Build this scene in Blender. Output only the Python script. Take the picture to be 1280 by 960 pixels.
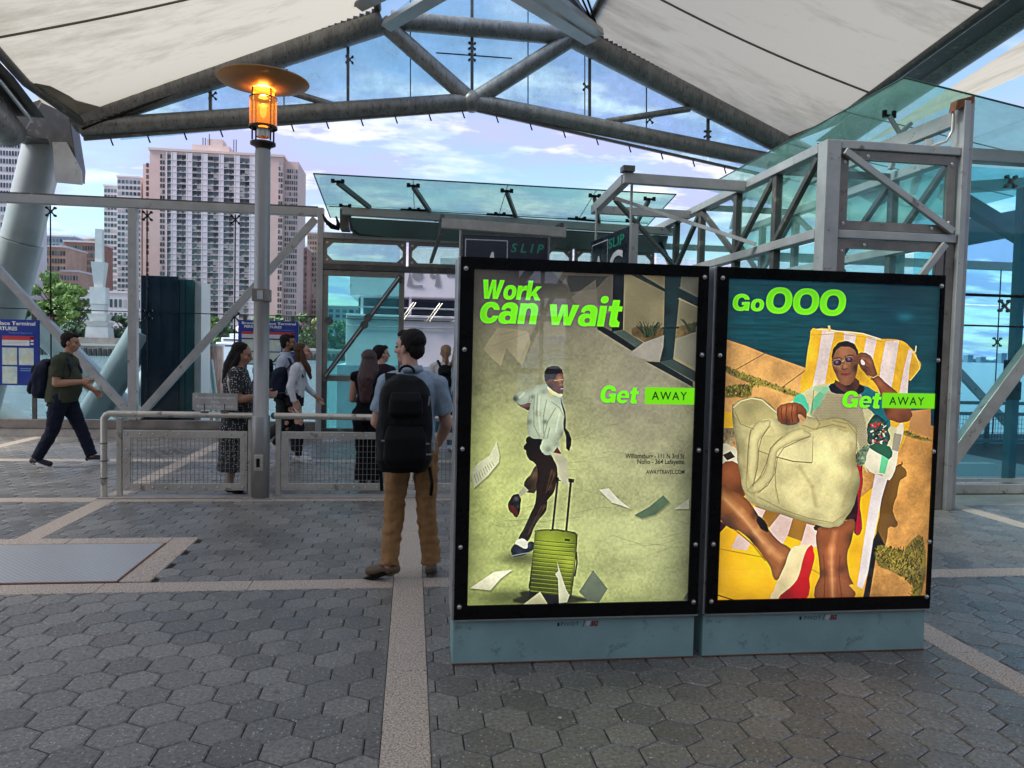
import bpy, math, random
import numpy as np
from mathutils import Vector, Matrix, noise as mnoise
random.seed(7)
scn = bpy.context.scene
for o in list(bpy.data.objects): bpy.data.objects.remove(o)
col = scn.collection
# ------------------------------------------------------------------ camera
FOC = 940.0
YAW, PITCH, ROLL = math.radians(7.6), math.radians(2.56), math.atan(0.023)
CAM = Vector((0, 0, 1.62))
FWD = Vector((math.sin(YAW)*math.cos(PITCH), math.cos(YAW)*math.cos(PITCH), -math.sin(PITCH)))
R0 = Vector((math.cos(YAW), -math.sin(YAW), 0)); U0 = R0.cross(FWD)
RGT = R0*math.cos(ROLL)+U0*math.sin(ROLL); UPV = -R0*math.sin(ROLL)+U0*math.cos(ROLL)
cd = bpy.data.cameras.new('camera'); cam = bpy.data.objects.new('camera', cd); col.objects.link(cam)
M = Matrix((RGT, UPV, -FWD)).transposed().to_4x4(); M.translation = CAM
cam.matrix_world = M
cd.sensor_width = 36.0; cd.lens = FOC/1280*36; cd.clip_start = 0.05; cd.clip_end = 6000
scn.camera = cam
def ray(px, py): return FWD*FOC+RGT*(px-640)+UPV*(480-py)
def atY(px, py, y):
    d = ray(px, py); return CAM+d*(y/d.y)
def atX(px, py, x):
    d = ray(px, py); return CAM+d*(x/d.x)
def atZ(px, py, z=0.0):
    d = ray(px, py); return CAM+d*((z-CAM.z)/d.z)
# ------------------------------------------------------------------ light
EXPO = 1.75
SUN_EL, SUN_AZ = math.radians(48), math.radians(262)
w = bpy.data.worlds.new('World'); scn.world = w; w.use_nodes = True
nt = w.node_tree; nt.nodes.clear()
def N(nt, t, **k):
    n = nt.nodes.new(t)
    for a, b in k.items():
        if a.startswith('i_'):
            key = a[2:]
            n.inputs[int(key) if key.isdigit() else key.replace('_', ' ')].default_value = b
        else: setattr(n, a, b)
    return n
def L(nt, a, b): nt.links.new(a, b)
sky = N(nt, 'ShaderNodeTexSky', sky_type='NISHITA', sun_disc=False, sun_elevation=SUN_EL, sun_rotation=SUN_AZ,
        altitude=0, air_density=1.2, dust_density=0.6, ozone_density=2.5)
tc = N(nt, 'ShaderNodeTexCoord'); sep = N(nt, 'ShaderNodeSeparateXYZ'); L(nt, tc.outputs['Generated'], sep.inputs[0])
zc = N(nt, 'ShaderNodeMath', operation='ADD', i_1=0.16); L(nt, sep.outputs[2], zc.inputs[0])
zm = N(nt, 'ShaderNodeMath', operation='MAXIMUM', i_1=0.06); L(nt, zc.outputs[0], zm.inputs[0])
dv = N(nt, 'ShaderNodeVectorMath', operation='DIVIDE'); L(nt, tc.outputs['Generated'], dv.inputs[0])
cb = N(nt, 'ShaderNodeCombineXYZ'); 
for i in range(3): L(nt, zm.outputs[0], cb.inputs[i])
L(nt, cb.outputs[0], dv.inputs[1])
mp = N(nt, 'ShaderNodeMapping'); mp.inputs['Location'].default_value = (2.35, 0.4, 0.0); mp.inputs['Scale'].default_value = (1.0, 1.7, 0.25)
L(nt, dv.outputs[0], mp.inputs[0])
n1 = N(nt, 'ShaderNodeTexNoise', i_Scale=1.15, i_Detail=9.0, i_Roughness=0.56); L(nt, mp.outputs[0], n1.inputs['Vector'])
n2 = N(nt, 'ShaderNodeTexNoise', i_Scale=2.6, i_Detail=8.0, i_Roughness=0.6); L(nt, mp.outputs[0], n2.inputs['Vector'])
r1 = N(nt, 'ShaderNodeMapRange', i_1=0.40, i_2=0.58); L(nt, n1.outputs[0], r1.inputs[0])
r2 = N(nt, 'ShaderNodeMapRange', i_1=0.51, i_2=0.62); L(nt, n2.outputs[0], r2.inputs[0])
cc = N(nt, 'ShaderNodeMix', data_type='RGBA'); cc.inputs[6].default_value = (2.75, 3.0, 5.0, 1); cc.inputs[7].default_value = (5.9, 5.9, 6.4, 1)
L(nt, r2.outputs[0], cc.inputs[0])
sm = N(nt, 'ShaderNodeMix', data_type='RGBA'); L(nt, r1.outputs[0], sm.inputs[0]); L(nt, sky.outputs[0], sm.inputs[6]); L(nt, cc.outputs[2], sm.inputs[7])
bg = N(nt, 'ShaderNodeBackground', i_Strength=0.068); L(nt, sm.outputs[2], bg.inputs[0])
wo = N(nt, 'ShaderNodeOutputWorld'); L(nt, bg.outputs[0], wo.inputs[0])
sl = bpy.data.lights.new('sun', 'SUN'); sl.energy = 2.6; sl.angle = math.radians(20); sl.color = (1.0, 0.95, 0.88)
sun = bpy.data.objects.new('sun', sl); col.objects.link(sun)
sd = Vector((math.sin(SUN_AZ)*math.cos(SUN_EL), math.cos(SUN_AZ)*math.cos(SUN_EL), math.sin(SUN_EL)))
sun.rotation_euler = sd.to_track_quat('Z', 'Y').to_euler(); sun.location = (0, 0, 40)
scn.view_settings.view_transform = 'Standard'; scn.view_settings.look = 'None'
scn.view_settings.exposure = EXPO; scn.view_settings.gamma = 1.0; scn.view_settings.use_curve_mapping = False
scn.cycles.max_bounces = 12; scn.cycles.transparent_max_bounces = 32; scn.cycles.use_denoising = True
scn.cycles.caustics_reflective = False; scn.cycles.caustics_refractive = False
# ------------------------------------------------------------------ objects
W = {}
def put(o, parent=None):
    col.objects.link(o)
    if parent is not None: o.parent = parent
    return o
def tag(o, label=None, cat=None, group=None, kind=None):
    if label: o['label'] = label
    if cat: o['category'] = cat
    if group: o['group'] = group
    if kind: o['kind'] = kind
    return o
def thing(name, label, cat, loc=(0, 0, 0), group=None, rz=0.0):
    o = bpy.data.objects.new(name, None); o.location = loc; o.rotation_euler = (0, 0, rz); o.empty_display_size = 0.1
    put(o); W[o] = Vector(loc); return tag(o, label, cat, group)
class MB:
    def __init__(s): s.v = []; s.f = []; s.sm = []
    def add(s, vs, fs, smooth=False):
        b = len(s.v); s.v += [tuple(v) for v in vs]; s.f += [tuple(i+b for i in f) for f in fs]; s.sm += [smooth]*len(fs); return s
    def box(s, a, b):
        x0, x1 = sorted((a[0], b[0])); y0, y1 = sorted((a[1], b[1])); z0, z1 = sorted((a[2], b[2]))
        return s.add([(x0,y0,z0),(x1,y0,z0),(x1,y1,z0),(x0,y1,z0),(x0,y0,z1),(x1,y0,z1),(x1,y1,z1),(x0,y1,z1)],
                     [(0,3,2,1),(4,5,6,7),(0,1,5,4),(1,2,6,5),(2,3,7,6),(3,0,4,7)])
    def bar(s, a, b, wd, hd, up=(0, 0, 1)):
        a = Vector(a); b = Vector(b); d = (b-a).normalized(); up = Vector(up)
        x = d.cross(up)
        if x.length < 1e-3: x = d.cross(Vector((0, 1, 0)))
        x.normalize(); y = x.cross(d).normalized(); x = x*wd/2; y = y*hd/2
        return s.add([a-x-y, a+x-y, a+x+y, a-x+y, b-x-y, b+x-y, b+x+y, b-x+y],
                     [(0,1,2,3),(4,7,6,5),(0,4,5,1),(1,5,6,2),(2,6,7,3),(3,7,4,0)])
    def tube(s, pts, r, n=12, cap=True):
        pts = [Vector(p) for p in pts]; rs = r if isinstance(r, (list, tuple)) else [r]*len(pts)
        vs = []; ref = None
        for i, p in enumerate(pts):
            d = (pts[min(i+1, len(pts)-1)]-pts[max(i-1, 0)]).normalized()
            if ref is None: ref = Vector((0, 0, 1)) if abs(d.z) < .9 else Vector((0, 1, 0))
            x = d.cross(ref).normalized(); y = x.cross(d).normalized(); ref = y
            vs += [p+(x*math.cos(t)+y*math.sin(t))*rs[i] for t in [2*math.pi*k/n for k in range(n)]]
        fs = [(i*n+k, i*n+(k+1) % n, (i+1)*n+(k+1) % n, (i+1)*n+k) for i in range(len(pts)-1) for k in range(n)]
        fs = [f[::-1] for f in fs]
        s.add(vs, fs, True)
        if cap:
            s.add(vs[:n], [tuple(range(n))]); s.add(vs[-n:], [tuple(range(n))[::-1]])
        return s
    def lathe(s, c, prof, n=24, smooth=True, a0=0.0):
        c = Vector(c); vs = [c+Vector((r*math.cos(a0+2*math.pi*k/n), r*math.sin(a0+2*math.pi*k/n), z)) for r, z in prof for k in range(n)]
        m = len(prof)
        fs = [(i*n+k, i*n+(k+1) % n, (i+1)*n+(k+1) % n, (i+1)*n+k) for i in range(m-1) for k in range(n)]
        return s.add(vs, fs, smooth)
    def quad(s, *p): return s.add(p, [tuple(range(len(p)))])
    def plate(s, pts, th, nrm=None):
        pts = [Vector(p) for p in pts]; n = len(pts)
        if nrm is None: nrm = (pts[1]-pts[0]).cross(pts[2]-pts[0]).normalized()
        h = Vector(nrm)*th/2
        vs = [p-h for p in pts]+[p+h for p in pts]
        return s.add(vs, [tuple(range(n))[::-1], tuple(range(n, 2*n))]+[(i, (i+1) % n, n+(i+1) % n, n+i) for i in range(n)])
    def ball(s, c, r, n=10, m=6):
        c = Vector(c); r = r if isinstance(r, (tuple, list)) else (r, r, r); vs = [c+Vector((0, 0, -r[2]))]
        for i in range(1, m):
            t = -math.pi/2+math.pi*i/m
            vs += [c+Vector((r[0]*math.cos(t)*math.cos(2*math.pi*k/n), r[1]*math.cos(t)*math.sin(2*math.pi*k/n), r[2]*math.sin(t))) for k in range(n)]
        vs.append(c+Vector((0, 0, r[2]))); e = len(vs)-1
        fs = [(0, 1+(k+1) % n, 1+k) for k in range(n)]+[(e, e-n+k, e-n+(k+1) % n) for k in range(n)]
        fs += [(1+i*n+k, 1+i*n+(k+1) % n, 1+(i+1)*n+(k+1) % n, 1+(i+1)*n+k) for i in range(m-2) for k in range(n)]
        return s.add(vs, fs, True)
    def mesh(s, name, mat, off=Vector((0, 0, 0))):
        me = bpy.data.meshes.new(name); me.from_pydata([(v[0]-off[0], v[1]-off[1], v[2]-off[2]) for v in s.v], [], s.f)
        if mat: me.materials.append(mat)
        me.polygons.foreach_set('use_smooth', s.sm); me.update(); return me
    def build(s, name, mat, parent=None, label=None, kind=None, loc=None, bev=0.0):
        """one mesh object; coordinates are world ones, the parent's place is taken off"""
        base = W.get(parent, Vector((0, 0, 0))) if parent is not None else Vector((0, 0, 0))
        loc = Vector(loc) if loc is not None else (Vector(s.v[0]) if parent is None and s.v else base)
        o = bpy.data.objects.new(name, s.mesh(name, mat, loc)); o.location = loc-base; put(o, parent); W[o] = loc
        if bev:
            m = o.modifiers.new('bevel', 'BEVEL'); m.width = bev; m.segments = 2; m.limit_method = 'ANGLE'
        return tag(o, label, None, None, kind)
def stamp(o, places, parent):
    """copies of a one-mesh part at further places (world)"""
    base = W[parent]; out = [o]
    for p in places:
        c = o.copy(); col.objects.link(c); c.parent = parent; c.location = Vector(p)-base; W[c] = Vector(p); out.append(c)
    return out
def one(mb_fn, name, mat, places, parent):
    """alike pieces: mb_fn draws one around the origin, shared mesh"""
    m = MB(); mb_fn(m); me = m.mesh(name, mat); base = W[parent]
    for p in places:
        o = bpy.data.objects.new(name, me); o.location = Vector(p)-base; put(o, parent); W[o] = Vector(p)
# ------------------------------------------------------------------ materials
MATS = {}
def pbr(name, c, rough=.5, metal=0., var=.12, scale=4., bump=0., bscale=60., rvar=.1, c2=None, c2amt=.0, c2scale=2., spec=.5, emit=None, coord='Object', streak=None):
    m = bpy.data.materials.new(name); m.use_nodes = True; t = m.node_tree; p = t.nodes['Principled BSDF']
    co = N(t, 'ShaderNodeTexCoord'); src = co.outputs[coord]
    if streak:
        mpn = N(t, 'ShaderNodeMapping'); mpn.inputs['Scale'].default_value = streak; L(t, src, mpn.inputs[0]); src2 = mpn.outputs[0]
    else: src2 = src
    n = N(t, 'ShaderNodeTexNoise', i_Scale=scale, i_Detail=6.0, i_Roughness=.6); L(t, src2, n.inputs['Vector'])
    mx = N(t, 'ShaderNodeMix', data_type='RGBA')
    mx.inputs[6].default_value = tuple(x*(1-var) for x in c)+(1,); mx.inputs[7].default_value = tuple(min(1, x*(1+var)) for x in c)+(1,)
    rr = N(t, 'ShaderNodeMapRange', i_1=.3, i_2=.7); L(t, n.outputs[0], rr.inputs[0]); L(t, rr.outputs[0], mx.inputs[0])
    out = mx.outputs[2]
    if c2:
        n2_ = N(t, 'ShaderNodeTexNoise', i_Scale=c2scale, i_Detail=8.0, i_Roughness=.7); L(t, src2, n2_.inputs['Vector'])
        r_ = N(t, 'ShaderNodeMapRange', i_1=.62-c2amt*.3, i_2=.68-c2amt*.15); L(t, n2_.outputs[0], r_.inputs[0])
        m2 = N(t, 'ShaderNodeMix', data_type='RGBA'); L(t, r_.outputs[0], m2.inputs[0]); L(t, out, m2.inputs[6]); m2.inputs[7].default_value = tuple(c2)+(1,)
        out = m2.outputs[2]
    L(t, out, p.inputs['Base Color'])
    rm = N(t, 'ShaderNodeMapRange', i_1=.3, i_2=.7, i_3=max(.02, rough-rvar), i_4=min(1, rough+rvar)); L(t, n.outputs[0], rm.inputs[0]); L(t, rm.outputs[0], p.inputs['Roughness'])
    p.inputs['Metallic'].default_value = metal; p.inputs['Specular IOR Level'].default_value = spec
    if bump:
        nb = N(t, 'ShaderNodeTexNoise', i_Scale=bscale, i_Detail=5.0); L(t, src2, nb.inputs['Vector'])
        b = N(t, 'ShaderNodeBump', i_Strength=bump, i_Distance=.01); L(t, nb.outputs[0], b.inputs['Height']); L(t, b.outputs[0], p.inputs['Normal'])
    if emit: p.inputs['Emission Color'].default_value = tuple(emit[:3])+(1,); p.inputs['Emission Strength'].default_value = emit[3]
    MATS[name] = m; return m
def glass(name, tint, dirt=.04, dcol=(.6, .65, .62), milk=0., mcol=(.3, .6, .55), rough=.02, dscale=3., f0=1.0):
    """clear sheet: tinted transmission, fresnel reflection, some dirt and (for frosted sheets) milkiness"""
    m = bpy.data.materials.new(name); m.use_nodes = True; t = m.node_tree; t.nodes.clear()
    out = N(t, 'ShaderNodeOutputMaterial'); tr = N(t, 'ShaderNodeBsdfTransparent'); tr.inputs[0].default_value = tuple(tint)+(1,)
    gl = N(t, 'ShaderNodeBsdfGlossy', i_Roughness=rough); fr = N(t, 'ShaderNodeFresnel', i_IOR=1.0+.45*f0)
    mx = N(t, 'ShaderNodeMixShader'); gg = N(t, 'ShaderNodeNewGeometry'); inv = N(t, 'ShaderNodeMath', operation='SUBTRACT', i_0=1.0); L(t, gg.outputs['Backfacing'], inv.inputs[1])
    fm_ = N(t, 'ShaderNodeMath', operation='MULTIPLY'); L(t, fr.outputs[0], fm_.inputs[0]); L(t, inv.outputs[0], fm_.inputs[1]); L(t, fm_.outputs[0], mx.inputs[0]); L(t, tr.outputs[0], mx.inputs[1]); L(t, gl.outputs[0], mx.inputs[2])
    co = N(t, 'ShaderNodeTexCoord'); n = N(t, 'ShaderNodeTexNoise', i_Scale=dscale, i_Detail=9.0, i_Roughness=.75); L(t, co.outputs['Object'], n.inputs['Vector'])
    rr = N(t, 'ShaderNodeMapRange', i_1=.35, i_2=.75, i_3=dirt*.25+milk, i_4=min(1, dirt*2.2+milk)); L(t, n.outputs[0], rr.inputs[0])
    df = N(t, 'ShaderNodeBsdfDiffuse'); df.inputs[0].default_value = tuple(mcol if milk else dcol)+(1,)
    tl = N(t, 'ShaderNodeBsdfTranslucent'); tl.inputs[0].default_value = tuple(mcol if milk else dcol)+(1,)
    dm = N(t, 'ShaderNodeMixShader', i_0=.6); L(t, df.outputs[0], dm.inputs[1]); L(t, tl.outputs[0], dm.inputs[2])
    m2 = N(t, 'ShaderNodeMixShader'); L(t, rr.outputs[0], m2.inputs[0]); L(t, mx.outputs[0], m2.inputs[1]); L(t, dm.outputs[0], m2.inputs[2])
    L(t, m2.outputs[0], out.inputs[0]); MATS[name] = m; return m
steel = pbr('painted_steel', (.36, .357, .345), .42, .3, .16, 3, .12, 40, c2=(.15, .13, .11), c2amt=.02, c2scale=7)
steel_dark = pbr('weathered_dark_steel', (.085, .082, .076), .45, .35, .25, 3, .15, 40, c2=(.22, .19, .15), c2amt=.18, c2scale=6)
steel_lt = pbr('galvanised_steel', (.52, .49, .43), .34, .55, .15, 4, .08, 60, c2=(.2, .17, .14), c2amt=.12, c2scale=7)
tubem = pbr('dull_painted_tube', (.205, .203, .196), .42, .3, .3, 2.5, .1, 20, c2=(.09, .075, .06), c2amt=.3, c2scale=9, streak=(3, 3, .7))
frame_brown = pbr('stained_steel_frame', (.22, .195, .17), .42, .4, .25, 4, .1, 50, c2=(.14, .10, .075), c2amt=.12, c2scale=7)
chrome = pbr('bolt_steel', (.6, .58, .54), .25, .9, .1, 20)
blackm = pbr('black_frame_paint', (.006, .006, .006), .3, 0, .2, 8, spec=.12)
teal_base = pbr('teal_painted_metal', (.25, .40, .39), .5, 0, .12, 5, .06, 50, c2=(.16, .24, .22), c2amt=.10, c2scale=9)
alu = pbr('brushed_aluminium', (.55, .55, .55), .35, .85, .1, 12)
cable = pbr('black_cable', (.03, .03, .03), .5, 0)
granite = pbr('speckled_granite', (.50, .415, .335), .6, 0, .6, 110, .4, 220, rvar=.1, c2=(.06, .05, .045), c2amt=.3, c2scale=85)
concrete = pbr('pale_concrete', (.34, .31, .28), .7, 0, .2, 8, .2, 80)
rust = pbr('rusty_edge', (.16, .06, .025), .8, 0, .4, 30)
g_clear = glass('clear_windscreen_glass', (.95, .99, .985), .010, f0=.6)
g_green = glass('green_canopy_glass', (.77, .925, .865), .09, milk=.12, mcol=(.42, .72, .66), f0=1.0, dscale=6.)
g_teal = glass('teal_door_glass', (.58, .92, .89), .04, milk=.06, mcol=(.35, .75, .72), f0=.8)
g_box = glass('gangway_panel_glass', (.86, .97, .965), .05, milk=.03, mcol=(.5, .9, .88), f0=1.0)
g_dirty = glass('dirty_gable_glass', (.80, .94, .98), .20, (.56, .68, .74), dscale=2.6)
g_cyan = glass('cyan_glass', (.62, .91, .98), .04, milk=.02, mcol=(.5, .85, .95), f0=.8)
# ------------------------------------------------------------------ pavement
def paver_mat():
    m = bpy.data.materials.new('dark_hex_paver'); m.use_nodes = True; t = m.node_tree; p = t.nodes['Principled BSDF']
    g = N(t, 'ShaderNodeNewGeometry'); oi = N(t, 'ShaderNodeObjectInfo')
    ad = N(t, 'ShaderNodeMath', operation='ADD'); L(t, g.outputs['Random Per Island'], ad.inputs[0]); L(t, oi.outputs['Random'], ad.inputs[1])
    fr = N(t, 'ShaderNodeMath', operation='FRACT'); L(t, ad.outputs[0], fr.inputs[0])
    cr = N(t, 'ShaderNodeValToRGB'); e = cr.color_ramp.elements; e[0].color = (.125, .119, .106, 1); e[1].color = (.205, .194, .172, 1)
    x = cr.color_ramp.elements.new(.5); x.color = (.165, .157, .140, 1); L(t, fr.outputs[0], cr.inputs[0])
    n = N(t, 'ShaderNodeTexNoise', i_Scale=55., i_Detail=8., i_Roughness=.7); L(t, g.outputs['Position'], n.inputs['Vector'])
    n3 = N(t, 'ShaderNodeTexNoise', i_Scale=.7, i_Detail=5., i_Roughness=.6); L(t, g.outputs['Position'], n3.inputs['Vector'])
    mul = N(t, 'ShaderNodeMapRange', i_1=.3, i_2=.7, i_3=.35, i_4=1.75); L(t, n.outputs[0], mul.inputs[0])
    mul3 = N(t, 'ShaderNodeMapRange', i_1=.3, i_2=.7, i_3=.72, i_4=1.28); L(t, n3.outputs[0], mul3.inputs[0])
    mm = N(t, 'ShaderNodeMath', operation='MULTIPLY'); L(t, mul.outputs[0], mm.inputs[0]); L(t, mul3.outputs[0], mm.inputs[1])
    vm = N(t, 'ShaderNodeVectorMath', operation='SCALE'); L(t, cr.outputs[0], vm.inputs[0]); L(t, mm.outputs[0], vm.inputs['Scale'])
    # pale aggregate flecks
    vo = N(t, 'ShaderNodeTexVoronoi', i_Scale=70.); L(t, g.outputs['Position'], vo.inputs['Vector'])
    f1 = N(t, 'ShaderNodeMath', operation='LESS_THAN', i_1=.30); L(t, vo.outputs['Distance'], f1.inputs[0])
    sc = N(t, 'ShaderNodeSeparateColor'); L(t, vo.outputs['Color'], sc.inputs[0])
    f2 = N(t, 'ShaderNodeMath', operation='GREATER_THAN', i_1=.87); L(t, sc.outputs[0], f2.inputs[0])
    f3 = N(t, 'ShaderNodeMath', operation='MULTIPLY'); L(t, f1.outputs[0], f3.inputs[0]); L(t, f2.outputs[0], f3.inputs[1])
    f4 = N(t, 'ShaderNodeMath', operation='MULTIPLY', i_1=.75); L(t, f3.outputs[0], f4.inputs[0])
    mx = N(t, 'ShaderNodeMix', data_type='RGBA'); L(t, f4.outputs[0], mx.inputs[0]); L(t, vm.outputs[0], mx.inputs[6]); mx.inputs[7].default_value = (.55, .54, .50, 1)
    gv = N(t, 'ShaderNodeTexVoronoi', i_Scale=2.6); L(t, g.outputs['Position'], gv.inputs['Vector']); g1 = N(t, 'ShaderNodeMapRange', i_1=.035, i_2=.05, i_3=.45, i_4=1.); L(t, gv.outputs['Distance'], g1.inputs[0])
    sn = N(t, 'ShaderNodeTexNoise', i_Scale=2.3, i_Detail=7., i_Roughness=.7, i_Distortion=1.); L(t, g.outputs['Position'], sn.inputs['Vector']); s1_ = N(t, 'ShaderNodeMapRange', i_1=.58, i_2=.72, i_3=1., i_4=.62); L(t, sn.outputs[0], s1_.inputs[0])
    g2 = N(t, 'ShaderNodeMath', operation='MULTIPLY'); L(t, g1.outputs[0], g2.inputs[0]); L(t, s1_.outputs[0], g2.inputs[1]); vs_ = N(t, 'ShaderNodeVectorMath', operation='SCALE'); L(t, mx.outputs[2], vs_.inputs[0]); L(t, g2.outputs[0], vs_.inputs['Scale'])
    L(t, vs_.outputs[0], p.inputs['Base Color'])
    ro = N(t, 'ShaderNodeMapRange', i_1=.35, i_2=.65, i_3=.22, i_4=.55); L(t, n3.outputs[0], ro.inputs[0]); L(t, ro.outputs[0], p.inputs['Roughness'])
    b = N(t, 'ShaderNodeBump', i_Strength=.8, i_Distance=.005); L(t, n.outputs[0], b.inputs['Height']); L(t, b.outputs[0], p.inputs['Normal'])
    return m
paver = paver_mat()
joint = pbr('joint_sand', (.03, .022, .016), .95, 0, .4, 30)
deck_side = pbr('deck_edge_concrete', (.2, .2, .19), .8)
fl = MB().box((-26, -14, -.6), (24, 13.75, -.016)).build('pavement', joint, kind='structure', loc=(0, 0, 0))
SX = [-9.21, -6.14, -3.07, 0., 3.07, 6.05, 9.1]      # strips running away from the camera
SY = [2.30, 5.18, 8.11, 10.82]                        # strips running across
HW = .1
def clip(poly, ax, val, keep):
    out = []
    for i in range(len(poly)):
        a, b = poly[i], poly[(i+1) % len(poly)]; ia = (a[ax]-val)*keep >= 0; ib = (b[ax]-val)*keep >= 0
        if ia: out.append(a)
        if ia != ib:
            t = (val-a[ax])/(b[ax]-a[ax]); out.append((a[0]+(b[0]-a[0])*t, a[1]+(b[1]-a[1])*t))
    return out
# plates and slabs that interrupt the pavers
HOLE = [(-3.45, 5.28, -1.72, 6.52), (5.75, 7.62, 9.6, 13.6)]
Rh = .203/math.sqrt(3); hexes = []
xs = [-30]+SX+[30]; ys = [-30]+SY+[13.42]
row = 0; y = .4
while y < 13.5:
    x = -9.1+(.1015 if row % 2 else 0)
    while x < 9.6:
        pl = [(x+(Rh-.0027)*math.sin(k*math.pi/3), y+(Rh-.0027)*math.cos(k*math.pi/3)) for k in range(6)][::-1]
        for i in range(len(xs)-1):
            if not (xs[i]-.15 < x < xs[i+1]+.15): continue
            q = clip(pl, 0, xs[i]+HW+.002, 1); q = clip(q, 0, xs[i+1]-HW-.002, -1) if q else q
            if len(q) < 3: continue
            for j in range(len(ys)-1):
                if not (ys[j]-.15 < y < ys[j+1]+.15): continue
                r = clip(q, 1, ys[j]+HW+.002, 1); r = clip(r, 1, ys[j+1]-(HW+.002 if j+1 < len(ys)-1 else 0), -1) if len(r) > 2 else r
                if len(r) < 3: continue
                cx = sum(p[0] for p in r)/len(r); cy = sum(p[1] for p in r)/len(r)
                ar = abs(sum(r[k][0]*r[(k+1) % len(r)][1]-r[(k+1) % len(r)][0]*r[k][1] for k in range(len(r))))/2
                if ar < .0015 or any(h[0] < cx < h[2] and h[1] < cy < h[3] for h in HOLE): continue
                hexes.append((cx, cy, r, len(r) == 6 and ar > .035))
        x += .203
    y += 1.5*Rh; row += 1
def hexmesh(mb, r, cx, cy, dz=0., tx=0., ty=0.):
    n = len(r); ins = .925
    zf = lambda px, py: dz+(px-cx)*tx+(py-cy)*ty
    top = [((px-cx)*ins+cx, (py-cy)*ins+cy) for px, py in r]
    vs = [(px, py, zf(px, py)) for px, py in top]+[(px, py, zf(px, py)-.0055) for px, py in r]+[(px, py, -.0165) for px, py in r]
    fs = [tuple(range(n))]+[(n+i, n+(i+1) % n, (i+1) % n, i) for i in range(n)]+[(2*n+i, 2*n+(i+1) % n, n+(i+1) % n, n+i) for i in range(n)]
    mb.add(vs, fs)
def inview(cx, cy):
    d = Vector((cx, cy, 0))-CAM; z = d.dot(FWD)
    if z < .5: return False
    return abs(FOC*d.dot(RGT)/z) < 655 and FOC*d.dot(UPV)/z > -500
def shown(cx, cy):
    if not inview(cx, cy): return False
    # ground hidden by the advertising displays
    if cy > 3.8:
        t = 3.77/cy; xx = cx*t
        if .24 < xx < 2.87: return False
    return True
hexes.sort(key=lambda h: (not shown(h[0], h[1]), h[0]**2+h[1]**2))
near, rest = hexes[:300], hexes[300:]
full = MB(); k6 = [( (Rh-.0027)*math.sin(k*math.pi/3), (Rh-.0027)*math.cos(k*math.pi/3)) for k in range(6)][::-1]
hexmesh(full, k6, 0, 0); full_me = full.mesh('paver', paver)
rnd = random.Random(3)
for cx, cy, r, isfull in near:
    if isfull: me = full_me
    else:
        m_ = MB(); hexmesh(m_, [(a-cx, b-cy) for a, b in r], 0, 0); me = m_.mesh('paver', paver)
    o = bpy.data.objects.new('paver', me); o.location = (cx, cy, rnd.uniform(-.0018, .0012)); o.rotation_euler = (rnd.uniform(-.007, .007), rnd.uniform(-.007, .007), 0)
    put(o, fl)
big = MB()
for cx, cy, r, isfull in rest: hexmesh(big, r, cx, cy, rnd.uniform(-.0018, .0012), rnd.uniform(-.007, .007), rnd.uniform(-.007, .007))
big.build('paver_field', paver, fl, kind='stuff', loc=(0, 0, 0))
# granite strips, slab by slab
def slab(x0, y0, x1, y1, z=.001, mat=granite, name='granite_slab'):
    m = MB(); b = .004
    m.add([(x0,y0,-.016),(x1,y0,-.016),(x1,y1,-.016),(x0,y1,-.016),(x0,y0,z-b),(x1,y0,z-b),(x1,y1,z-b),(x0,y1,z-b),(x0+b,y0+b,z),(x1-b,y0+b,z),(x1-b,y1-b,z),(x0+b,y1-b,z)],
          [(0,1,5,4),(1,2,6,5),(2,3,7,6),(3,0,4,7),(4,5,9,8),(5,6,10,9),(6,7,11,10),(7,4,8,11),(8,9,10,11)])
    return m.build(name, mat, fl, loc=((x0+x1)/2, (y0+y1)/2, 0))
for yy in SY:
    for i in range(len(SX)-1):
        n = 3 if yy < 9 else 2
        a, b = SX[i]+HW+.002, SX[i+1]-HW-.002
        for k in range(n):
            slab(a+(b-a)*k/n+.0015, yy-HW, a+(b-a)*(k+1)/n-.0015, yy+HW)
for xx in SX:
    for i in range(len(SY)):
        slab(xx-HW, SY[i]-HW, xx+HW, SY[i]+HW)
    yb = [.3]+SY+[13.42]
    for i in range(len(yb)-1):
        a = yb[i]+(HW+.002 if i else 0); b = yb[i+1]-(HW+.002 if i < len(yb)-2 else 0); n = max(1, round((b-a)/1.35))
        if any(h[0] < xx < h[2] and h[1] < (a+b)/2 < h[3] for h in HOLE[1:]): continue
        for k in range(n): slab(xx-HW, a+(b-a)*k/n+.0015, xx+HW, a+(b-a)*(k+1)/n-.0015)
slab(5.80, 7.62, 9.6, 8.22, .004, concrete, 'concrete_slab')
MB().box((5.8, 8.24, -.2), (9.6, 13.6, .0)).build('landing_slab', deck_side, fl, loc=(7, 10, 0))
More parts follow.
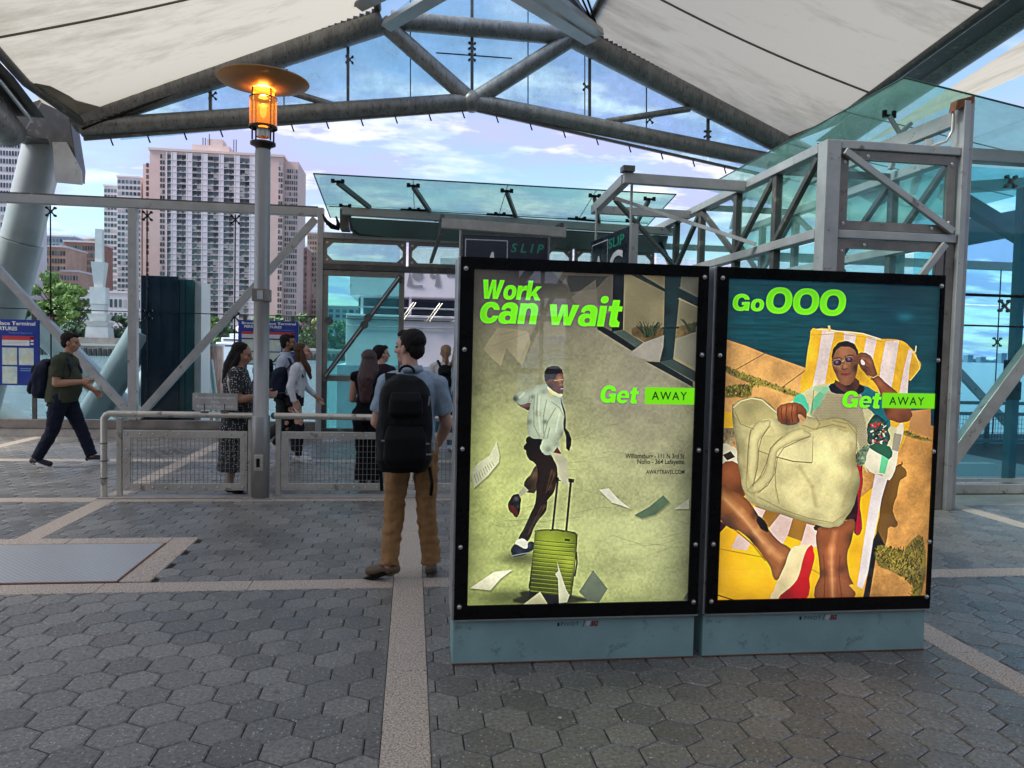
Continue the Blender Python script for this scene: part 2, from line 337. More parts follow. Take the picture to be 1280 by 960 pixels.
# hatch
def diamond_mat():
    m = bpy.data.materials.new('tread_plate'); m.use_nodes = True; t = m.node_tree; p = t.nodes['Principled BSDF']
    g = N(t, 'ShaderNodeNewGeometry'); mp_ = N(t, 'ShaderNodeMapping'); mp_.inputs['Rotation'].default_value = (0, 0, .785); L(t, g.outputs['Position'], mp_.inputs[0])
    ck = N(t, 'ShaderNodeTexVoronoi', i_Scale=34., i_Randomness=0.); L(t, mp_.outputs[0], ck.inputs['Vector'])
    r_ = N(t, 'ShaderNodeMapRange', i_1=.28, i_2=.4, i_3=1., i_4=0.); L(t, ck.outputs['Distance'], r_.inputs[0])
    mx = N(t, 'ShaderNodeMix', data_type='RGBA'); L(t, r_.outputs[0], mx.inputs[0]); mx.inputs[6].default_value = (.42, .42, .41, 1); mx.inputs[7].default_value = (.58, .57, .55, 1)
    L(t, mx.outputs[2], p.inputs['Base Color']); p.inputs['Metallic'].default_value = .35; p.inputs['Roughness'].default_value = .38
    b = N(t, 'ShaderNodeBump', i_Strength=.5, i_Distance=.003); L(t, r_.outputs[0], b.inputs['Height']); L(t, b.outputs[0], p.inputs['Normal'])
    return m
h = thing('access_hatch', 'diamond tread steel access plate framed in pink granite, set in the pavers', 'hatch', (-2.7, 5.85, 0))
MB().box((-3.42, 5.31, -.012), (-1.955, 6.30, .006)).build('tread_plate', diamond_mat(), h)
MB().box((-3.44, 5.29, -.015), (-1.945, 5.308, .004)).box((-1.952, 5.309, -.015), (-1.94, 6.32, .004)).box((-3.44, 6.302, -.015), (-1.953, 6.318, .004)).build('rim', rust, h)
for a in ((-3.44, 6.32, -2.72, 6.50), (-2.715, 6.32, -1.94, 6.50), (-1.937, 5.30, -1.735, 5.9), (-1.937, 5.904, -1.735, 6.50)):
    m = MB().box((a[0]+.002, a[1]+.002, -.015), (a[2]-.002, a[3]-.002, .003)); m.build('granite_slab', granite, h, bev=.003)
MB().box((-1.93, 13.42, -.05), (-1.92, 13.43, -.04)).build('drain_edge', steel_dark, fl, loc=(-1.9, 13.4, 0))

m = MB(); r = random.Random(12)
for k in range(60):
    a = r.uniform(-.9, 1.0); d = r.uniform(2.6, 8); x, y = d*math.sin(a), d*math.cos(a); sz = r.uniform(.004, .012)
    if y > 3.7 and .2 < x*3.77/y < 2.9: continue
    q = [(x+math.cos(t+r.uniform(-.3, .3))*sz*r.uniform(.5, 1.3), y+math.sin(t)*sz*r.uniform(.5, 1.2), .004+r.uniform(0, .003)) for t in (0, 1.2, 2.5, 3.8, 5.0)]; m.add(q, [(0, 1, 2, 3, 4)])
m.build('floor_litter', pbr('litter_bits', (.5, .45, .36), .8, 0, .5, 40), kind='stuff', loc=(0, 3, 0))
tag(bpy.data.objects['floor_litter'], 'tiny pale scraps and dried leaf bits scattered on the pavers', 'litter')
# ------------------------------------------------------------------ water and far shore
def water_mat():
    m = bpy.data.materials.new('harbour_water'); m.use_nodes = True; t = m.node_tree; p = t.nodes['Principled BSDF']
    g = N(t, 'ShaderNodeNewGeometry'); mp_ = N(t, 'ShaderNodeMapping'); mp_.inputs['Scale'].default_value = (.55, 1., 1.); L(t, g.outputs['Position'], mp_.inputs[0])
    n = N(t, 'ShaderNodeTexNoise', i_Scale=1.9, i_Detail=6., i_Roughness=.62, i_Distortion=.6); L(t, mp_.outputs[0], n.inputs['Vector'])
    n_b = N(t, 'ShaderNodeTexNoise', i_Scale=.25, i_Detail=3.); L(t, mp_.outputs[0], n_b.inputs['Vector'])
    cr = N(t, 'ShaderNodeMix', data_type='RGBA'); cr.inputs[6].default_value = (.07, .13, .15, 1); cr.inputs[7].default_value = (.16, .27, .29, 1)
    L(t, n.outputs[0], cr.inputs[0]); L(t, cr.outputs[2], p.inputs['Base Color']); p.inputs['Roughness'].default_value = .12
    ad = N(t, 'ShaderNodeMath', operation='ADD'); L(t, n.outputs[0], ad.inputs[0]); L(t, n_b.outputs[0], ad.inputs[1])
    b = N(t, 'ShaderNodeBump', i_Strength=1., i_Distance=.30); L(t, ad.outputs[0], b.inputs['Height']); L(t, b.outputs[0], p.inputs['Normal'])
    return m
WZ = -1.5
MB().quad((-3000, -3000, WZ), (3000, -3000, WZ), (3000, 3500, WZ), (-3000, 3500, WZ)).build('water', water_mat(), kind='structure', loc=(0, 0, WZ))
granite_wall = pbr('seawall_stone', (.30, .27, .23), .8, 0, .3, .6)
ground = pbr('far_ground', (.16, .15, .13), .9, 0, .3, .1)
SHY = 168.0
MB().box((-260, SHY, -6), (60, 900, .35)).build('far_shore', ground, kind='structure', loc=(-80, SHY, 0))
s = thing('seawall', 'pale stone seawall with dark timber fenders along the far shore', 'wall', (-40, SHY, 0))
MB().box((-120, SHY-1.2, -4), (40, SHY-.02, .55)).build('wall', granite_wall, s)
MB().box((-120, SHY-1.3, .57), (40, SHY-.3, 1.0)).build('coping', pbr('seawall_coping', (.45, .42, .38), .8), s)
fend = pbr('fender_timber', (.03, .035, .035), .9)
m = MB()
for i in range(150):
    x = -115+i*.95; m.box((x, SHY-1.75, -4), (x+.55, SHY-1.32, -.1+.1*(i % 3)))
m.build('fender_piles', fend, s, kind='stuff')
# towers
pink = pbr('pink_brick_facade', (.58, .41, .37), .85, 0, .08, .15)
pink2 = pbr('pale_pink_facade', (.60, .47, .43), .85, 0, .08, .15)
pier = pbr('white_facade_pier', (.62, .56, .58), .8, 0, .06, .3)
def winmat(name, a, b, sc=(.7, .7, .35)):
    m = bpy.data.materials.new(name); m.use_nodes = True; t = m.node_tree; p = t.nodes['Principled BSDF']
    g = N(t, 'ShaderNodeNewGeometry')
    mx = N(t, 'ShaderNodeMix', data_type='RGBA'); L(t, g.outputs['Random Per Island'], mx.inputs[0]); mx.inputs[6].default_value = a+(1,); mx.inputs[7].default_value = b+(1,)
    gt_ = N(t, 'ShaderNodeMath', operation='GREATER_THAN', i_1=.86); wn_ = N(t, 'ShaderNodeTexWhiteNoise', noise_dimensions='1D'); L(t, g.outputs['Random Per Island'], wn_.inputs['W']); L(t, wn_.outputs['Value'], gt_.inputs[0])
    m3 = N(t, 'ShaderNodeMix', data_type='RGBA'); L(t, gt_.outputs[0], m3.inputs[0]); L(t, mx.outputs[2], m3.inputs[6]); m3.inputs[7].default_value = (.38, .36, .34, 1)
    L(t, m3.outputs[2], p.inputs['Base Color']); p.inputs['Roughness'].default_value = .25; p.inputs['Specular IOR Level'].default_value = .18; return m
wdark = winmat('dark_window_glass', (.012, .018, .025), (.08, .11, .13))
wteal = winmat('teal_window_glass', (.02, .04, .045), (.13, .20, .20))
TY = 395.0
def tx(px, y=TY): return atY(px, 300, y).x
def tz(px, py, y=TY): return atY(px, py, y).z
FLH = 2.87
tw = thing('apartment_tower', 'tall pink and white striped apartment tower with stepped roofline across the water', 'building', (tx(250), TY, 0))
def block(t, x0, x1, ztop, y0, y1, name='wall', mat=pink, zb=0.0): return MB().box((x0, y0, zb), (x1, y1, ztop)).build(name, mat, t)
X = lambda p: tx(p)
zt = tz(250, 191)
block(tw, X(187), X(353), zt, TY, TY+26)
block(tw, X(176), X(187)-.05, tz(180, 203), TY+3, TY+26, 'side_wing')
block(tw, X(353)+.05, X(371), tz(360, 200), TY+3, TY+30, 'side_wing', pink)
# roof: parapet, lift house
block(tw, X(187)-.6, X(353)+.6, zt+1.2, TY-.6, TY+26.6, 'parapet', pink2, zt+.02)
block(tw, X(236), X(283), zt+5.2, TY+5, TY+18, 'plant_room', pink2, zt+1.22)
block(tw, X(254), X(274), zt+8.6, TY+6, TY+14, 'lift_house', pink2, zt+5.22)
m = MB()
for px in (249, 252, 257, 288, 291): m.tube([(X(px), TY+6, zt+1), (X(px), TY+6, zt+9+(px % 3))], .25, 5)
m.build('aerials', steel_dark, tw, kind='stuff')
wm = MB(); wm2 = MB(); pm = MB(); fm = MB()
def win(mb, x0, x1, z0, z1, y): mb.box((x0, y-.12, z0), (x1, y+.3, z1))
nfl = int((zt-6)/FLH)
def crop(c): return 110+c/4.0
strips = [(395, 417), (443, 492), (520, 568), (597, 655), (677, 731), (757, 808)]
for a, b in strips:
    xa, xb = X(crop(a)), X(crop(b))
    nw = 1 if b-a < 30 else 2
    for f in range(nfl):
        z0 = zt-2.4-f*FLH
        for k in range(nw):
            wa = xa+(xb-xa)*k/nw; wb = xa+(xb-xa)*(k+1)/nw
            win(wm if f < 15 else wm2, wa+.15, wb-.15, z0-.95, z0+.75, TY-.25)
            # lower light and air conditioner
            win(wm2, wa+.15, (wa+wb)/2-.1, z0-1.75, z0-1.1, TY-.25)
    pm.box((xa-.35, TY-.55, 6), (xa+.12, TY-.0, zt-.4)); pm.box((xb-.12, TY-.55, 6), (xb+.35, TY, zt-.4))
for (a, b) in ((417, 443), (492, 520), (568, 597), (655, 677), (731, 757), (808, 838)):
    xa, xb = X(crop(a))+.4, X(crop(b))-.4; pm.box((xa, TY-.45, 6), (xb, TY, zt-.4))
    xm = (xa+xb)/2
for f in range(nfl):
    z0 = zt-2.4-f*FLH; fm.box((X(crop(393)), TY-.62, z0-2.06), (X(crop(838)), TY-.0, z0-1.86))
    for c in ((360, 370), (373, 383), (950, 958), (961, 970)): win(wm, X(crop(c[0])), X(crop(c[1])), z0-1.3, z0+.6, TY)
    win(wm, X(crop(280)), X(crop(293)), z0-5.3, z0-3.3, TY+3)
    for c in range(6):
        xx = X(354.5+c*2.7); win(wm2, xx, xx+.75, z0-4.6, z0-2.7, TY+3)
wm.build('upper_windows', wdark, tw, kind='stuff'); wm2.build('lower_windows', wteal, tw, kind='stuff')
pm.build('facade_piers', pier, tw, kind='stuff'); fm.build('floor_bands', pier, tw, kind='stuff')
def low_wing(name, label, px0, px1, top, y, colr=pink2, nx=6, nz=None, fh=FLH, cat='building', glassm=wteal, ww=.62, hh=.6, depth=20, zb=0):
    t = thing(name, label, cat, (tx((px0+px1)/2, y), y, 0))
    x0, x1 = tx(px0, y), tx(px1, y); z1 = tz((px0+px1)/2, top, y)
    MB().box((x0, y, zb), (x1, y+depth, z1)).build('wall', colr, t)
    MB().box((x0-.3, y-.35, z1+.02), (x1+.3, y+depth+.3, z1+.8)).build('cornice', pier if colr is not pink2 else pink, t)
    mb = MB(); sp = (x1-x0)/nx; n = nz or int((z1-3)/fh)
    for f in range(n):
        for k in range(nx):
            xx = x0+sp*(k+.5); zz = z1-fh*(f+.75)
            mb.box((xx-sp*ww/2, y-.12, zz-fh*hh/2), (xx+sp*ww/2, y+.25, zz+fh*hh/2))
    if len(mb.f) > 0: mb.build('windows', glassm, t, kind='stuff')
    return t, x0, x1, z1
t, x0, x1, z1 = low_wing('apartment_building', 'lower pale wing with dark window strips left of the pink tower', 146.5, 176, 222, TY+6, pier, 6, ww=.72)
t, x0, x1, z1 = low_wing('apartment_building', 'lowest outer wing at the far left foot of the pink tower', 130, 146.3, 233, TY+12, pier, 4, ww=.75)
low_wing('apartment_building', 'white low block with large square windows at the foot of the striped tower', 84, 176, 366, 300, pbr('white_block', (.62, .56, .58), .8), 16, ww=.6, fh=5.)
b1 = pbr('red_brick', (.33, .16, .13), .9, 0, .2, .2); b2 = pbr('orange_brick', (.48, .29, .22), .9, 0, .2, .2); b3 = pbr('tan_brick', (.50, .36, .22), .9)
low_wing('brick_building', 'orange brick stepped block above the green trees at left', 50, 82, 309, 330, b2, 9, fh=3.1)
low_wing('brick_building', 'dark red brick block with many windows right of the orange one', 80, 119, 303, 360, b1, 12, fh=3.1)
low_wing('brick_building', 'low stepped orange brick wing in front of the red block', 76, 98, 340, 320, b2, 6, fh=3.1)
low_wing('office_building', 'grey building with roof plant behind the brick blocks', 56, 92, 296, 460, pbr('grey_blue_wall', (.25, .3, .38), .6), 8)
low_wing('brick_building', 'small tan building topping the skyline left of the white monument', 105, 122, 299, 480, b3, 5)
low_wing('brick_building', 'reddish brick building between the tower and the gate frame', 370, 384, 310, 420, b1, 5, fh=3.)
low_wing('brick_building', 'pinkish brick building just left of the gate frame', 384, 402, 292, 440, b2, 6, fh=3.)
low_wing('apartment_tower', 'pale gridded tower cut by the left edge behind the leaning column', -70, 26, 162, 300, pier, 26, fh=2.9, glassm=wdark, ww=.55)
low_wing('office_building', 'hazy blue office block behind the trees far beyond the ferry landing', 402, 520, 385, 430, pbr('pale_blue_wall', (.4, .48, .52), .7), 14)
# monument of stacked white blocks
mon = thing('stone_monument', 'white stepped pylon of stacked tapering stone blocks by the far seawall', 'monument', (tx(124.5, 176), 176, 0))
mw = pbr('white_stone', (.58, .57, .54), .8, 0, .1, .5)
def mp_(v): return tz(125, 260+v/3.2, 176)
pxm = 3.2*940/178.0
def W_(a, b): return (b-a)/pxm/2*1.414*.98
for i, (v0, v1, w0, w1) in enumerate(((85, 217, 24, 26), (217, 318, 48, 30), (318, 386, 54, 54), (386, 424, 48, 44), (424, 456, 70, 50), (456, 476, 82, 66), (476, 548, 74, 84))):
    MB().lathe((tx(124.5, 176), 176, 0), [(.01, mp_(v0)-.01), (W_(0, w0), mp_(v0)-.02), (W_(0, w1), mp_(v1)+.03), (.01, mp_(v1)+.04)], 4, False, math.pi/4+.1).build('stone_block', mw, mon)
MB().box((tx(112, 176), 173.5, .3), (tx(138, 176), 178.5, mp_(548))).build('plinth', granite_wall, mon)
MB().box((tx(60, 171), 170, .3), (tx(178, 171), 172, 2.3)).build('terrace_wall', granite_wall, kind='structure', loc=(tx(110, 171), 171, 0))
# trees
leafm = {}
def leaf(name, a, b):
    m = bpy.data.materials.new(name); m.use_nodes = True; t = m.node_tree; p = t.nodes['Principled BSDF']
    g = N(t, 'ShaderNodeNewGeometry'); mx = N(t, 'ShaderNodeMix', data_type='RGBA'); L(t, g.outputs['Random Per Island'], mx.inputs[0])
    mx.inputs[6].default_value = a+(1,); mx.inputs[7].default_value = b+(1,); L(t, mx.outputs[2], p.inputs['Base Color']); p.inputs['Roughness'].default_value = .6
    p.inputs['Transmission Weight'].default_value = 0.0; p.inputs['Subsurface Weight'].default_value = 0.0
    return m
lf_bright = leaf('bright_leaves', (.07, .15, .03), (.24, .36, .07)); lf_dark = leaf('dark_leaves', (.02, .055, .03), (.07, .13, .055)); lf_mid = leaf('mid_leaves', (.05, .11, .04), (.15, .24, .09))
bark = pbr('bark', (.12, .09, .07), .9)
def tree(label, px, base_y_px, top, Yd, wpx, lm, seed, n=2600, ls=.42):
    r = random.Random(seed); c = atY(px, 440, Yd); zt_ = tz(px, top, Yd); wd = wpx/FOC*Yd/2; z0 = .35; H = zt_-z0
    t = thing('tree', label, 'tree', (c.x, Yd, z0), 'trees along the far shore')
    tm = MB().tube([(c.x, Yd, z0), (c.x+.2, Yd, z0+H*.3), (c.x-.1, Yd+.2, z0+H*.6)], [.4, .3, .15], 7)
    for k in range(6):
        a = r.uniform(0, 6.28); tm.tube([(c.x, Yd, z0+H*(.28+.05*k)), (c.x+math.cos(a)*wd*.6, Yd+math.sin(a)*wd*.5, z0+H*(.5+.06*k))], [.18, .05], 5)
    tm.build('trunk', bark, t)
    cl = []
    for k in range(26):
        a = r.uniform(0, 6.28); u = r.random()**.5; hz = r.uniform(.2, 1.)
        prof = math.sin(math.pi*min(1, max(.08, (hz-.1)/.95)))**.6
        cl.append((c.x+math.cos(a)*u*wd*.8*prof, Yd+math.sin(a)*u*wd*.7*prof, z0+H*(hz-.09), wd*r.uniform(.2, .38)))
    vs, fs = [], []
    for i in range(n):
        q = cl[r.randrange(len(cl))]; d = Vector((r.gauss(0, 1), r.gauss(0, 1), r.gauss(0, 1))).normalized()*q[3]*r.random()**.33
        p = Vector(q[:3])+Vector((d.x, d.y, d.z*.75)); nn = (d.normalized()+Vector((r.gauss(0, .5), r.gauss(0, .5), r.gauss(0, .5)))).normalized()
        x = nn.orthogonal().normalized(); y_ = nn.cross(x); s_ = ls*r.uniform(.6, 1.4); b = len(vs)
        vs += [p-x*s_, p+y_*s_*.6, p+x*s_, p-y_*s_*.6]; fs.append((b, b+1, b+2, b+3))
    m = MB(); m.add(vs, fs); m.build('crown', lm, t)
tree('large bright green tree left of the white monument', 66, 440, 338, 186, 62, lf_bright, 1, 4200, .5)
tree('bright green rounded tree just left of the monument base', 98, 440, 352, 182, 52, lf_bright, 2, 3600, .5)
tree('dark green tree cut by the leaning column at left', 38, 440, 372, 190, 50, lf_mid, 3)
tree('small dark tree right behind the monument base', 152, 440, 392, 184, 36, lf_dark, 4)
tree('dark tree between monument and the tall glass pylon', 170, 440, 398, 196, 30, lf_dark, 5)
tree('low dark tree left of the monument plinth', 92, 440, 402, 176, 40, lf_dark, 6)
tree('bright green tree right of the dark glass pylon', 258, 440, 378, 185, 30, lf_bright, 7)
tree('mid green bush under the striped tower, left of the lamp post', 280, 440, 398, 180, 34, lf_mid, 8)
tree('pale green tree right of the lamp post', 343, 440, 385, 190, 36, lf_mid, 9)
tree('pale green tree left of the gate frame', 374, 440, 392, 182, 46, lf_mid, 10)
tree('mid green tree touching the gate frame', 398, 440, 398, 186, 34, lf_bright, 11)
tree('tree in the gap behind the lamp post', 318, 440, 400, 188, 36, lf_mid, 12)
tree('leafy tree behind the gate glass', 425, 440, 400, 190, 44, lf_mid, 13)
tree('dark tree behind the gate doors', 470, 440, 405, 190, 44, lf_dark, 14)
# yacht
whiteb = pbr('white_boat_paint', (.78, .77, .80), .35, 0, .04, 1, .0)
boatglass = pbr('boat_window_glass', (.03, .05, .08), .12)
yt = thing('motor_yacht', 'white motor yacht with two radar domes moored across the water', 'boat', (tx(292, 150), 150, WZ))
def yb(a, b, v0, v1, d0, d1, name, mat):
    z0, z1 = tz(290, v1, 150), tz(290, v0, 150); return MB().box((tx(a, 150), 150+d0, z0), (tx(b, 150), 150+d1, z1)).build(name, mat, yt, bev=.15)
m = MB(); xa, xb = tx(262, 150), tx(335, 150); zz = tz(290, 436, 150)
m.plate([(xa, 150, WZ-.3), (xb-3, 150, WZ-.3), (xb, 150, zz+.5), (xa-.5, 150, zz)], 4.); m.build('hull', whiteb, yt, loc=(xa, 151, WZ))
yb(270, 322, 428, 436, .2, 3.8, 'main_deck', whiteb); yb(272, 318, 431, 433.5, -.05, .15, 'window_band', boatglass)
yb(276, 316, 422, 427.8, .6, 3.6, 'upper_deck', whiteb); yb(279, 312, 424, 426, .45, .58, 'window_band', boatglass)
yb(286, 308, 417, 421.8, 1., 3.2, 'flybridge', whiteb)
for px in (299, 314): 
    p = atY(px, 411, 151.5); MB().ball(p, .62, 12, 8).tube([(p.x, p.y, p.z-.5), (p.x, p.y, tz(290, 421, 151.5))], .12, 6).build('radar_dome', whiteb, yt)
# far shore on the right
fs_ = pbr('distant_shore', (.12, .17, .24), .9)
m = MB(); r = random.Random(5)
for i in range(90):
    x = 430+i*14+r.uniform(-4, 4); hh = r.uniform(3, 10); m.box((x, 1650, WZ-1), (x+r.uniform(10, 24), 1700, WZ+hh))
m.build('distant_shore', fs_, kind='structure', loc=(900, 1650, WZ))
for i, (px, hh, lb) in enumerate(((1212, 16, 'tiny distant building on the horizon at the left end of the far shore'), (1228, 12, 'small distant shed on the horizon in the middle of the far shore'), (1254, 22, 'tiny white domed building on the horizon right of the sheds'))):
    p = atY(px, 460, 1600); t = thing('distant_building', lb, 'building', (p.x, 1600, WZ)); MB().box((p.x-6, 1600, WZ), (p.x+8, 1615, WZ+hh)).build('wall', fs_, t); MB().box((p.x-7, 1599, WZ+hh+.1), (p.x+9, 1616, WZ+hh+2)).build('roof', pbr('far_roof', (.4, .42, .45), .8), t)
# ------------------------------------------------------------------ helpers for frames
def spider(m, y=-.03, r=.09):
    m.tube([(0, .02, 0), (0, y-.02, 0)], .018, 6)
    for a in (45, 135, 225, 315):
        x, z = r*math.cos(math.radians(a)), r*math.sin(math.radians(a)); m.bar((0, y, 0), (x, y, z), .02, .02, (0, 1, 0)); m.tube([(x, y-.015, z), (x, y+.03, z)], .022, 7)
def bolt(m, r=.012, d=-1):
    m.tube([(0, 0, 0), (0, .006*d, 0)], r*1.35, 8); m.ball((0, .007*d, 0), (r, r*.8, r), 8, 5)
# ------------------------------------------------------------------ left windscreen
FY = 13.5
ws = thing('glass_windscreen', 'long steel framed glass windscreen with diagonal braces along the water at left', 'windscreen', (-6, FY, 0))
MB().box((-13, FY-.07, 3.86), (-1.66, FY+.07, 4.0)).build('top_rail', steel, ws, bev=.008)
MB().box((-13, FY-.04, 4.003), (-1.66, FY+.1, 4.03)).build('capping', steel_dark, ws)
MB().box((-13, FY-.06, .14), (-1.66, FY+.06, .29)).build('bottom_rail', frame_brown, ws, bev=.006)
MB().box((-13, FY-.05, -.02), (-1.6, FY+.2, .135)).build('kerb', concrete, ws, bev=.01)
for x in (-10.9, -7.8, -4.69): MB().box((x-.07, FY-.065, .292), (x+.07, FY+.065, 3.857)).build('post', steel, ws, bev=.006)
def brace(p, q, parent, w_=.12, mat=steel, name='brace'): return MB().bar(p, q, w_, w_, (0, 1, 0)).build(name, mat, parent, bev=.006)
brace((-7.73, FY-.002, 3.84), (-4.76, FY-.002, .42), ws); brace((-4.62, FY-.002, .32), (-1.70, FY-.002, 3.82), ws)
brace((-10.83, FY-.002, .32), (-7.87, FY-.002, 3.82), ws)
jx = [-12.1, -10.6, -9.1, -7.55, -6.03, -4.5, -3.06, -1.62]
for i in range(len(jx)-1):
    for z0, z1 in ((.2, 2.085), (2.095, 3.84)):
        MB().box((jx[i]+.006, FY+.13, z0), (jx[i+1]-.006, FY+.142, z1)).build('glass_pane', g_clear, ws)
one(lambda m: spider(m, -.02), 'spider_fitting', blackm, [(x, FY+.12, z) for x in jx[1:-1] for z in (3.76, 2.09, .45)], ws)
for x in jx[1:-1]: MB().tube([(x, FY+.085, .2), (x, FY+.085, 3.85)], .012, 6).build('tension_rod', blackm, ws)
MB().tube([(-12.9, FY+.105, 2.13), (-1.7, FY+.105, 2.13)], .008, 6).build('tension_rod', blackm, ws)
# ------------------------------------------------------------------ leaning column and struts beyond the glass
colm = pbr('column_grey_paint', (.36, .38, .37), .4, .25, .12, 1.5, .05, 10)
lc = thing('leaning_column', 'big leaning grey tube column with bolted steel cap beyond the left windscreen', 'column', (-7.4, 15.6, -1))
def lean(px0, py0, px1, py1, y, r, name, mat=colm, y1=None, parent=lc, n=28):
    a, b = atY(px0, py0, y), atY(px1, py1, y1 or y); return MB().tube([a, a.lerp(b, .5), b], r, n).build(name, mat, parent)
lean(58, 170, 26, 300, 15.0, .335, 'column_tube', y1=15.3); lean(25.6, 302, -42, 560, 15.3, .38, 'column_sleeve', y1=15.8)
a = atY(57, 178, 15); MB().tube([a+Vector((0, 0, -.03)), a+Vector((.01, 0, .1))], .42, 28).build('collar', steel_dark, lc)
cp = lambda x, y, Y=14.3: atY(x, y, Y)
MB().plate([cp(34, 172), cp(58, 130), cp(92, 148), cp(102, 212), cp(101, 228), cp(78, 214), cp(66, 178)], .35).build('cap_plate', steel_dark, lc, bev=.01)
MB().plate([cp(66, 178, 14.1), cp(84, 178, 14.1), cp(102, 214, 14.1), cp(103, 231, 14.1), cp(70, 228, 14.1)], .04).build('gusset', steel, lc)
MB().plate([cp(20, 176, 14.5), cp(28, 140, 14.5), cp(60, 128, 14.5), cp(62, 176, 14.5)], .5).build('cap_block', steel_dark, lc, bev=.02)
st_ = thing('mooring_struts', 'crossed big teal grey tube struts standing in the water behind the walking man', 'strut', (-6, 16.5, WZ))
strutm = pbr('strut_teal_paint', (.24, .32, .33), .4, .2, .15, 1.2, .05, 12)
lean(40, 400, 205, 560, 17.0, .27, 'strut', strutm, parent=st_); lean(178, 415, 92, 560, 16.2, .29, 'strut', strutm, parent=st_)
lean(-5, 520, 40, 545, 16.5, .33, 'strut_foot', strutm, parent=st_); lean(150, 520, 190, 470, 18.5, .27, 'strut', strutm, parent=st_)
st2 = thing('mooring_struts', 'thin pale grey strut pair standing left of the rusty piling', 'strut', atY(258, 520, 18))
lean(250, 400, 264, 520, 17.6, .06, 'strut', strutm, parent=st2, n=12); lean(262, 450, 272, 530, 18., .08, 'strut', strutm, parent=st2, n=12)
# dark glass pylon
dp = thing('pylon_tower', 'tall dark navy glass clad pylon with reflections standing outside the windscreen', 'pylon', atY(210, 525, 16.0))
navy = pbr('navy_glass_cladding', (.005, .018, .034), .12, 0, .2, 1.5, spec=.03); dgreen = pbr('dark_green_glass', (.012, .07, .075), .12, 0, .2, 2, spec=.04)
a, b = atY(176, 344, 16), atY(223, 346, 16); MB().box((a.x, 16, WZ), (b.x, 17, a.z)).build('front_panel', navy, dp, bev=.01)
c = atY(241, 348, 16); MB().box((b.x+.01, 16.06, WZ), (c.x, 16.9, a.z-.05)).build('side_panel', dgreen, dp)
d = atY(250, 350, 16); MB().box((c.x+.01, 16.1, WZ), (d.x, 16.8, c.z-.05)).build('edge_column', colm, dp)
for px in (184, 199, 214, 231): p = atY(px, 345, 15.99); MB().box((p.x, 15.985, WZ), (p.x+.025, 16.0, a.z-.06)).build('mullion', navy, dp)
rp = thing('rusty_piling', 'rust stained white round piling behind the woman in the spotted dress', 'piling', atY(263, 530, 19))
a = atY(263, 433, 19); MB().tube([(a.x, 19, WZ-1), (a.x, 19, a.z)], .3, 20).build('pile', pbr('rusty_pile', (.42, .30, .24), .7, 0, .35, 2, .1, 20, c2=(.2, .09, .05), c2amt=.5, c2scale=1.4, streak=(4, 4, .5)), rp)
MB().tube([(a.x, 19, a.z+.002), (a.x, 19, a.z+.06)], .33, 20).build('cap', colm, rp)
# orange dinghy on the water
dg = thing('orange_workboat', 'small orange boat on the water behind the walking man', 'boat', (atY(57, 530, 22).x, 22, WZ))
a, b = atY(44, 525, 22), atY(72, 525, 22); MB().plate([(a.x+.1, 22, WZ-.1), (b.x-.1, 22, WZ-.1), (b.x+.1, 22, WZ+.3), (a.x, 22, WZ+.3)], .8).build('hull', pbr('orange_hull', (.5, .13, .03), .5), dg)
MB().box((a.x+.15, 21.8, WZ+.302), (b.x-.2, 22.2, WZ+.45)).build('thwart', whiteb, dg)
# ------------------------------------------------------------------ gate portal (slip entrance)
GY = 13.3
gp = thing('slip_gate_portal', 'steel and teal glass gate portal with open door leading to the ferry', 'gate', (0, GY, 0))
zz = lambda px, py, Y=GY: atY(px, py, Y).z
xx_ = lambda px, Y=GY: atY(px, 330, Y).x
x0 = xx_(397); xs_ = [xx_(403), xx_(509), xx_(612), xx_(716), xx_(818)]; XE = 4.2
zA1, zA0, zB1, zB0 = 3.56, 3.46, 3.03, 2.93
MB().box((x0, GY-.08, -.02), (x0+.1, GY+.08, 3.97)).build('gate_post', steel, gp, bev=.006)
for x in (xx_(600), xx_(716), XE): MB().box((x, GY-.08, -.02), (x+.12, GY+.08, zB0-.003)).build('gate_post', steel, gp, bev=.006)
MB().box((x0+.103, GY-.09, zA0), (XE, GY+.09, zA1)).build('upper_beam', steel, gp, bev=.006)
MB().box((x0+.103, GY-.09, zB0), (XE, GY+.09, zB1)).build('lower_beam', steel_dark, gp, bev=.006)
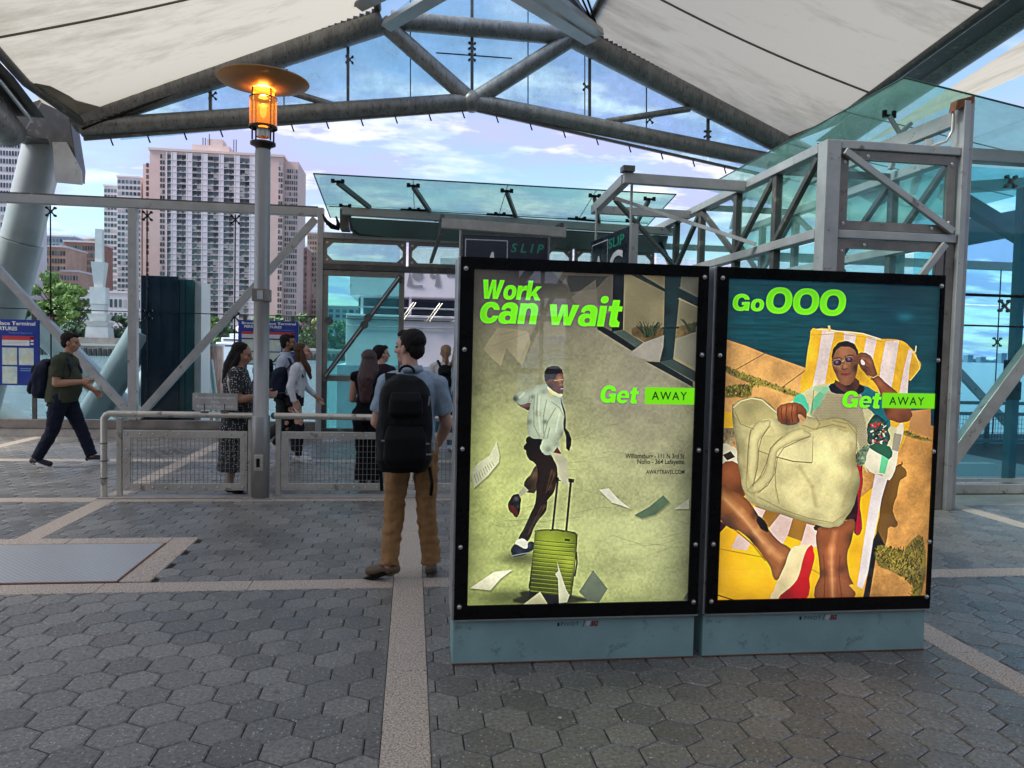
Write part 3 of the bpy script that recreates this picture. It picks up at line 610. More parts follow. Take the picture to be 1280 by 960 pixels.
def octo_frame(x0, x1, z0, z1, y, parent, mat=frame_brown, gl=g_green, fw=.06, ch=.1, bolts=True, th=.05, pane='glass_pane'):
    """bolted plate frame with chamfered opening"""
    o = [(x0, z0), (x1, z0), (x1, z1), (x0, z1)]
    i = [(x0+fw+ch, z0+fw), (x1-fw-ch, z0+fw), (x1-fw, z0+fw+ch), (x1-fw, z1-fw-ch), (x1-fw-ch, z1-fw), (x0+fw+ch, z1-fw), (x0+fw, z1-fw-ch), (x0+fw, z0+fw+ch)]
    vs = [(p[0], y, p[1]) for p in o+i]+[(p[0], y+th, p[1]) for p in o+i]
    fr = [(0, 1, 5, 4), (1, 6, 5), (1, 2, 7, 6), (2, 8, 7), (2, 3, 9, 8), (3, 10, 9), (3, 0, 11, 10), (0, 4, 11)]
    fs = fr+[tuple(k+12 for k in f[::-1]) for f in fr]+[(k, k+12, (k+1) % 4+12, (k+1) % 4) for k in range(4)]+[(4+k, 4+(k+1) % 8, 16+(k+1) % 8, 16+k) for k in range(8)]
    f = MB().add(vs, fs).build('panel_frame', mat, parent)
    MB().box((x0+fw*.6, y+th*.4, z0+fw*.6), (x1-fw*.6, y+th*.4+.012, z1-fw*.6)).build(pane, gl, parent)
    if bolts:
        e = fw*.5+ch*.35
        one(lambda m: bolt(m, .016), 'bolt', chrome, [(px, y, pz) for px in (x0+e, x1-e) for pz in (z0+e, z1-e)], parent)
    return f
for i in range(4): octo_frame(xs_[i]+.02, xs_[i+1]-.02, zB1+.005, zA0-.005, GY-.05, gp)
# left door leaf
dx0, dx1 = xx_(403)+.01, xx_(506)
for a, b in (((dx0, 1.02), (dx1, 1.12)), ((dx0, zB0-.10), (dx1, zB0-.004)), ((dx0, .08), (dx1, .2))): MB().box((a[0], GY-.06, a[1]), (b[0], GY+.04, b[1])).build('door_rail', frame_brown if a[1] > .5 else steel_dark, gp, bev=.004)
for x in (dx0, dx1-.09): 
    MB().box((x, GY-.055, .203), (x+.09, GY+.035, 1.017)).build('door_stile', steel_dark, gp); MB().box((x, GY-.055, 1.123), (x+.09, GY+.035, zB0-.103)).build('door_stile', frame_brown, gp)
MB().box((dx0+.05, GY-.01, 1.1), (dx1-.05, GY+.002, zB0-.08)).build('glass_pane', g_teal, gp); MB().box((dx0+.05, GY-.01, .15), (dx1-.05, GY+.002, 1.05)).build('glass_pane', g_teal, gp)
MB().bar((dx0+.05, GY-.09, 1.08), (dx1-.06, GY-.09, zB0-.06), .08, .05, (0, 1, 0)).build('diagonal_strut', steel_dark, gp, bev=.004)
MB().bar((dx0+.07, GY-.125, 1.10), (dx1-.09, GY-.125, zB0-.085), .02, .01, (0, 1, 0)).build('strut_edge', alu, gp)
def rosette(m):
    m.tube([(0, 0, 0), (0, -.03, 0)], .07, 12); m.tube([(.04, -.03, .04), (.04, -.05, .04)], .02, 8)
one(rosette, 'clamp_disc', steel_dark, [(dx0+.12, GY-.06, 2.05), (dx0+.72, GY-.12, 2.0), (dx0+.78, GY-.12, 2.12)], gp)
MB().box((dx0+.1, GY-.065, 1.13), (dx0+.42, GY-.058, 1.135)).build('kick_plate', steel_dark, gp)
# canopy over the gate
gc = thing('gate_canopy', 'upswept green glass canopy on steel brackets above the slip gate', 'canopy', (0, 12, 3.8))
oY = 11.17; A_, B_ = atY(392, 217, oY), atY(845, 243, oY); C_, D_ = atY(413, 272, 13.2), atY(800, 292, 13.2)
def ipt(u, v): return A_.lerp(B_, u).lerp(C_.lerp(D_, u), v)
us = [0, .262, .52, .77, 1.0]
for i in range(4):
    for v0, v1 in ((0, .66), (.664, 1)):
        MB().plate([ipt(us[i]+.0006, v0), ipt(us[i+1]-.0006, v0), ipt(us[i+1]-.0006, v1), ipt(us[i]+.0006, v1)], .016).build('glass_pane', g_green, gc)
bY = 12.45
edgem = pbr('glass_edge_dark', (.02, .07, .06), .3)
for p_, q_ in ((A_, B_), (A_, C_), (B_, D_)): MB().tube([p_, q_], .011, 6).build('edge_seal', edgem, gc)
for u_ in us[1:4]: MB().tube([ipt(u_, 0), ipt(u_, 1)], .006, 5).build('joint_seal', edgem, gc)
def gb(px, py, Y=bY): return atY(px, py, Y)
MB().bar(gb(428, 264), gb(842, 290), .14, .12).build('main_beam', steel, gc, bev=.005)
for i, u in enumerate([.06]+us[1:4]+[.93]):
    top = ipt(u, .08)+Vector((0, 0, -.05)); px = 428+(845-428)*u; foot = gb(px, 264+26*u)+Vector((0, 0, .08))
    if i == 0 or i == 4: foot = foot+Vector((.12 if i == 0 else -.3, 0, 0))
    MB().bar(foot, top, .05, .07).build('bracket_arm', steel_dark, gc)
    if 0 < i < 4: MB().tube([foot+Vector((0, 0, .02)), ipt(u, .6)+Vector((-.22, 0, -.06))], .02, 6).build('bracket_strut', blackm, gc)
    for v in (.08, .62):
        c = ipt(u, v)+Vector((0, 0, -.045)); m = MB()
        for dx in (-.07, .07): m.bar(c, c+Vector((dx, -.02, .01)), .025, .03); m.tube([c+Vector((dx, -.03, -.02)), c+Vector((dx, -.03, .035))], .028, 8)
        m.build('spider_fitting', blackm, gc)
MB().tube([ipt(.01, .66)+Vector((0, 0, -.03)), ipt(.99, .66)+Vector((0, 0, -.03))], .008, 5).build('tension_rod', blackm, gc)
# gutter tray and soffit
MB().plate([atY(438, 273, 12.5), atY(835, 296, 12.5), atY(830, 316, 13.15), atY(441, 293, 13.15)], .03).build('soffit_panel', pbr('soffit_green_metal', (.16, .22, .20), .5, .3), gc)
MB().tube([atY(437, 270, 12.48), atY(440, 288, 12.9), atY(448, 293, 13.1), atY(480, 295, 13.15)], .025, 8).build('conduit', steel_dark, gc)
m = MB(); r = random.Random(2)
for k in range(5): m.tube([atY(404+k, 268+k*3, 12.9), atY(406+k*4, 276+k*2, 12.8), atY(414+k*3, 285, 12.8), atY(424-k, 287-k*4, 12.9)], .018, 6)
m.build('cable_bundle', blackm, gc); 
MB().box((atY(427, 270, 13).x, 12.7, atY(427, 289, 13).z), (atY(438, 270, 13).x, 13.1, atY(427, 264, 13).z)).build('junction_box', steel_dark, gc)
for px in (545, 600, 660): MB().tube([gb(px, 276), atY(px-22, 262+8, 13.1)], .02, 6).build('tie_rod', steel_dark, gc)
# sign beam and signs
SYp = 11.0
def slipsign(nm, label, a, b, z0, z1, along, digit=None, numx=None):
    t = thing(nm, label, 'sign', ((a[0]+b[0])/2, (a[1]+b[1])/2, z0))
    return t
navys = pbr('sign_navy_enamel', (.006, .010, .022), .25)
green_let = pbr('sign_green_letters', (.01, .24, .15), .5); white_let = pbr('sign_white_print', (.75, .75, .75), .5)
def text(s, size, mat, parent, org, ux=(1, 0, 0), uz=(0, 0, 1), bold=0.0, shear=0.0, sx=1.0, spacing=1.0, align='LEFT', name='lettering', width=None, proud=.0):
    """flat lettering: origin is the left end of the baseline (world), ux/uz span the sign"""
    cu = bpy.data.curves.new('t', 'FONT'); cu.body = s; cu.size = 1.0; cu.shear = shear; cu.offset = bold; cu.space_character = spacing; cu.resolution_u = 3
    to = bpy.data.objects.new('t', cu); col.objects.link(to)
    dg_ = bpy.context.evaluated_depsgraph_get(); me = bpy.data.meshes.new_from_object(to.evaluated_get(dg_)); bpy.data.objects.remove(to)
    xsx = [v.co.x for v in me.vertices]; ysy = [v.co.y for v in me.vertices]; x0_, x1_ = min(xsx), max(xsx); cap = max(ysy)
    k = size/0.72 if width is None else None
    ky = size/cap if cap else size; kx = (width/(x1_-x0_)) if width else ky*sx
    off = {'LEFT': 0, 'CENTER': -(x1_-x0_)*kx/2, 'RIGHT': -(x1_-x0_)*kx}[align]
    ux = Vector(ux).normalized(); uz = Vector(uz).normalized(); nn = ux.cross(uz)   # towards the reader
    nn = -nn if nn.dot(Vector(org)-CAM) > 0 else nn
    o_ = Vector(org)+nn*proud
    base = W[parent]
    for v in me.vertices:
        p = o_+ux*((v.co.x-x0_)*kx+off)+uz*(v.co.y*ky); v.co = p-o_
    me.materials.clear(); me.materials.append(mat)
    o = bpy.data.objects.new(name, me); o.location = o_-base; put(o, parent); W[o] = o_; return o
s1 = thing('slip_sign', 'navy SLIP sign hung in front of the gate, left one facing the camera', 'sign', (1.3, SYp, 3.0), 'slip signs')
a, b = atY(579, 293, SYp), atY(684, 298, SYp); z1 = b.z; xa, xb = a.x, b.x; z0 = z1-.62
MB().box((xa, SYp, z0), (xb, SYp+.09, z1)).build('sign_box', navys, s1, bev=.005)
for q in (((xa-.004, SYp-.012, z1), (xb+.004, SYp+.1, z1+.02)), ((xb+.001, SYp-.01, z0), (xb+.02, SYp+.095, z1-.001)), ((xa-.02, SYp-.01, z0), (xa-.001, SYp+.095, z1-.001))): MB().box(*q).build('sign_edge', steel_dark, s1)
fr = pbr('sign_pale_outline', (.5, .5, .5), .4)
u0, u1 = xa+.03, xa+(xb-xa)*.53; v1, v0 = z1-.055, z0+.06
for q in (((u0, v1-.014), (u1, v1)), ((u0, v0), (u1, v0+.014)), ((u0, v0+.014), (u0+.014, v1-.014)), ((u1-.014, v0+.014), (u1, v1-.014))): MB().box((q[0][0], SYp-.004, q[0][1]), (q[1][0], SYp-.0005, q[1][1])).build('outline', fr, s1)
text('S L I P', .13, green_let, s1, (u1+.045, SYp-.002, z1-.22), bold=.02, shear=.2, width=(xb-u1)-.09)
text('A', .36, white_let, s1, ((u0+u1)/2-.06, SYp-.002, v0-.03), bold=.01, shear=.2, width=.22)
sb = thing('sign_beam', 'pale channel beam carrying the left SLIP sign', 'beam', (1.2, SYp, 3.4))
MB().bar(atY(552, 279, SYp+.05), atY(707, 291, SYp+.05), .1, .14).build('channel', pbr('pale_channel', (.36, .34, .30), .5, .3, .2, 6), sb, bev=.005)
for px in (576, 686): 
    p = atY(px, 284+(px-576)*.09, SYp+.05); MB().tube([p, p+Vector((0, 0, -.95))], .02, 8).build('hanger', steel, sb)
for px in (553, 702): p = atY(px, 281+(px-553)*.07, SYp+.05); MB().bar(p+Vector((0, -.0, .11)), p+Vector((0, 1.4, .16)), .06, .08).build('support_arm', steel_dark, sb); MB().bar(p+Vector((0, .1, -.05)), p+Vector((-.12, 1.6, -.36)), .05, .05).build('support_strut', steel_dark, sb)
# ------------------------------------------------------------------ gangway house at right
GX, GX2, gy0, gy1 = 4.27, 5.72, 7.45, 13.2
gh = thing('gangway_house', 'steel framed gangway house with glass panels and diagonal trusses behind the posters', 'structure', (5, 10, 0))
def bx(a, b, name, mat=steel, bev=.006, par=gh): return MB().box(a, b).build(name, mat, par, bev=bev)
bx((GX-.07, gy0-.09, 0), (GX+.09, gy0+.09, 3.87), 'corner_post'); 
bx((GX2+.005, gy0-.1, 0), (GX2+.075, gy0+.1, 4.36), 'tall_post'); bx((GX2+.08, gy0-.06, 0), (GX2+.15, gy0+.06, 4.4), 'tall_post')
bx((GX2-.10, gy0-.05, 0), (GX2-.0, gy0+.05, 2.87), 'inner_post', frame_brown)
bx((GX+.095, gy0-.08, 3.79), (GX2, gy0+.08, 3.875), 'top_beam'); bx((GX+.095, gy0-.08, 2.87), (GX2-.0, gy0+.08, 2.955), 'mid_beam')
bx((GX+.095, gy0-.07, 1.80), (GX2-.105, gy0+.07, 1.88), 'mid_beam'); bx((GX+.095, gy0-.07, .02), (GX2-.105, gy0+.07, .12), 'bottom_beam')
def sq_frame(x0, x1, z0, z1, y, fw=.09):
    octo_frame(x0, x1, z0, z1, y, gh, frame_brown, g_box, fw, .012, False)
    one(lambda m: bolt(m, .014), 'bolt', chrome, [(x0+.05, y, z1-.12), (x1-.05, y, z1-.08), (x0+.05, y, z0+.06), (x1-.06, y, z0+.12), (x0+.3, y, z1-.05), (x1-.25, y, z0+.05)], gh)
sq_frame(GX+.11, GX2-.03, 2.965, 3.78, gy0-.05); sq_frame(GX+.11, GX2-.12, 1.89, 2.86, gy0-.05); sq_frame(GX+.11, GX2-.12, .13, 1.79, gy0-.05)
MB().bar((GX+.13, gy0-.085, 3.76), (GX2-.06, gy0-.085, 2.985), .07, .05, (0, 1, 0)).build('diagonal_brace', steel, gh, bev=.004)
MB().bar((GX2-.14, gy0-.085, 2.85), (GX+.6, gy0-.085, 1.9), .07, .05, (0, 1, 0)).build('diagonal_brace', steel, gh, bev=.004)
# sides
ysd = [gy0+.09, 9.35, 11.3, gy1]
for X_, nm in ((GX, 0), (GX2+.04, 1)):
    bx((X_-.07, gy0+.1, 3.77), (X_+.07, gy1, 3.87), 'top_chord'); bx((X_-.07, gy0+.1, 2.88), (X_+.07, gy1, 2.98), 'mid_chord')
    bx((X_-.06, gy0+.1, .02), (X_+.06, gy1, .12), 'bottom_chord')
    yy_ = [gy0+.1, 8.55, 9.65, 10.9, 12.0, gy1-.1]
    for k in range(5):
        a, b = yy_[k], yy_[k+1]
        if k: bx((X_-.045, a-.05, 2.983), (X_+.045, a+.05, 3.767), 'truss_post', steel_dark); bx((X_-.045, a-.05, .123), (X_+.045, a+.05, 2.877), 'side_post', steel_dark)
        p, q = ((X_-.02, a+.05, 3.74), (X_-.02, b-.06, 3.01)) if k % 2 else ((X_-.02, a+.05, 3.01), (X_-.02, b-.06, 3.74))
        if k == 0: p, q = (X_-.02, a+.05, 3.74), (X_-.02, b-.06, 3.01)
        MB().bar(p, q, .06, .06, (1, 0, 0)).build('diagonal_brace', steel_dark, gh)
        MB().box((X_+.03, a+.02, 3.0), (X_+.042, b-.02, 3.75)).build('glass_pane', g_green if k < 2 else g_box, gh)
        MB().box((X_+.03, a+.02, .14), (X_+.042, b-.02, 2.86)).build('glass_pane', g_box, gh)
bx((GX+.08, gy1-.1, 3.5), (GX2, gy1, 3.6), 'end_beam'); bx((GX+.08, gy1-.1, 2.88), (GX2, gy1, 2.98), 'end_beam')
for y in (8.55, 10.9): bx((GX+.075, y-.04, 3.78), (GX2-.035, y+.04, 3.86), 'roof_joist', steel_dark)
# outrigger carrying the second slip sign
og = thing('outrigger_frame', 'cantilevered steel frame reaching left from the gangway house with crossed stays', 'frame', (3.6, 10, 3.8))
zO = 3.81
pf = atY(785, 223, 9.3); pb_ = atY(742, 262, 11.25)
eX = pf.x; zf = pf.z; zb_ = pb_.z
MB().bar((eX-.06, 9.3, zf), (GX-.075, 9.3, zO-.02), .09, .13).build('front_arm', steel, og, bev=.005)
MB().bar((pb_.x, 11.25, zb_), (GX-.075, 11.25, zO-.04), .09, .12).build('back_arm', steel, og, bev=.005)
MB().bar((eX-.02, 9.36, zf-.005), (pb_.x+.02, 11.3, zb_), .1, .13).build('end_arm', steel, og, bev=.005)
MB().box((eX-.09, 9.2, zf+.07), (eX+.06, 9.35, zf+.14)).build('end_block', steel_dark, og)
e = atY(770, 248, 9.9)
MB().bar(e, (GX-.08, 8.9, 3.0), .045, .045).build('stay', steel, og); MB().bar(e+Vector((0, .06, 0)), (GX-.08, 11.6, 2.95), .05, .05).build('stay', steel_dark, og)
s2 = thing('slip_sign', 'navy SLIP sign C seen edge-on under the outrigger frame, right one', 'sign', (pf.x, 10, 3.0), 'slip signs')
f0, f1 = atY(789, 283, 9.5), atY(742, 297, 11.0)
# sign plane between those two
dirs = Vector((f0.x-f1.x, f0.y-f1.y, 0)); Lg = dirs.length; dirs.normalize(); nrm = Vector((0, 0, 1)).cross(dirs); zt2 = f0.z; hb = .75
def sgp(u, z): return Vector((f1.x, f1.y, 0))+dirs*u+Vector((0, 0, z))
MB().plate([sgp(0, zt2-hb), sgp(Lg, zt2-hb), sgp(Lg, zt2), sgp(0, zt2)], .08).build('sign_box', navys, s2, bev=.004)
facing = -nrm if nrm.dot(sgp(0, 3)-CAM) > 0 else nrm
off2 = facing*.043
for (u0_, u1_, za, zb2) in ((.06, Lg*.5, zt2-.075, zt2-.06), (.06, Lg*.5, zt2-.6, zt2-.585), (.06, .075, zt2-.585, zt2-.075), (Lg*.5-.015, Lg*.5, zt2-.585, zt2-.075)):
    MB().add([sgp(u0_, za)+off2, sgp(u1_, za)+off2, sgp(u1_, zb2)+off2, sgp(u0_, zb2)+off2], [(0, 1, 2, 3)]).build('outline', fr, s2)
ud = dirs if dirs.dot(RGT) > 0 else -dirs
st0 = sgp(Lg*.53, zt2-.2)+off2*1.1 if ud.dot(dirs) > 0 else sgp(Lg*.47, zt2-.2)+off2*1.1
text('SLIP', .13, green_let, s2, st0, ux=ud, bold=.02, width=Lg*.4)
text('C', .36, white_let, s2, (sgp(Lg*.56, zt2-.62) if ud.dot(dirs) > 0 else sgp(Lg*.44, zt2-.62))+off2*1.1, ux=ud, bold=.03, width=Lg*.34)
text('A', .30, white_let, s2, (sgp(Lg*.14, zt2-.55) if ud.dot(dirs) > 0 else sgp(Lg*.86, zt2-.55))+off2*1.1, ux=ud, bold=.01, width=Lg*.24)
for p in (sgp(.1, zt2), sgp(Lg-.02, zt2)): MB().tube([p+Vector((0, 0, -.6)), Vector((p.x, p.y, 3.8))], .018, 8).build('hanger', steel, s2)
p = sgp(Lg+.05, zt2); MB().box((p.x-.03, p.y-.06, zt2-.8), (p.x+.06, p.y+.04, zt2+.02)).build('edge_channel', steel, s2)
# canopy over the gangway
cc_ = thing('gangway_canopy', 'big sloping green glass canopy with metal brackets above the gangway house', 'canopy', (6, 9, 4.4))
cY = 7.6; K0 = atY(1130, 97, cY); K1 = atY(1300, 140, cY); K1 = K0+(K1-K0)*2.2; yE = 13.3
def kpt(u, y): return Vector((K0.x+(K1.x-K0.x)*u, y, K0.z+(K1.z-K0.z)*u))
cys = [cY, 8.75, 10.2, 11.7, yE]
for i in range(4):
    for j, (u0_, u1_) in enumerate(((0, .46), (.465, 1))):
        MB().plate([kpt(u0_, cys[i]+.004), kpt(u1_, cys[i]+.004), kpt(u1_, cys[i+1]-.004), kpt(u0_, cys[i+1]-.004)], .018).build('glass_pane', g_green, cc_)
MB().tube([kpt(0, cY), kpt(1, cY)], .010, 6).build('edge_seal', edgem, cc_); MB().tube([kpt(0, cY), kpt(0, yE)], .010, 6).build('edge_seal', edgem, cc_)
for y in cys[1:-1]: MB().tube([kpt(0, y), kpt(1, y)], .007, 5).build('joint_seal', edgem, cc_)
for y in cys[1:]:
    c = kpt(.16, y-.35)
    m = MB(); m.bar((c.x-.15, y-.35, 3.88), (c.x-.05, y-.35, c.z-.25), .06, .05); m.bar((c.x-.05, y-.35, c.z-.25), (c.x-.2, y-.35, c.z-.05), .04, .04); m.bar((c.x-.05, y-.35, c.z-.25), (c.x+.12, y-.3, c.z-.10), .04, .04)
    m.build('bracket', steel, cc_)
    q = c+Vector((-.2, 0, -.02)); m = MB()
    for dx in (-.06, .06): m.tube([q+Vector((dx, 0, -.05)), q+Vector((dx, 0, .03))], .028, 8)
    m.bar(q+Vector((-.06, 0, -.03)), q+Vector((.06, 0, -.03)), .03, .03); m.build('spider_fitting', blackm, cc_)
MB().bar((GX2+.0, gy0+.05, 4.2), (GX2-.25, 10.2, 4.12), .09, .16).build('support_beam', steel, cc_, bev=.005)
MB().bar((GX2-.1, gy0+.3, 4.0), (6.9, 9.8, 3.98), .08, .12).build('support_beam', steel, cc_, bev=.005)
MB().tube([(GX2-.07, gy0-.02, 4.3), (GX2-.08, gy0-.03, 4.05), (GX2-.12, gy0, 3.95), (GX2-.3, gy0, 3.885)], .014, 8).build('conduit', steel_lt, cc_)
MB().plate([(GX2-.1, gy0-.04, 4.25), (GX2-.08, gy0-.04, 4.36), (GX2+.12, gy0-.04, 4.42), (GX2+.11, gy0-.04, 4.34)], .1).build('cap_clamp', rust, cc_)
# right windscreen
WY = 8.3
rw = thing('glass_windscreen', 'cyan glass windscreen with a heavy diagonal brace at the right edge', 'windscreen', (7, WY, 0))
MB().box((5.93, WY-.08, 3.99), (12, WY+.08, 4.14)).build('top_rail', steel, rw, bev=.008); MB().box((5.93, WY-.06, 0.005), (12, WY+.1, .13)).build('kerb', steel_lt, rw, bev=.01)
MB().box((5.93, WY-.04, .15), (12, WY+.02, .19)).build('bottom_rail', steel_lt, rw)
for i, (a, b) in enumerate(((5.95, 7.15), (7.16, 8.6), (8.61, 10.2))):
    for z0, z1 in ((.2, 2.3), (2.31, 3.96)): MB().box((a, WY+.07, z0), (b, WY+.082, z1)).build('glass_pane', g_cyan, rw)
MB().bar((6.28, WY-.02, .16), (9.1, WY-.02, 3.95), .17, .12, (0, 1, 0)).build('brace', steel_lt, rw, bev=.006)
one(lambda m: spider(m, -.02, .08), 'spider_fitting', steel_dark, [(7.155, WY+.06, 2.3), (8.605, WY+.06, 2.3), (7.155, WY+.06, 3.8)], rw)
for z in (2.05, 2.42): MB().tube([(5.95, WY+.03, z), (10, WY+.03, z)], .012 if z < 2.3 else .02, 6).build('tension_rod', blackm, rw)
# far windscreen and rail beyond it
rw2 = thing('glass_windscreen', 'further blue glass windscreen facing the open harbour, seen through the right one', 'windscreen', (11, 13.3, 0))
for i in range(5):
    a = 6+i*1.9
    for z0, z1 in ((.25, 2.0), (2.01, 3.4)): MB().box((a+.01, 13.4, z0), (a+1.89, 13.412, z1)).build('glass_pane', g_clear, rw2)
one(lambda m: spider(m, -.02, .1), 'spider_fitting', blackm, [(a, 13.39, 2.0) for a in (7.9, 9.8, 11.35, 13.6)], rw2)
for a in (7.9, 9.8, 11.35, 13.6): MB().tube([(a, 13.37, .2), (a, 13.37, 3.4)], .012, 6).build('tension_rod', blackm, rw2)
MB().box((5.9, 13.3, 3.4), (15.5, 13.45, 3.55)).build('top_rail', steel, rw2); MB().box((5.9, 13.3, .02), (15.5, 13.45, .2)).build('bottom_rail', steel, rw2)
MB().bar((9.3, 13.3, 2.5), (11.6, 13.3, .4), .13, .1, (0, 1, 0)).build('brace', steel, rw2); MB().bar((8.0, 13.3, 3.3), (6.4, 13.3, 1.2), .13, .1, (0, 1, 0)).build('brace', steel, rw2)
tp = pbr('teal_steel', (.05, .13, .14), .4, .3)
for x in (12.3, 9.0): MB().box((x, 13.1, 0), (x+.12, 13.28, 3.6)).build('post', tp, rw2)
gr_ = thing('mesh_guard_rail', 'teal mesh guard rail at the deck edge behind the right glass', 'railing', (9, 12.6, 0))
for z in (.82, .62, .12): MB().box((6.0, 12.57, z), (15, 12.63, z+.06)).build('rail', tp, gr_)
for i in range(9): MB().box((6.2+i*1.1, 12.64, 0), (6.26+i*1.1, 12.7, .88)).build('rail_post', tp, gr_)
m = MB()
for i in range(150): m.box((6.0+i*.06, 12.60, .18), (6.006+i*.06, 12.606, .62))
for k in range(5): m.box((6.0, 12.608, .22+k*.08), (15, 12.614, .226+k*.08))
m.build('wire_mesh', blackm, gr_, kind='stuff')
np_ = thing('notice_post', 'dark notice boards on a post behind the right glass windscreen', 'sign', (7.35, 8.7, 0))
a, b = atY(1257, 450, 8.9), atY(1276, 474, 8.9); MB().box((a.x, 8.9, b.z), (b.x, 8.93, a.z)).build('notice_panel', blackm, np_); a2, b2 = atY(1257, 477, 8.9), atY(1276, 500, 8.9); MB().box((a2.x, 8.9, b2.z), (b2.x, 8.93, a2.z)).build('notice_panel', blackm, np_)
MB().box((b.x-.07, 8.94, 0), (b.x+.03, 9.06, 3.9)).build('post', tp, np_)
for i, (zq, s_) in enumerate(((a.z-.07, 'NOTICE'), (a.z-.15, 'NO ENTRY'), (a2.z-.07, 'NOTICE'))): pass
# ------------------------------------------------------------------ roof: gable truss, valley tubes, fabric
RY = 14.0
T = lambda px, py, y=RY: atY(px, py, y)
gt = thing('gable_truss', 'great peaked tube truss with dirty blue glass infill spanning the terminal roof end', 'truss', (1, RY, 6))
nL, nR, nB = T(478, 28), T(718, 46), T(590, 127)
cL, cR = T(100, 156), T(965, 202); capR = Vector((8.15, RY, 5.2)); capL = T(70, 158)
def tube(a, b, r, name, par=gt, mat=tubem, n=20): return MB().tube([a, Vector(a).lerp(Vector(b), .5), b], r, n).build(name, mat, par)
tube(T(102, 160), nB, .155, 'lower_chord'); rr2 = nB+(cR-nB)*1.35; tube(nB+Vector((.001, 0, 0)), rr2, .155, 'lower_chord')
tube(T(92, 152), nL, .21, 'upper_chord'); ru2 = nR+(T(982, 182)-nR)*1.5; tube(nR, ru2, .21, 'upper_chord')
tube(nL+Vector((.15, 0, .05)), nR+Vector((-.1, 0, -.0)), .165, 'ridge_chord'); tube(nL, nB, .15, 'diagonal_tube'); tube(nR, nB, .15, 'diagonal_tube')
tube(T(330, 105), T(418, 132), .06, 'secondary_tube'); tube(T(758, 152), T(862, 136), .06, 'secondary_tube')
MB().ball(nB, .2, 16, 10).build('node', tubem, gt)
# glazing between the chords
def lerp2(pts, px):
    for (x0, y0), (x1, y1) in zip(pts, pts[1:]):
        if x0 <= px <= x1: return y0+(y1-y0)*(px-x0)/(x1-x0)
    return pts[0][1] if px < pts[0][0] else pts[-1][1]
up = [(95, 160), (478, 24), (600, -70), (716, 40), (985, 184), (1110, 250)]; lo = [(95, 166), (590, 122), (960, 205), (1110, 240)]
gx = [150, 263, 355, 435, 513, 590, 660, 737, 808, 885, 960]
for a, b in zip(gx, gx[1:]):
    n_ = 3; top = [T(a+(b-a)*k/n_+(.6 if k == 0 else -.6 if k == n_ else 0), lerp2(up, a+(b-a)*k/n_)+2, RY+.2) for k in range(n_+1)]
    bot = [T(a+(b-a)*k/n_+(.6 if k == 0 else -.6 if k == n_ else 0), lerp2(lo, a+(b-a)*k/n_)+14, RY+.2) for k in range(n_+1)]
    MB().plate(top+bot[::-1], .014, (0, 1, 0)).build('glass_pane', g_dirty, gt)
for px, w_ in ((263, .05), (355, .02), (435, .05), (513, .02), (590, .055), (660, .02), (737, .05), (731, .018), (808, .02), (885, .05)):
    MB().bar(T(px, lerp2(up, px)+2, RY+.12), T(px, lerp2(lo, px), RY+.12), w_, w_, (0, 1, 0)).build('mullion', steel_dark, gt)
one(lambda m: spider(m, -.02, .075), 'spider_fitting', blackm, [tuple(T(px, py, RY+.16)) for px, py in ((266, 120), (355, 92), (437, 75), (513, 65), (590, 58), (590, 72), (661, 77), (733, 109), (812, 150), (884, 168))], gt)
MB().tube([T(545, 66, RY+.15), T(640, 73, RY+.15)], .012, 6).build('tension_rod', blackm, gt)
# edge rail with hanging clips under the lower chord
for a, b in (((105, 174), (590, 137)), ((590, 137), (955, 219))):
    A2, B2 = T(*a), T(*b); MB().bar(A2, B2, .05, .05).build('edge_rail', steel_dark, gt)
    MB().bar(A2+Vector((0, .05, .035)), B2+Vector((0, .05, .035)), .02, .02).build('glass_edge', g_green, gt)
    n_ = 11 if a[0] < 300 else 9
    for k in range(1, n_+1):
        p = A2.lerp(B2, (k-.3)/n_); MB().tube([p+Vector((-.06, 0, 0)), p, p+Vector((.03, 0, -.09)), p+Vector((.05, 0, -.14))], .014, 5).build('clip', blackm, gt)
# fabric
def fabmat():
    m = bpy.data.materials.new('membrane_fabric'); m.use_nodes = True; t = m.node_tree; t.nodes.clear(); out = N(t, 'ShaderNodeOutputMaterial')
    co = N(t, 'ShaderNodeNewGeometry'); mpn = N(t, 'ShaderNodeMapping'); mpn.inputs['Scale'].default_value = (.25, .9, .25); L(t, co.outputs['Position'], mpn.inputs[0])
    n = N(t, 'ShaderNodeTexNoise', i_Scale=3.2, i_Detail=9., i_Roughness=.75, i_Distortion=.3); L(t, mpn.outputs[0], n.inputs['Vector'])
    n2_ = N(t, 'ShaderNodeTexNoise', i_Scale=.5, i_Detail=4.); L(t, mpn.outputs[0], n2_.inputs['Vector'])
    a_ = N(t, 'ShaderNodeMath', operation='ADD'); L(t, n.outputs[0], a_.inputs[0]); L(t, n2_.outputs[0], a_.inputs[1])
    cr = N(t, 'ShaderNodeValToRGB'); L(t, a_.outputs[0], cr.inputs[0]); cr.color_ramp.elements[0].position = .75; cr.color_ramp.elements[0].color = (.245, .235, .195, 1)
    cr.color_ramp.elements[1].position = 1.2; cr.color_ramp.elements[1].color = (.365, .348, .30, 1)
    d = N(t, 'ShaderNodeBsdfDiffuse'); tl = N(t, 'ShaderNodeBsdfTranslucent'); L(t, cr.outputs[0], d.inputs[0]); L(t, cr.outputs[0], tl.inputs[0])
    mx = N(t, 'ShaderNodeMixShader', i_0=FAB_T); L(t, d.outputs[0], mx.inputs[1]); L(t, tl.outputs[0], mx.inputs[2]); L(t, mx.outputs[0], out.inputs[0]); return m
FAB_T = .62
fabric = fabmat(); seamm = pbr('fabric_seam', (.17, .155, .125), .8)
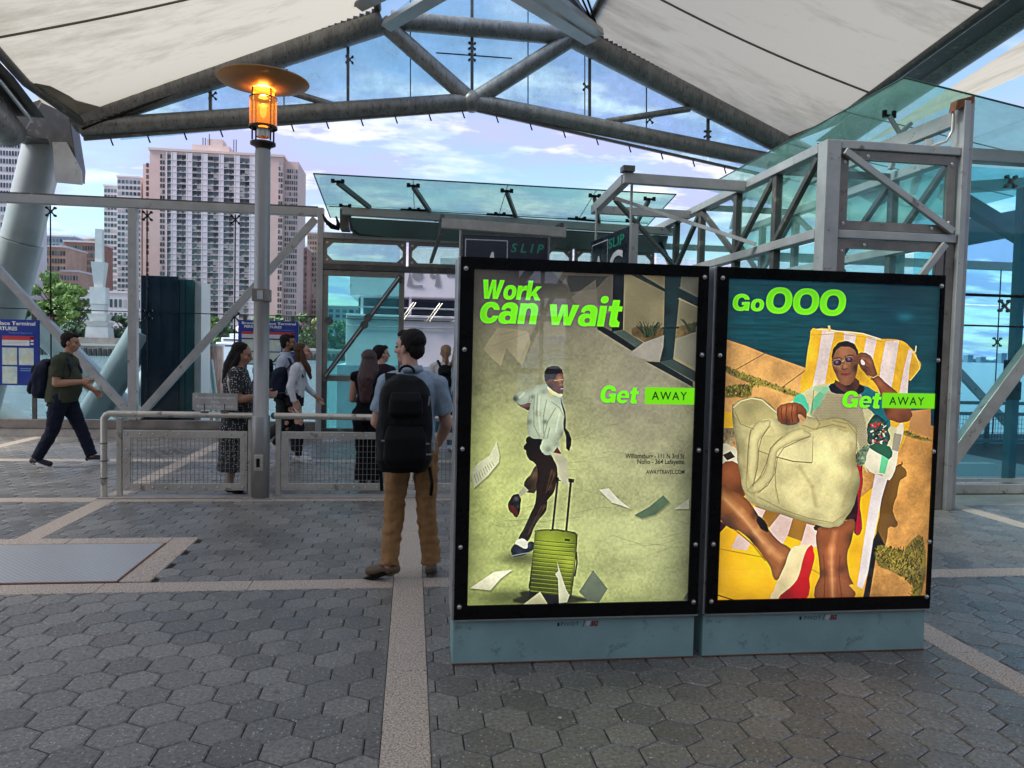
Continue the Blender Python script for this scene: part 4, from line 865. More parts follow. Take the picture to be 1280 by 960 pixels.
rf = thing('membrane_roof', 'cream tensile membrane roof with dark seams overhead', 'roof', (1, 5, 7))
aL, bL = T(104, 152, RY-.1), T(472, 10, RY-.1)      # along the left upper chord
aR, bR = T(985, 174, RY-.1), T(732, 34, RY-.1)
def valley(y, side):
    d = RY-.1-y
    if side < 0: z = aL.z+.62*(1-math.exp(-d/1.5))+.05*min(d, 16); return Vector((-6.12-.00*d, y, z))
    z = aR.z+.10*min(d, 10)+.1*(1-math.exp(-d/3)); return Vector((7.55, y, z))
def ridge(y, side):
    b = bL if side < 0 else bR; return Vector((b.x, y, b.z))
def fpt(side, u, y):
    a, b = valley(y, side), ridge(y, side)
    if y > RY-.2: a = aL if side < 0 else aR
    p = a.lerp(b, u); d = RY-.1-y; p.z -= .14*math.sin(math.pi*u)*min(1, d/3.0)*(.9+.1*math.sin(d)); return p
seamy = [RY-.1, 11.9, 9.4, 6.8, 4.2, 1.6, -1.0, -3.6, -6.2, -8.8]
for side in (-1, 1):
    for i in range(len(seamy)-1):
        m = MB(); y0, y1 = seamy[i], seamy[i+1]; nu, nv = 16, 5
        vs = [fpt(side, u/nu, y0+(y1-y0)*v/nv) for v in range(nv+1) for u in range(nu+1)]
        fs = [(v*(nu+1)+u, v*(nu+1)+u+1, (v+1)*(nu+1)+u+1, (v+1)*(nu+1)+u) for v in range(nv) for u in range(nu)]
        m.add(vs, fs, True); m.build('fabric_strip', fabric, rf)
        if i: MB().tube([fpt(side, u/12, y0)+Vector((0, 0, -.015)) for u in range(13)], .017, 6).build('seam', seamm, rf)
    ys2 = [RY-.1-k*.9 for k in range(25)]
    MB().tube([fpt(side, 0, y)+Vector((0, 0, -.02)) for y in ys2], .07, 8).build('valley_edge', steel_dark, rf)
    MB().tube([fpt(side, 1, y)+Vector((0, 0, -.02)) for y in ys2], .07, 8).build('ridge_edge', steel_dark, rf)
    # laced clamp strip along the upper chord
    a, b = (aL, bL) if side < 0 else (aR, bR); m = MB()
    for k in range(46):
        p = a.lerp(b, (k+.5)/46); m.box((p.x-.045, p.y-.06, p.z-.12), (p.x+.03, p.y-.02, p.z-.02))
    m.build('clamp_plates', steel_dark, rf, kind='stuff'); MB().bar(a+Vector((0, -.04, -.14)), b+Vector((0, -.04, -.14)), .03, .035).build('clamp_strip', blackm, rf)
# corner patch at the left cap
MB().plate([*[fpt(-1, u_, y_)+Vector((0, 0, -.02)) for u_, y_ in ((.0, 13.85), (.0, 13.1), (.02, 13.05), (.05, 13.2), (.085, 13.6), (.10, 13.85))]], .01).build('corner_patch', fabric, rf)
# neighbouring bays
nb = MB()
for i in range(8):
    y0, y1 = RY-2.2*i, RY-2.2*(i+1)
    a0, a1 = valley(y0-.1, 1)+Vector((1.15, 0, .0)), valley(y1-.1, 1)+Vector((1.15, 0, .0)); nb.add([a0, a1, a1+Vector((6, 0, 2.8)), a0+Vector((6, 0, 2.8))], [(0, 1, 2, 3)])
nb.build('fabric_strip', fabric, rf)
nb = MB()
for i in range(8):
    y0, y1 = RY-2.2*i, RY-2.2*(i+1)
    a0, a1 = valley(y0-.1, -1)+Vector((-1.2, 0, -.1)), valley(y1-.1, -1)+Vector((-1.2, 0, -.1)); nb.add([a0, a1, a1+Vector((-6, 0, 2.8)), a0+Vector((-6, 0, 2.8))], [(0, 1, 2, 3)])
nb.build('fabric_strip', fabric, rf)
for side in (-1, 1):
    vt = thing('valley_tube', 'heavy dark roof tube running towards the camera at the far '+('left' if side < 0 else 'right'), 'tube', valley(RY-.1, side))
    dx = -.62 if side < 0 else .62; pts = [valley(y, side)+Vector((dx, 0, -.35 if side < 0 else .12)) for y in [RY-.2-k*1.0 for k in range(23)]]
    MB().tube(pts, .25 if side < 0 else .26, 20).build('main_tube', tubem, vt)
    off = Vector((-.28, 0, -.12)) if side < 0 else Vector((.26, 0, .05))
    MB().tube([valley(y, side)+off for y in [RY-.2-k*1.0 for k in range(23)]], .035, 8).build('gutter_edge', alu if side < 0 else steel_dark, vt)
    pl = [valley(y, side)+Vector((dx*.55, 0, -.05)) for y in [RY-.2-k*1.0 for k in range(23)]]; m = MB()
    for p, q in zip(pl, pl[1:]): m.add([p+Vector((-.26, 0, 0)), p+Vector((.26, 0, 0)), q+Vector((.26, 0, 0)), q+Vector((-.26, 0, 0))], [(0, 1, 2, 3)])
    m.build('gutter_tray', steel_dark, vt)
# ridge bracing above
rb = thing('ridge_bracing', 'flat steel ridge braces converging on the truss nodes at the top of the picture', 'bracing', (1, 12, 7.6))
for (a, b, ya, yb, wd) in (((484, 32), (575, -22), 13.7, 11.0, .2), ((636, -14), (738, 50), 11.0, 13.6, .22), ((668, -20), (748, 42), 11.0, 13.5, .2), ((448, 6), (500, -20), 13.6, 12.0, .22), ((700, -20), (736, 28), 11.6, 13.4, .12)):
    MB().bar(T(a[0], a[1], ya), T(b[0], b[1], yb), .12, wd, (0, 1, 0)).build('brace_plate', steel if wd > .15 else steel_dark, rb, bev=.005)
for k in range(6): MB().tube([T(690+k*8, -14, 12.6), T(735+k*3, 30+k*3, 13.5)], .02, 6).build('cable', blackm, rb)
# glazed ridge strip
for k in range(6):
    y0, y1 = 13.8-k*2.4, 13.8-(k+1)*2.4
    for x0_, x1_ in ((bL.x, (bL.x+bR.x)/2-.01), ((bL.x+bR.x)/2+.01, bR.x)):
        zm = (bL.z+1.1); z0_ = bL.z+.1 if x0_ == bL.x else zm; z1_ = zm if x0_ == bL.x else bR.z+.1
        MB().add([(x0_, y0, z0_), (x1_, y0, z1_), (x1_, y1+.02, z1_), (x0_, y1+.02, z0_)], [(0, 1, 2, 3)]).build('glass_pane', g_dirty, rb)
for k in range(1, 6): MB().tube([(bL.x, 13.8-k*2.4, bL.z), ((bL.x+bR.x)/2, 13.8-k*2.4, bL.z+1.0), (bR.x, 13.8-k*2.4, bR.z)], .09, 10).build('ridge_hoop', tubem, rb)
# the terminal frames go on behind the camera; a light-blocking wall is added
bk = thing('rear_frame', 'steel portal frames and glass of the terminal side behind the viewer', 'frame', (0, -5, 0))
for x in (-7, -3.6, -.2, 3.2, 6.6): MB().box((x-.12, -6.2, 0), (x+.12, -6.0, 4.6)).build('post', steel_dark, bk)
for z in (2.6, 4.6): MB().box((-9, -6.22, z), (9, -5.98, z+.25)).build('beam', steel_dark, bk)
for (a, b) in ((-7, -3.6), (-.2, 3.2)): MB().bar((a, -6.1, .1), (b, -6.1, 4.5), .14, .14, (0, 1, 0)).build('brace', steel_dark, bk)
for k in range(5): MB().bar((-6+k*2.6, -2, 6.3+.8*math.sin(k)), (-4.5+k*2.6, -8, 5.2), .15, .2).build('roof_member', steel_dark, bk)
wallm = pbr('rear_wall_panel', (.16, .16, .155), .7)
rwl = thing('light_blocking_wall', 'plain grey unseen wall added behind the viewer to block light', 'building', (0, -9.5, 0))
for (a, b) in ((-26, -5.2), (-3.8, 2.35), (3.5, 24)): MB().box((a, -9.6, -.5), (b, -9.3, 6.5)).build('wall_panel', wallm, rwl)  # added unseen panels keep light from behind off the floor and posters
for z in (1.1, 2.3, 3.6, 4.7): MB().box((2.35, -9.5, z), (3.5, -9.4, z+.12)).build('window_bar', steel_dark, rwl)
MB().box((2.88, -9.52, 0), (2.96, -9.42, 6.5)).build('window_bar', steel_dark, rwl); MB().bar((2.36, -9.38, 1.2), (3.5, -9.38, 3.6), .1, .1, (0, 1, 0)).build('window_brace', steel_dark, rwl)
MB().bar(atY(1180, 238, 10.5), atY(1320, 322, 10.5), .20, .2, (0, 1, 0)).build('roof_brace', tp, rw2)
MB().bar(atY(1180, 296, 11.2), atY(1330, 268, 11.2), .2, .42, (0, 0, 1)).build('roof_beam', tp, rw2); MB().bar(atY(1180, 236, 12.2), atY(1330, 226, 12.2), .2, .18).build('roof_beam', tp, rw2)
# ------------------------------------------------------------------ lamp post
LX, LY = -1.573, 8.19
lp = thing('lamp_post', 'tall grey lamp post with wide disc hat and glowing amber lantern', 'lamp post', (LX, LY, 0))
polem = pbr('lamp_post_grey', (.30, .295, .28), .4, .4, .12, 3, .05, 40, streak=(4, 4, .6))
MB().lathe((LX, LY, 0), [(.001, .0), (.094, .0), (.094, .86), (.088, .875), (.080, .88), (.079, 2.06), (.085, 2.07)], 28).build('lower_pole', polem, lp)
MB().lathe((LX, LY, 0), [(.078, 2.2), (.077, 3.62), (.070, 3.66), (.05, 3.68)], 28).build('upper_pole', polem, lp)
MB().box((LX-.085, LY-.09, 2.07), (LX+.085, LY+.085, 2.20)).build('pole_clamp', frame_brown, lp, bev=.006)
MB().box((LX-.03, LY-.10, 2.09), (LX+.03, LY-.091, 2.18)).build('clamp_plate', alu, lp)
MB().box((LX-.045, LY-.102, .30), (LX+.045, LY-.07, .47)).build('outlet_plate', steel_lt, lp, bev=.004); MB().box((LX-.022, LY-.108, .34), (LX+.012, LY-.1025, .43)).build('outlet_cover', blackm, lp)
MB().box((LX-.16, LY-.16, -.014), (LX+.16, LY+.16, .006)).build('base_plate', steel_lt, lp)
dk = pbr('lamp_dark_metal', (.035, .028, .022), .4, .6)
MB().lathe((LX, LY, 0), [(.070, 3.58), (.07, 3.64), (.085, 3.67), (.128, 3.69), (.128, 3.715), (.06, 3.716)], 24).build('lantern_base', dk, lp)
for k in range(4):
    a = math.pi/4+k*math.pi/2; x, y = LX+.128*math.cos(a), LY+.128*math.sin(a); MB().tube([(x, y, 3.72), (x, y, 4.25)], .009, 6).build('cage_rod', dk, lp)
MB().lathe((LX, LY, 0), [(.066, 3.77), (.066, 3.857)], 18).build('inner_collar', steel_lt, lp)
MB().lathe((LX, LY, 0), [(.144, 3.858), (.144, 3.880), (.05, 3.881)], 24).build('lower_ring', dk, lp)
MB().lathe((LX, LY, 0), [(.140, 4.16), (.140, 4.172), (.05, 4.173)], 24).build('upper_ring', dk, lp)
def ambermat():
    m = bpy.data.materials.new('amber_ribbed_glass'); m.use_nodes = True; t = m.node_tree; p = t.nodes['Principled BSDF']
    co = N(t, 'ShaderNodeTexCoord'); s_ = N(t, 'ShaderNodeSeparateXYZ'); L(t, co.outputs['Object'], s_.inputs[0])
    wv = N(t, 'ShaderNodeTexWave', wave_type='BANDS', bands_direction='Z', i_Scale=38.); L(t, co.outputs['Object'], wv.inputs['Vector'])
    mr = N(t, 'ShaderNodeMapRange', i_1=0., i_2=1., i_3=.7, i_4=1.2); L(t, wv.outputs[0], mr.inputs[0])
    p.inputs['Base Color'].default_value = (.55, .22, .03, 1); p.inputs['Roughness'].default_value = .25
    p.inputs['Emission Color'].default_value = (1., .30, .035, 1); ml = N(t, 'ShaderNodeMath', operation='MULTIPLY', i_1=.095); L(t, mr.outputs[0], ml.inputs[0]); L(t, ml.outputs[0], p.inputs['Emission Strength'])
    tr = N(t, 'ShaderNodeBsdfTransparent'); tr.inputs[0].default_value = (1, .75, .35, 1); mx = N(t, 'ShaderNodeMixShader', i_0=.16)
    L(t, p.outputs[0], mx.inputs[1]); L(t, tr.outputs[0], mx.inputs[2]); L(t, mx.outputs[0], t.nodes['Material Output'].inputs[0]); MATS['amber'] = m; return m
MB().lathe((LX, LY, 0), [(.136, 3.882), (.136, 4.158)], 28).build('amber_cylinder', ambermat(), lp, loc=(LX, LY, 0))
MB().ball((LX, LY, 4.04), (.034, .034, .075), 12, 8).build('bulb', pbr('lamp_bulb', (1, .7, .3), .5, emit=(1., .62, .16, 1.8)), lp)
MB().lathe((LX, LY, 0), [(.112, 4.174), (.112, 4.255)], 18).build('reflector_neck', MATS['amber'], lp)
hatm = pbr('lamp_hat_bronze', (.40, .20, .075), .5, .3, .2, 5)
MB().lathe((LX, LY, 0), [(.001, 4.28), (.10, 4.257), (.25, 4.275), (.455, 4.335), (.462, 4.345), (.455, 4.35), (.2, 4.37), (.001, 4.39)], 44).build('disc_hat', hatm, lp)
pl_ = bpy.data.lights.new('lamp_glow', 'POINT'); pl_.energy = 13; pl_.color = (1., .55, .18); pl_.shadow_soft_size = .05
plo = bpy.data.objects.new('lamp_glow', pl_); plo.location = (LX, LY, 4.20); col.objects.link(plo)
# ------------------------------------------------------------------ barriers
BY = 8.22
def barrier(x0, x1, label, bend):
    t = thing('barrier', label, 'barrier', ((x0+x1)/2, BY, 0), 'mesh barriers beside the lamp post')
    xr = x0+.12 if bend else x0
    if bend:
        MB().tube([(x0, BY-.02, .0), (x0, BY-.02, .83), (x0+.02, BY-.02, .86), (x0+.05, BY-.02, .875), (x1-.02, BY-.02, .87)], .032, 14).build('handrail', steel_lt, t)
        for z in (.2, .38, .56): MB().tube([(x0, BY-.02, z), (x0, BY-.02, z+.012)], .036, 14).build('band', steel_dark, t)
    else: MB().tube([(x0-.02, BY-.02, .87), (x1, BY-.02, .86)], .034, 14).build('handrail', steel_lt, t)
    MB().ball((x1-.02 if bend else x0-.02, BY-.02, .87), .035, 12, 8).build('rail_cap', steel_dark, t)
    for x in (xr+.02, x1-.06): MB().box((x-.025, BY-.005, .0), (x+.025, BY+.045, .83)).build('upright', steel_lt, t, bev=.004)
    a, b, z0, z1, f = xr+.055, x1-.095, .07, .70, .075
    o = [(a, z0), (b, z0), (b, z1), (a, z1)]; i_ = [(a+f, z0+f), (b-f, z0+f), (b-f, z1-f), (a+f, z1-f)]; y0, y1 = BY, BY+.03
    vs = [(p[0], y0, p[1]) for p in o+i_]+[(p[0], y1, p[1]) for p in o+i_]
    fr_ = [(k, (k+1) % 4, 4+(k+1) % 4, 4+k) for k in range(4)]
    fs = fr_+[tuple(k+8 for k in f_[::-1]) for f_ in fr_]+[(k, k+8, (k+1) % 4+8, (k+1) % 4) for k in range(4)]+[(4+k, 4+(k+1) % 4, 12+(k+1) % 4, 12+k) for k in range(4)]
    MB().add(vs, fs).build('panel_frame', steel_lt, t, bev=.003)
    n = int((b-a)/.125); bl = [(a+.04+k*(b-a-.08)/n, BY-.001, z) for k in range(n+1) for z in (z0+.035, z1-.035)]+[(x, BY-.001, z) for x in (a+.035, b-.035) for z in (.25, .5)]
    one(lambda m: bolt(m, .011), 'rivet', alu, bl, t)
    nw = int((b-a-2*f)/.045); wx = [a+f+.02+k*(b-a-2*f-.04)/nw for k in range(nw+1)]
    me = MB(); me.tube([(0, 0, z0+f-.01), (0, 0, z1-f+.01)], .0032, 5, False); me = me.mesh('wire', cable_steel)
    for k, x in enumerate(wx):
        o_ = bpy.data.objects.new('wire', me); o_.location = Vector((x, BY+.012+.004*(k % 2), 0))-W[t]; put(o_, t)
    for k in range(7):
        z = z0+f+.03+k*.062; MB().tube([(a+f-.01, BY+.02, z), (b-f+.01, BY+.02, z)], .002, 5, False).build('cross_wire', cable_steel, t)
    MB().box((x0-.04, BY-.10, .0035), (x1+.02, BY+.09, .014)).build('sill_strip', concrete, t)
    return t
cable_steel = pbr('wire_steel', (.25, .24, .23), .4, .7)
b1_ = barrier(-3.135, -1.62, 'left wire mesh steel barrier with bent handrail, left of the lamp post', True)
b2_ = barrier(-1.42, .62, 'right wire mesh steel barrier running from the lamp post behind the man', False)
sg = thing('passenger_sign', 'small pale plate sign about ticketed passengers fixed to the left handrail', 'sign', (-2.15, BY, .9))
a, b = atY(241, 491, BY-.03), atY(297, 517, BY-.03)
MB().box((a.x, BY-.04, b.z+.035), (b.x, BY-.03, a.z)).build('plate', pbr('dull_sign_plate', (.40, .38, .35), .5, .2, .2, 8), sg)
for x in (a.x+.12, b.x-.13): MB().box((x-.005, BY-.045, .87), (x+.005, BY-.041, b.z+.1)).box((x-.035, BY-.05, .9), (x+.035, BY+.01, .912)).build('clip', steel_dark, sg)
swt = pbr('worn_sign_lettering', (.72, .70, .66), .6)
cx_ = (a.x+b.x)/2; hh = a.z-b.z
for k, s_ in enumerate(('Ticketed Passengers', 'Only', 'Beyond This Point')): text(s_, hh*.13, swt, sg, (cx_, BY-.042, a.z-hh*(.27+.22*k)), align='CENTER', width=(.40, .09, .36)[k], bold=.01)
# ------------------------------------------------------------------ departure boards
blue = pbr('board_blue', (.012, .035, .26), .35, 0, .05, 2); redp = pbr('board_red', (.5, .03, .04), .5); whp = pbr('board_white', (.72, .74, .72), .5); mapc = pbr('board_map_print', (.50, .62, .58), .5, 0, .25, 7, c2=(.62, .56, .34), c2amt=.4, c2scale=6); ltb = pbr('board_light_blue', (.15, .3, .6), .5)
def board(px1, py0, py1, Yb, label, wd=1.16, cut=None):
    c1, c2 = atY(px1, py0, Yb), atY(px1, py1, Yb); x1 = c1.x; x0 = x1-wd; z1 = c1.z; z0 = c2.z; H = z1-z0; y = Yb
    t = thing('departure_board', label, 'sign', ((x0+x1)/2, Yb, z0), 'blue departure boards')
    MB().box((x0, y, z0), (x1, y+.05, z1)).build('panel', blue, t, bev=.003)
    P_ = lambda u0, v0, u1, v1, m_, nm: MB().box((x0+wd*u0, y-.004, z1-H*v1), (x0+wd*u1, y-.0005, z1-H*v0)).build(nm, m_, t)
    text('Brookfield Place Terminal', H*.055, whp, t, (x1-wd*.04, y-.003, z1-H*.085), align='RIGHT', width=wd*.9, bold=.03)
    text('FERRY DEPARTURES', H*.055, whp, t, (x1-wd*.28, y-.003, z1-H*.165), align='RIGHT', width=wd*.62, bold=.035)
    text('Weekend Departures', H*.03, ltb, t, (x1-wd*.08, y-.003, z1-H*.215), align='RIGHT', width=wd*.32)
    for k in range(2):
        u0 = .06+k*.46; P_(u0, .25, u0+.42, .31, redp, 'red_band'); P_(u0, .312, u0+.36, .395, whp, 'time_table')
        for q in range(3): P_(u0+.01, .322+q*.023, u0+.32, .327+q*.023, steel_dark, 'print_line'); P_(u0+.375, .265+q*.045, u0+.415, .29+q*.045, whp, 'time_print')
        for i in range(2):
            for j in range(2):
                if k == 1 and i == 1 and j == 1: continue
                P_(u0+i*.22, .43+j*.285, u0+i*.22+.195, .43+j*.285+.26, mapc, 'map_print')
    for q in range(2): P_(.755, .74+q*.03, .93, .752+q*.03, ltb, 'print_line')
    for x in (x0+.1, x1-.1): MB().box((x-.03, y+.052, .14), (x+.03, y+.1, z1+.1)).build('stand', steel_dark, t)
board(48, 400, 482, 13.40, 'blue departure board cut by the left edge, left of the walking man')
board(373, 402, 457, 13.40, 'blue departure board behind the man with the beard, right of the lamp post', 1.0)
# ------------------------------------------------------------------ backlit advertising displays
PY = 3.77
def nz(h, w_, s, seed, oct_=4, ax=1.0):
    r = np.random.RandomState(seed); out = np.zeros((h, w_), np.float32); amp = 1.; tot = 0
    for o in range(oct_):
        gh_, gw = max(2, int(h/s)+2), max(2, int(w_/(s*ax))+2); g = r.rand(gh_+1, gw+1).astype(np.float32)
        yy = np.linspace(0, gh_-1e-3, h); xx = np.linspace(0, gw-1e-3, w_); y0 = yy.astype(int); x0 = xx.astype(int); fy = (yy-y0)[:, None]; fx = (xx-x0)[None]
        fy = fy*fy*(3-2*fy); fx = fx*fx*(3-2*fx)
        a = g[y0][:, x0]; b = g[y0][:, x0+1]; c = g[y0+1][:, x0]; d = g[y0+1][:, x0+1]
        out += amp*((a*(1-fx)+b*fx)*(1-fy)+(c*(1-fx)+d*fx)*fy); tot += amp; amp *= .55; s = max(1.5, s/2)
    return out/tot
class Art:
    def __init__(s, x0, z0, x1, z1, res=.00175):
        s.b = (x0, z0, x1, z1); s.res = res; s.w = int((x1-x0)/res); s.h = int((z1-z0)/res)
        s.im = np.zeros((s.h, s.w, 3), np.float32); s.n = nz(s.h, s.w, 60, 11, 6); s.fine = nz(s.h, s.w, 5, 5, 2)
    def px(s, p):
        q = atY(p[0], p[1], PY); return ((q.x-s.b[0])/s.res, (s.b[3]-q.z)/s.res)
    def mask(s, pts, soft=1.0):
        P_ = np.array(pts, np.float32); pad = 3+soft*2
        a0, b0 = np.floor(P_.min(0)-pad).astype(int); a1, b1 = np.ceil(P_.max(0)+pad).astype(int)
        a0, b0 = max(a0, 0), max(b0, 0); a1, b1 = min(a1, s.w), min(b1, s.h)
        if a1 <= a0 or b1 <= b0: return None
        X_, Y_ = np.meshgrid(np.arange(a0, a1)+.5, np.arange(b0, b1)+.5); ins = np.zeros(X_.shape, bool); dist = np.full(X_.shape, 1e9, np.float32)
        for i in range(len(P_)):
            xa, ya = P_[i]; xb, yb_ = P_[(i+1) % len(P_)]
            c = (ya > Y_) != (yb_ > Y_)
            if yb_ != ya: ins ^= c & (X_ < (xb-xa)*(Y_-ya)/(yb_-ya)+xa)
            dx, dy = xb-xa, yb_-ya; l2 = dx*dx+dy*dy+1e-9; t = np.clip(((X_-xa)*dx+(Y_-ya)*dy)/l2, 0, 1)
            dist = np.minimum(dist, np.hypot(X_-xa-t*dx, Y_-ya-t*dy))
        sd_ = np.where(ins, dist, -dist); return (slice(b0, b1), slice(a0, a1)), np.clip(sd_/soft+.5, 0, 1), X_, Y_, sd_
    def poly(s, pts, c, f=None, soft=1.4, a=1.0, shade=(), edge=0., tex=.06, smooth=True):
        """pts in picture space of the print; shade = (x, y, r, gain) airbrush spots; edge darkens the rim as printed form shading"""
        q = [s.px(f(p) if f else p) for p in pts]
        if smooth and len(q) > 4:
            qq = []
            for i in range(len(q)):
                p0, p1, p2, p3 = q[i-1], q[i], q[(i+1) % len(q)], q[(i+2) % len(q)]
                for t in (0, .33, .67):
                    k = .5; qq.append(tuple(.5*(2*p1[j]+(-p0[j]+p2[j])*t*k*2*.7+((2*p0[j]-5*p1[j]+4*p2[j]-p3[j])*t*t+(-p0[j]+3*p1[j]-3*p2[j]+p3[j])*t**3)*.7) if False else (p1[j]*(1-t)+p2[j]*t+.14*math.sin(math.pi*t)*((p1[j]-p0[j])-(p3[j]-p2[j]))) for j in (0, 1)))
            q = qq
        r = s.mask(q, soft)
        if r is None: return
        sl_, m, X_, Y_, sd_ = r; colr = np.array(c, np.float32)/255.
        L_ = np.ones(X_.shape, np.float32); ADD = np.zeros(X_.shape, np.float32)
        if edge: L_ *= 1-abs(edge)*np.exp(-np.maximum(sd_, 0)/(14 if edge > 0 else 5))
        for (x, y, rad, gain) in shade:
            p = s.px(f((x, y)) if f else (x, y)); p2 = s.px(f((x+rad, y)) if f else (x+rad, y)); rr_ = abs(p2[0]-p[0])+1; e_ = np.exp(-((X_-p[0])**2+(Y_-p[1])**2)/(rr_*rr_)); L_ += gain*e_*(1 if gain < 0 else .45); ADD += max(0, gain)*e_*.30
        L_ *= 1+tex*2*(s.n[sl_]-.5)*2+tex*(s.fine[sl_]-.5)
        mm = (m*a)[..., None]; s.im[sl_] = s.im[sl_]*(1-mm)+np.clip(colr*L_[..., None]+ADD[..., None]*np.array((1., .86, .66), np.float32), 0, 1)*mm
    def line(s, pts, wd, c, f=None, a=1., soft=1.2):
        q = [s.px(f(p) if f else p) for p in pts]; wd = wd/(.00405/s.res*1.0)**-1 if False else wd*.00401/s.res
        for (xa, ya), (xb, yb_) in zip(q, q[1:]):
            l = math.hypot(xb-xa, yb_-ya)+1e-6; nx, ny = -(yb_-ya)/l*wd/2, (xb-xa)/l*wd/2; ex, ey = (xb-xa)/l*wd*.3, (yb_-ya)/l*wd*.3
            r = s.mask([(xa+nx-ex, ya+ny-ey), (xb+nx+ex, yb_+ny+ey), (xb-nx+ex, yb_-ny+ey), (xa-nx-ex, ya-ny-ey)], soft)
            if r is None: continue
            sl_, m, *_ = r; mm = (m*a)[..., None]; s.im[sl_] = s.im[sl_]*(1-mm)+np.array(c, np.float32)/255.*mm
    def spot(s, p, rad, c, a, f=None, ry=1.0):
        q = s.px(f(p) if f else p); r_ = rad*.00401/s.res; Y_, X_ = np.ogrid[0:s.h, 0:s.w]
        m = (a*np.exp(-((X_-q[0])**2+((Y_-q[1])/ry)**2)/(r_*r_)))[..., None]; s.im = s.im*(1-m)+np.array(c, np.float32)/255.*m
    def image(s, name):
        im = bpy.data.images.new(name, s.w, s.h); px = np.ones((s.h, s.w, 4), np.float32); q = s.im; bl = q.copy()
        for k in range(6): bl = (np.roll(bl, 2, 0)+np.roll(bl, -2, 0)+np.roll(bl, 2, 1)+np.roll(bl, -2, 1))/4
        q = q+(q-bl)*.8; q = (q-.42)*1.16+.44; vv, uu = np.mgrid[0:1:s.h*1j, 0:1:s.w*1j]; q = q*(1.0-.26*np.exp(-np.minimum(np.minimum(uu, 1-uu)*.7, np.minimum(vv, 1-vv))/.035)-.10*(1-vv))[..., None]; px[..., :3] = np.clip(q[::-1], 0, 1); im.pixels.foreach_set(px.ravel()); im.pack(); return im  # backlight falloff put into the image colour, darker towards edges and top
C4 = lambda p: (580+p[0]/2.593, 400+p[1]/2.593); C3 = lambda p: (620+p[0]/4.571, 550+p[1]/4.571); C2 = lambda p: (625+p[0]/8., 440+p[1]/8.); C8 = lambda p: (735+p[0]/5.055, 330+p[1]/5.055)
D5 = lambda p: (900+p[0]/4.741, 400+p[1]/4.741); D6 = lambda p: (890+p[0]/4.571, 580+p[1]/4.571); D7 = lambda p: (1000+p[0]/8., 410+p[1]/8.)
PB = [(.300, .315, 1.470, 2.022), (1.634, .315, 2.845, 2.022)]
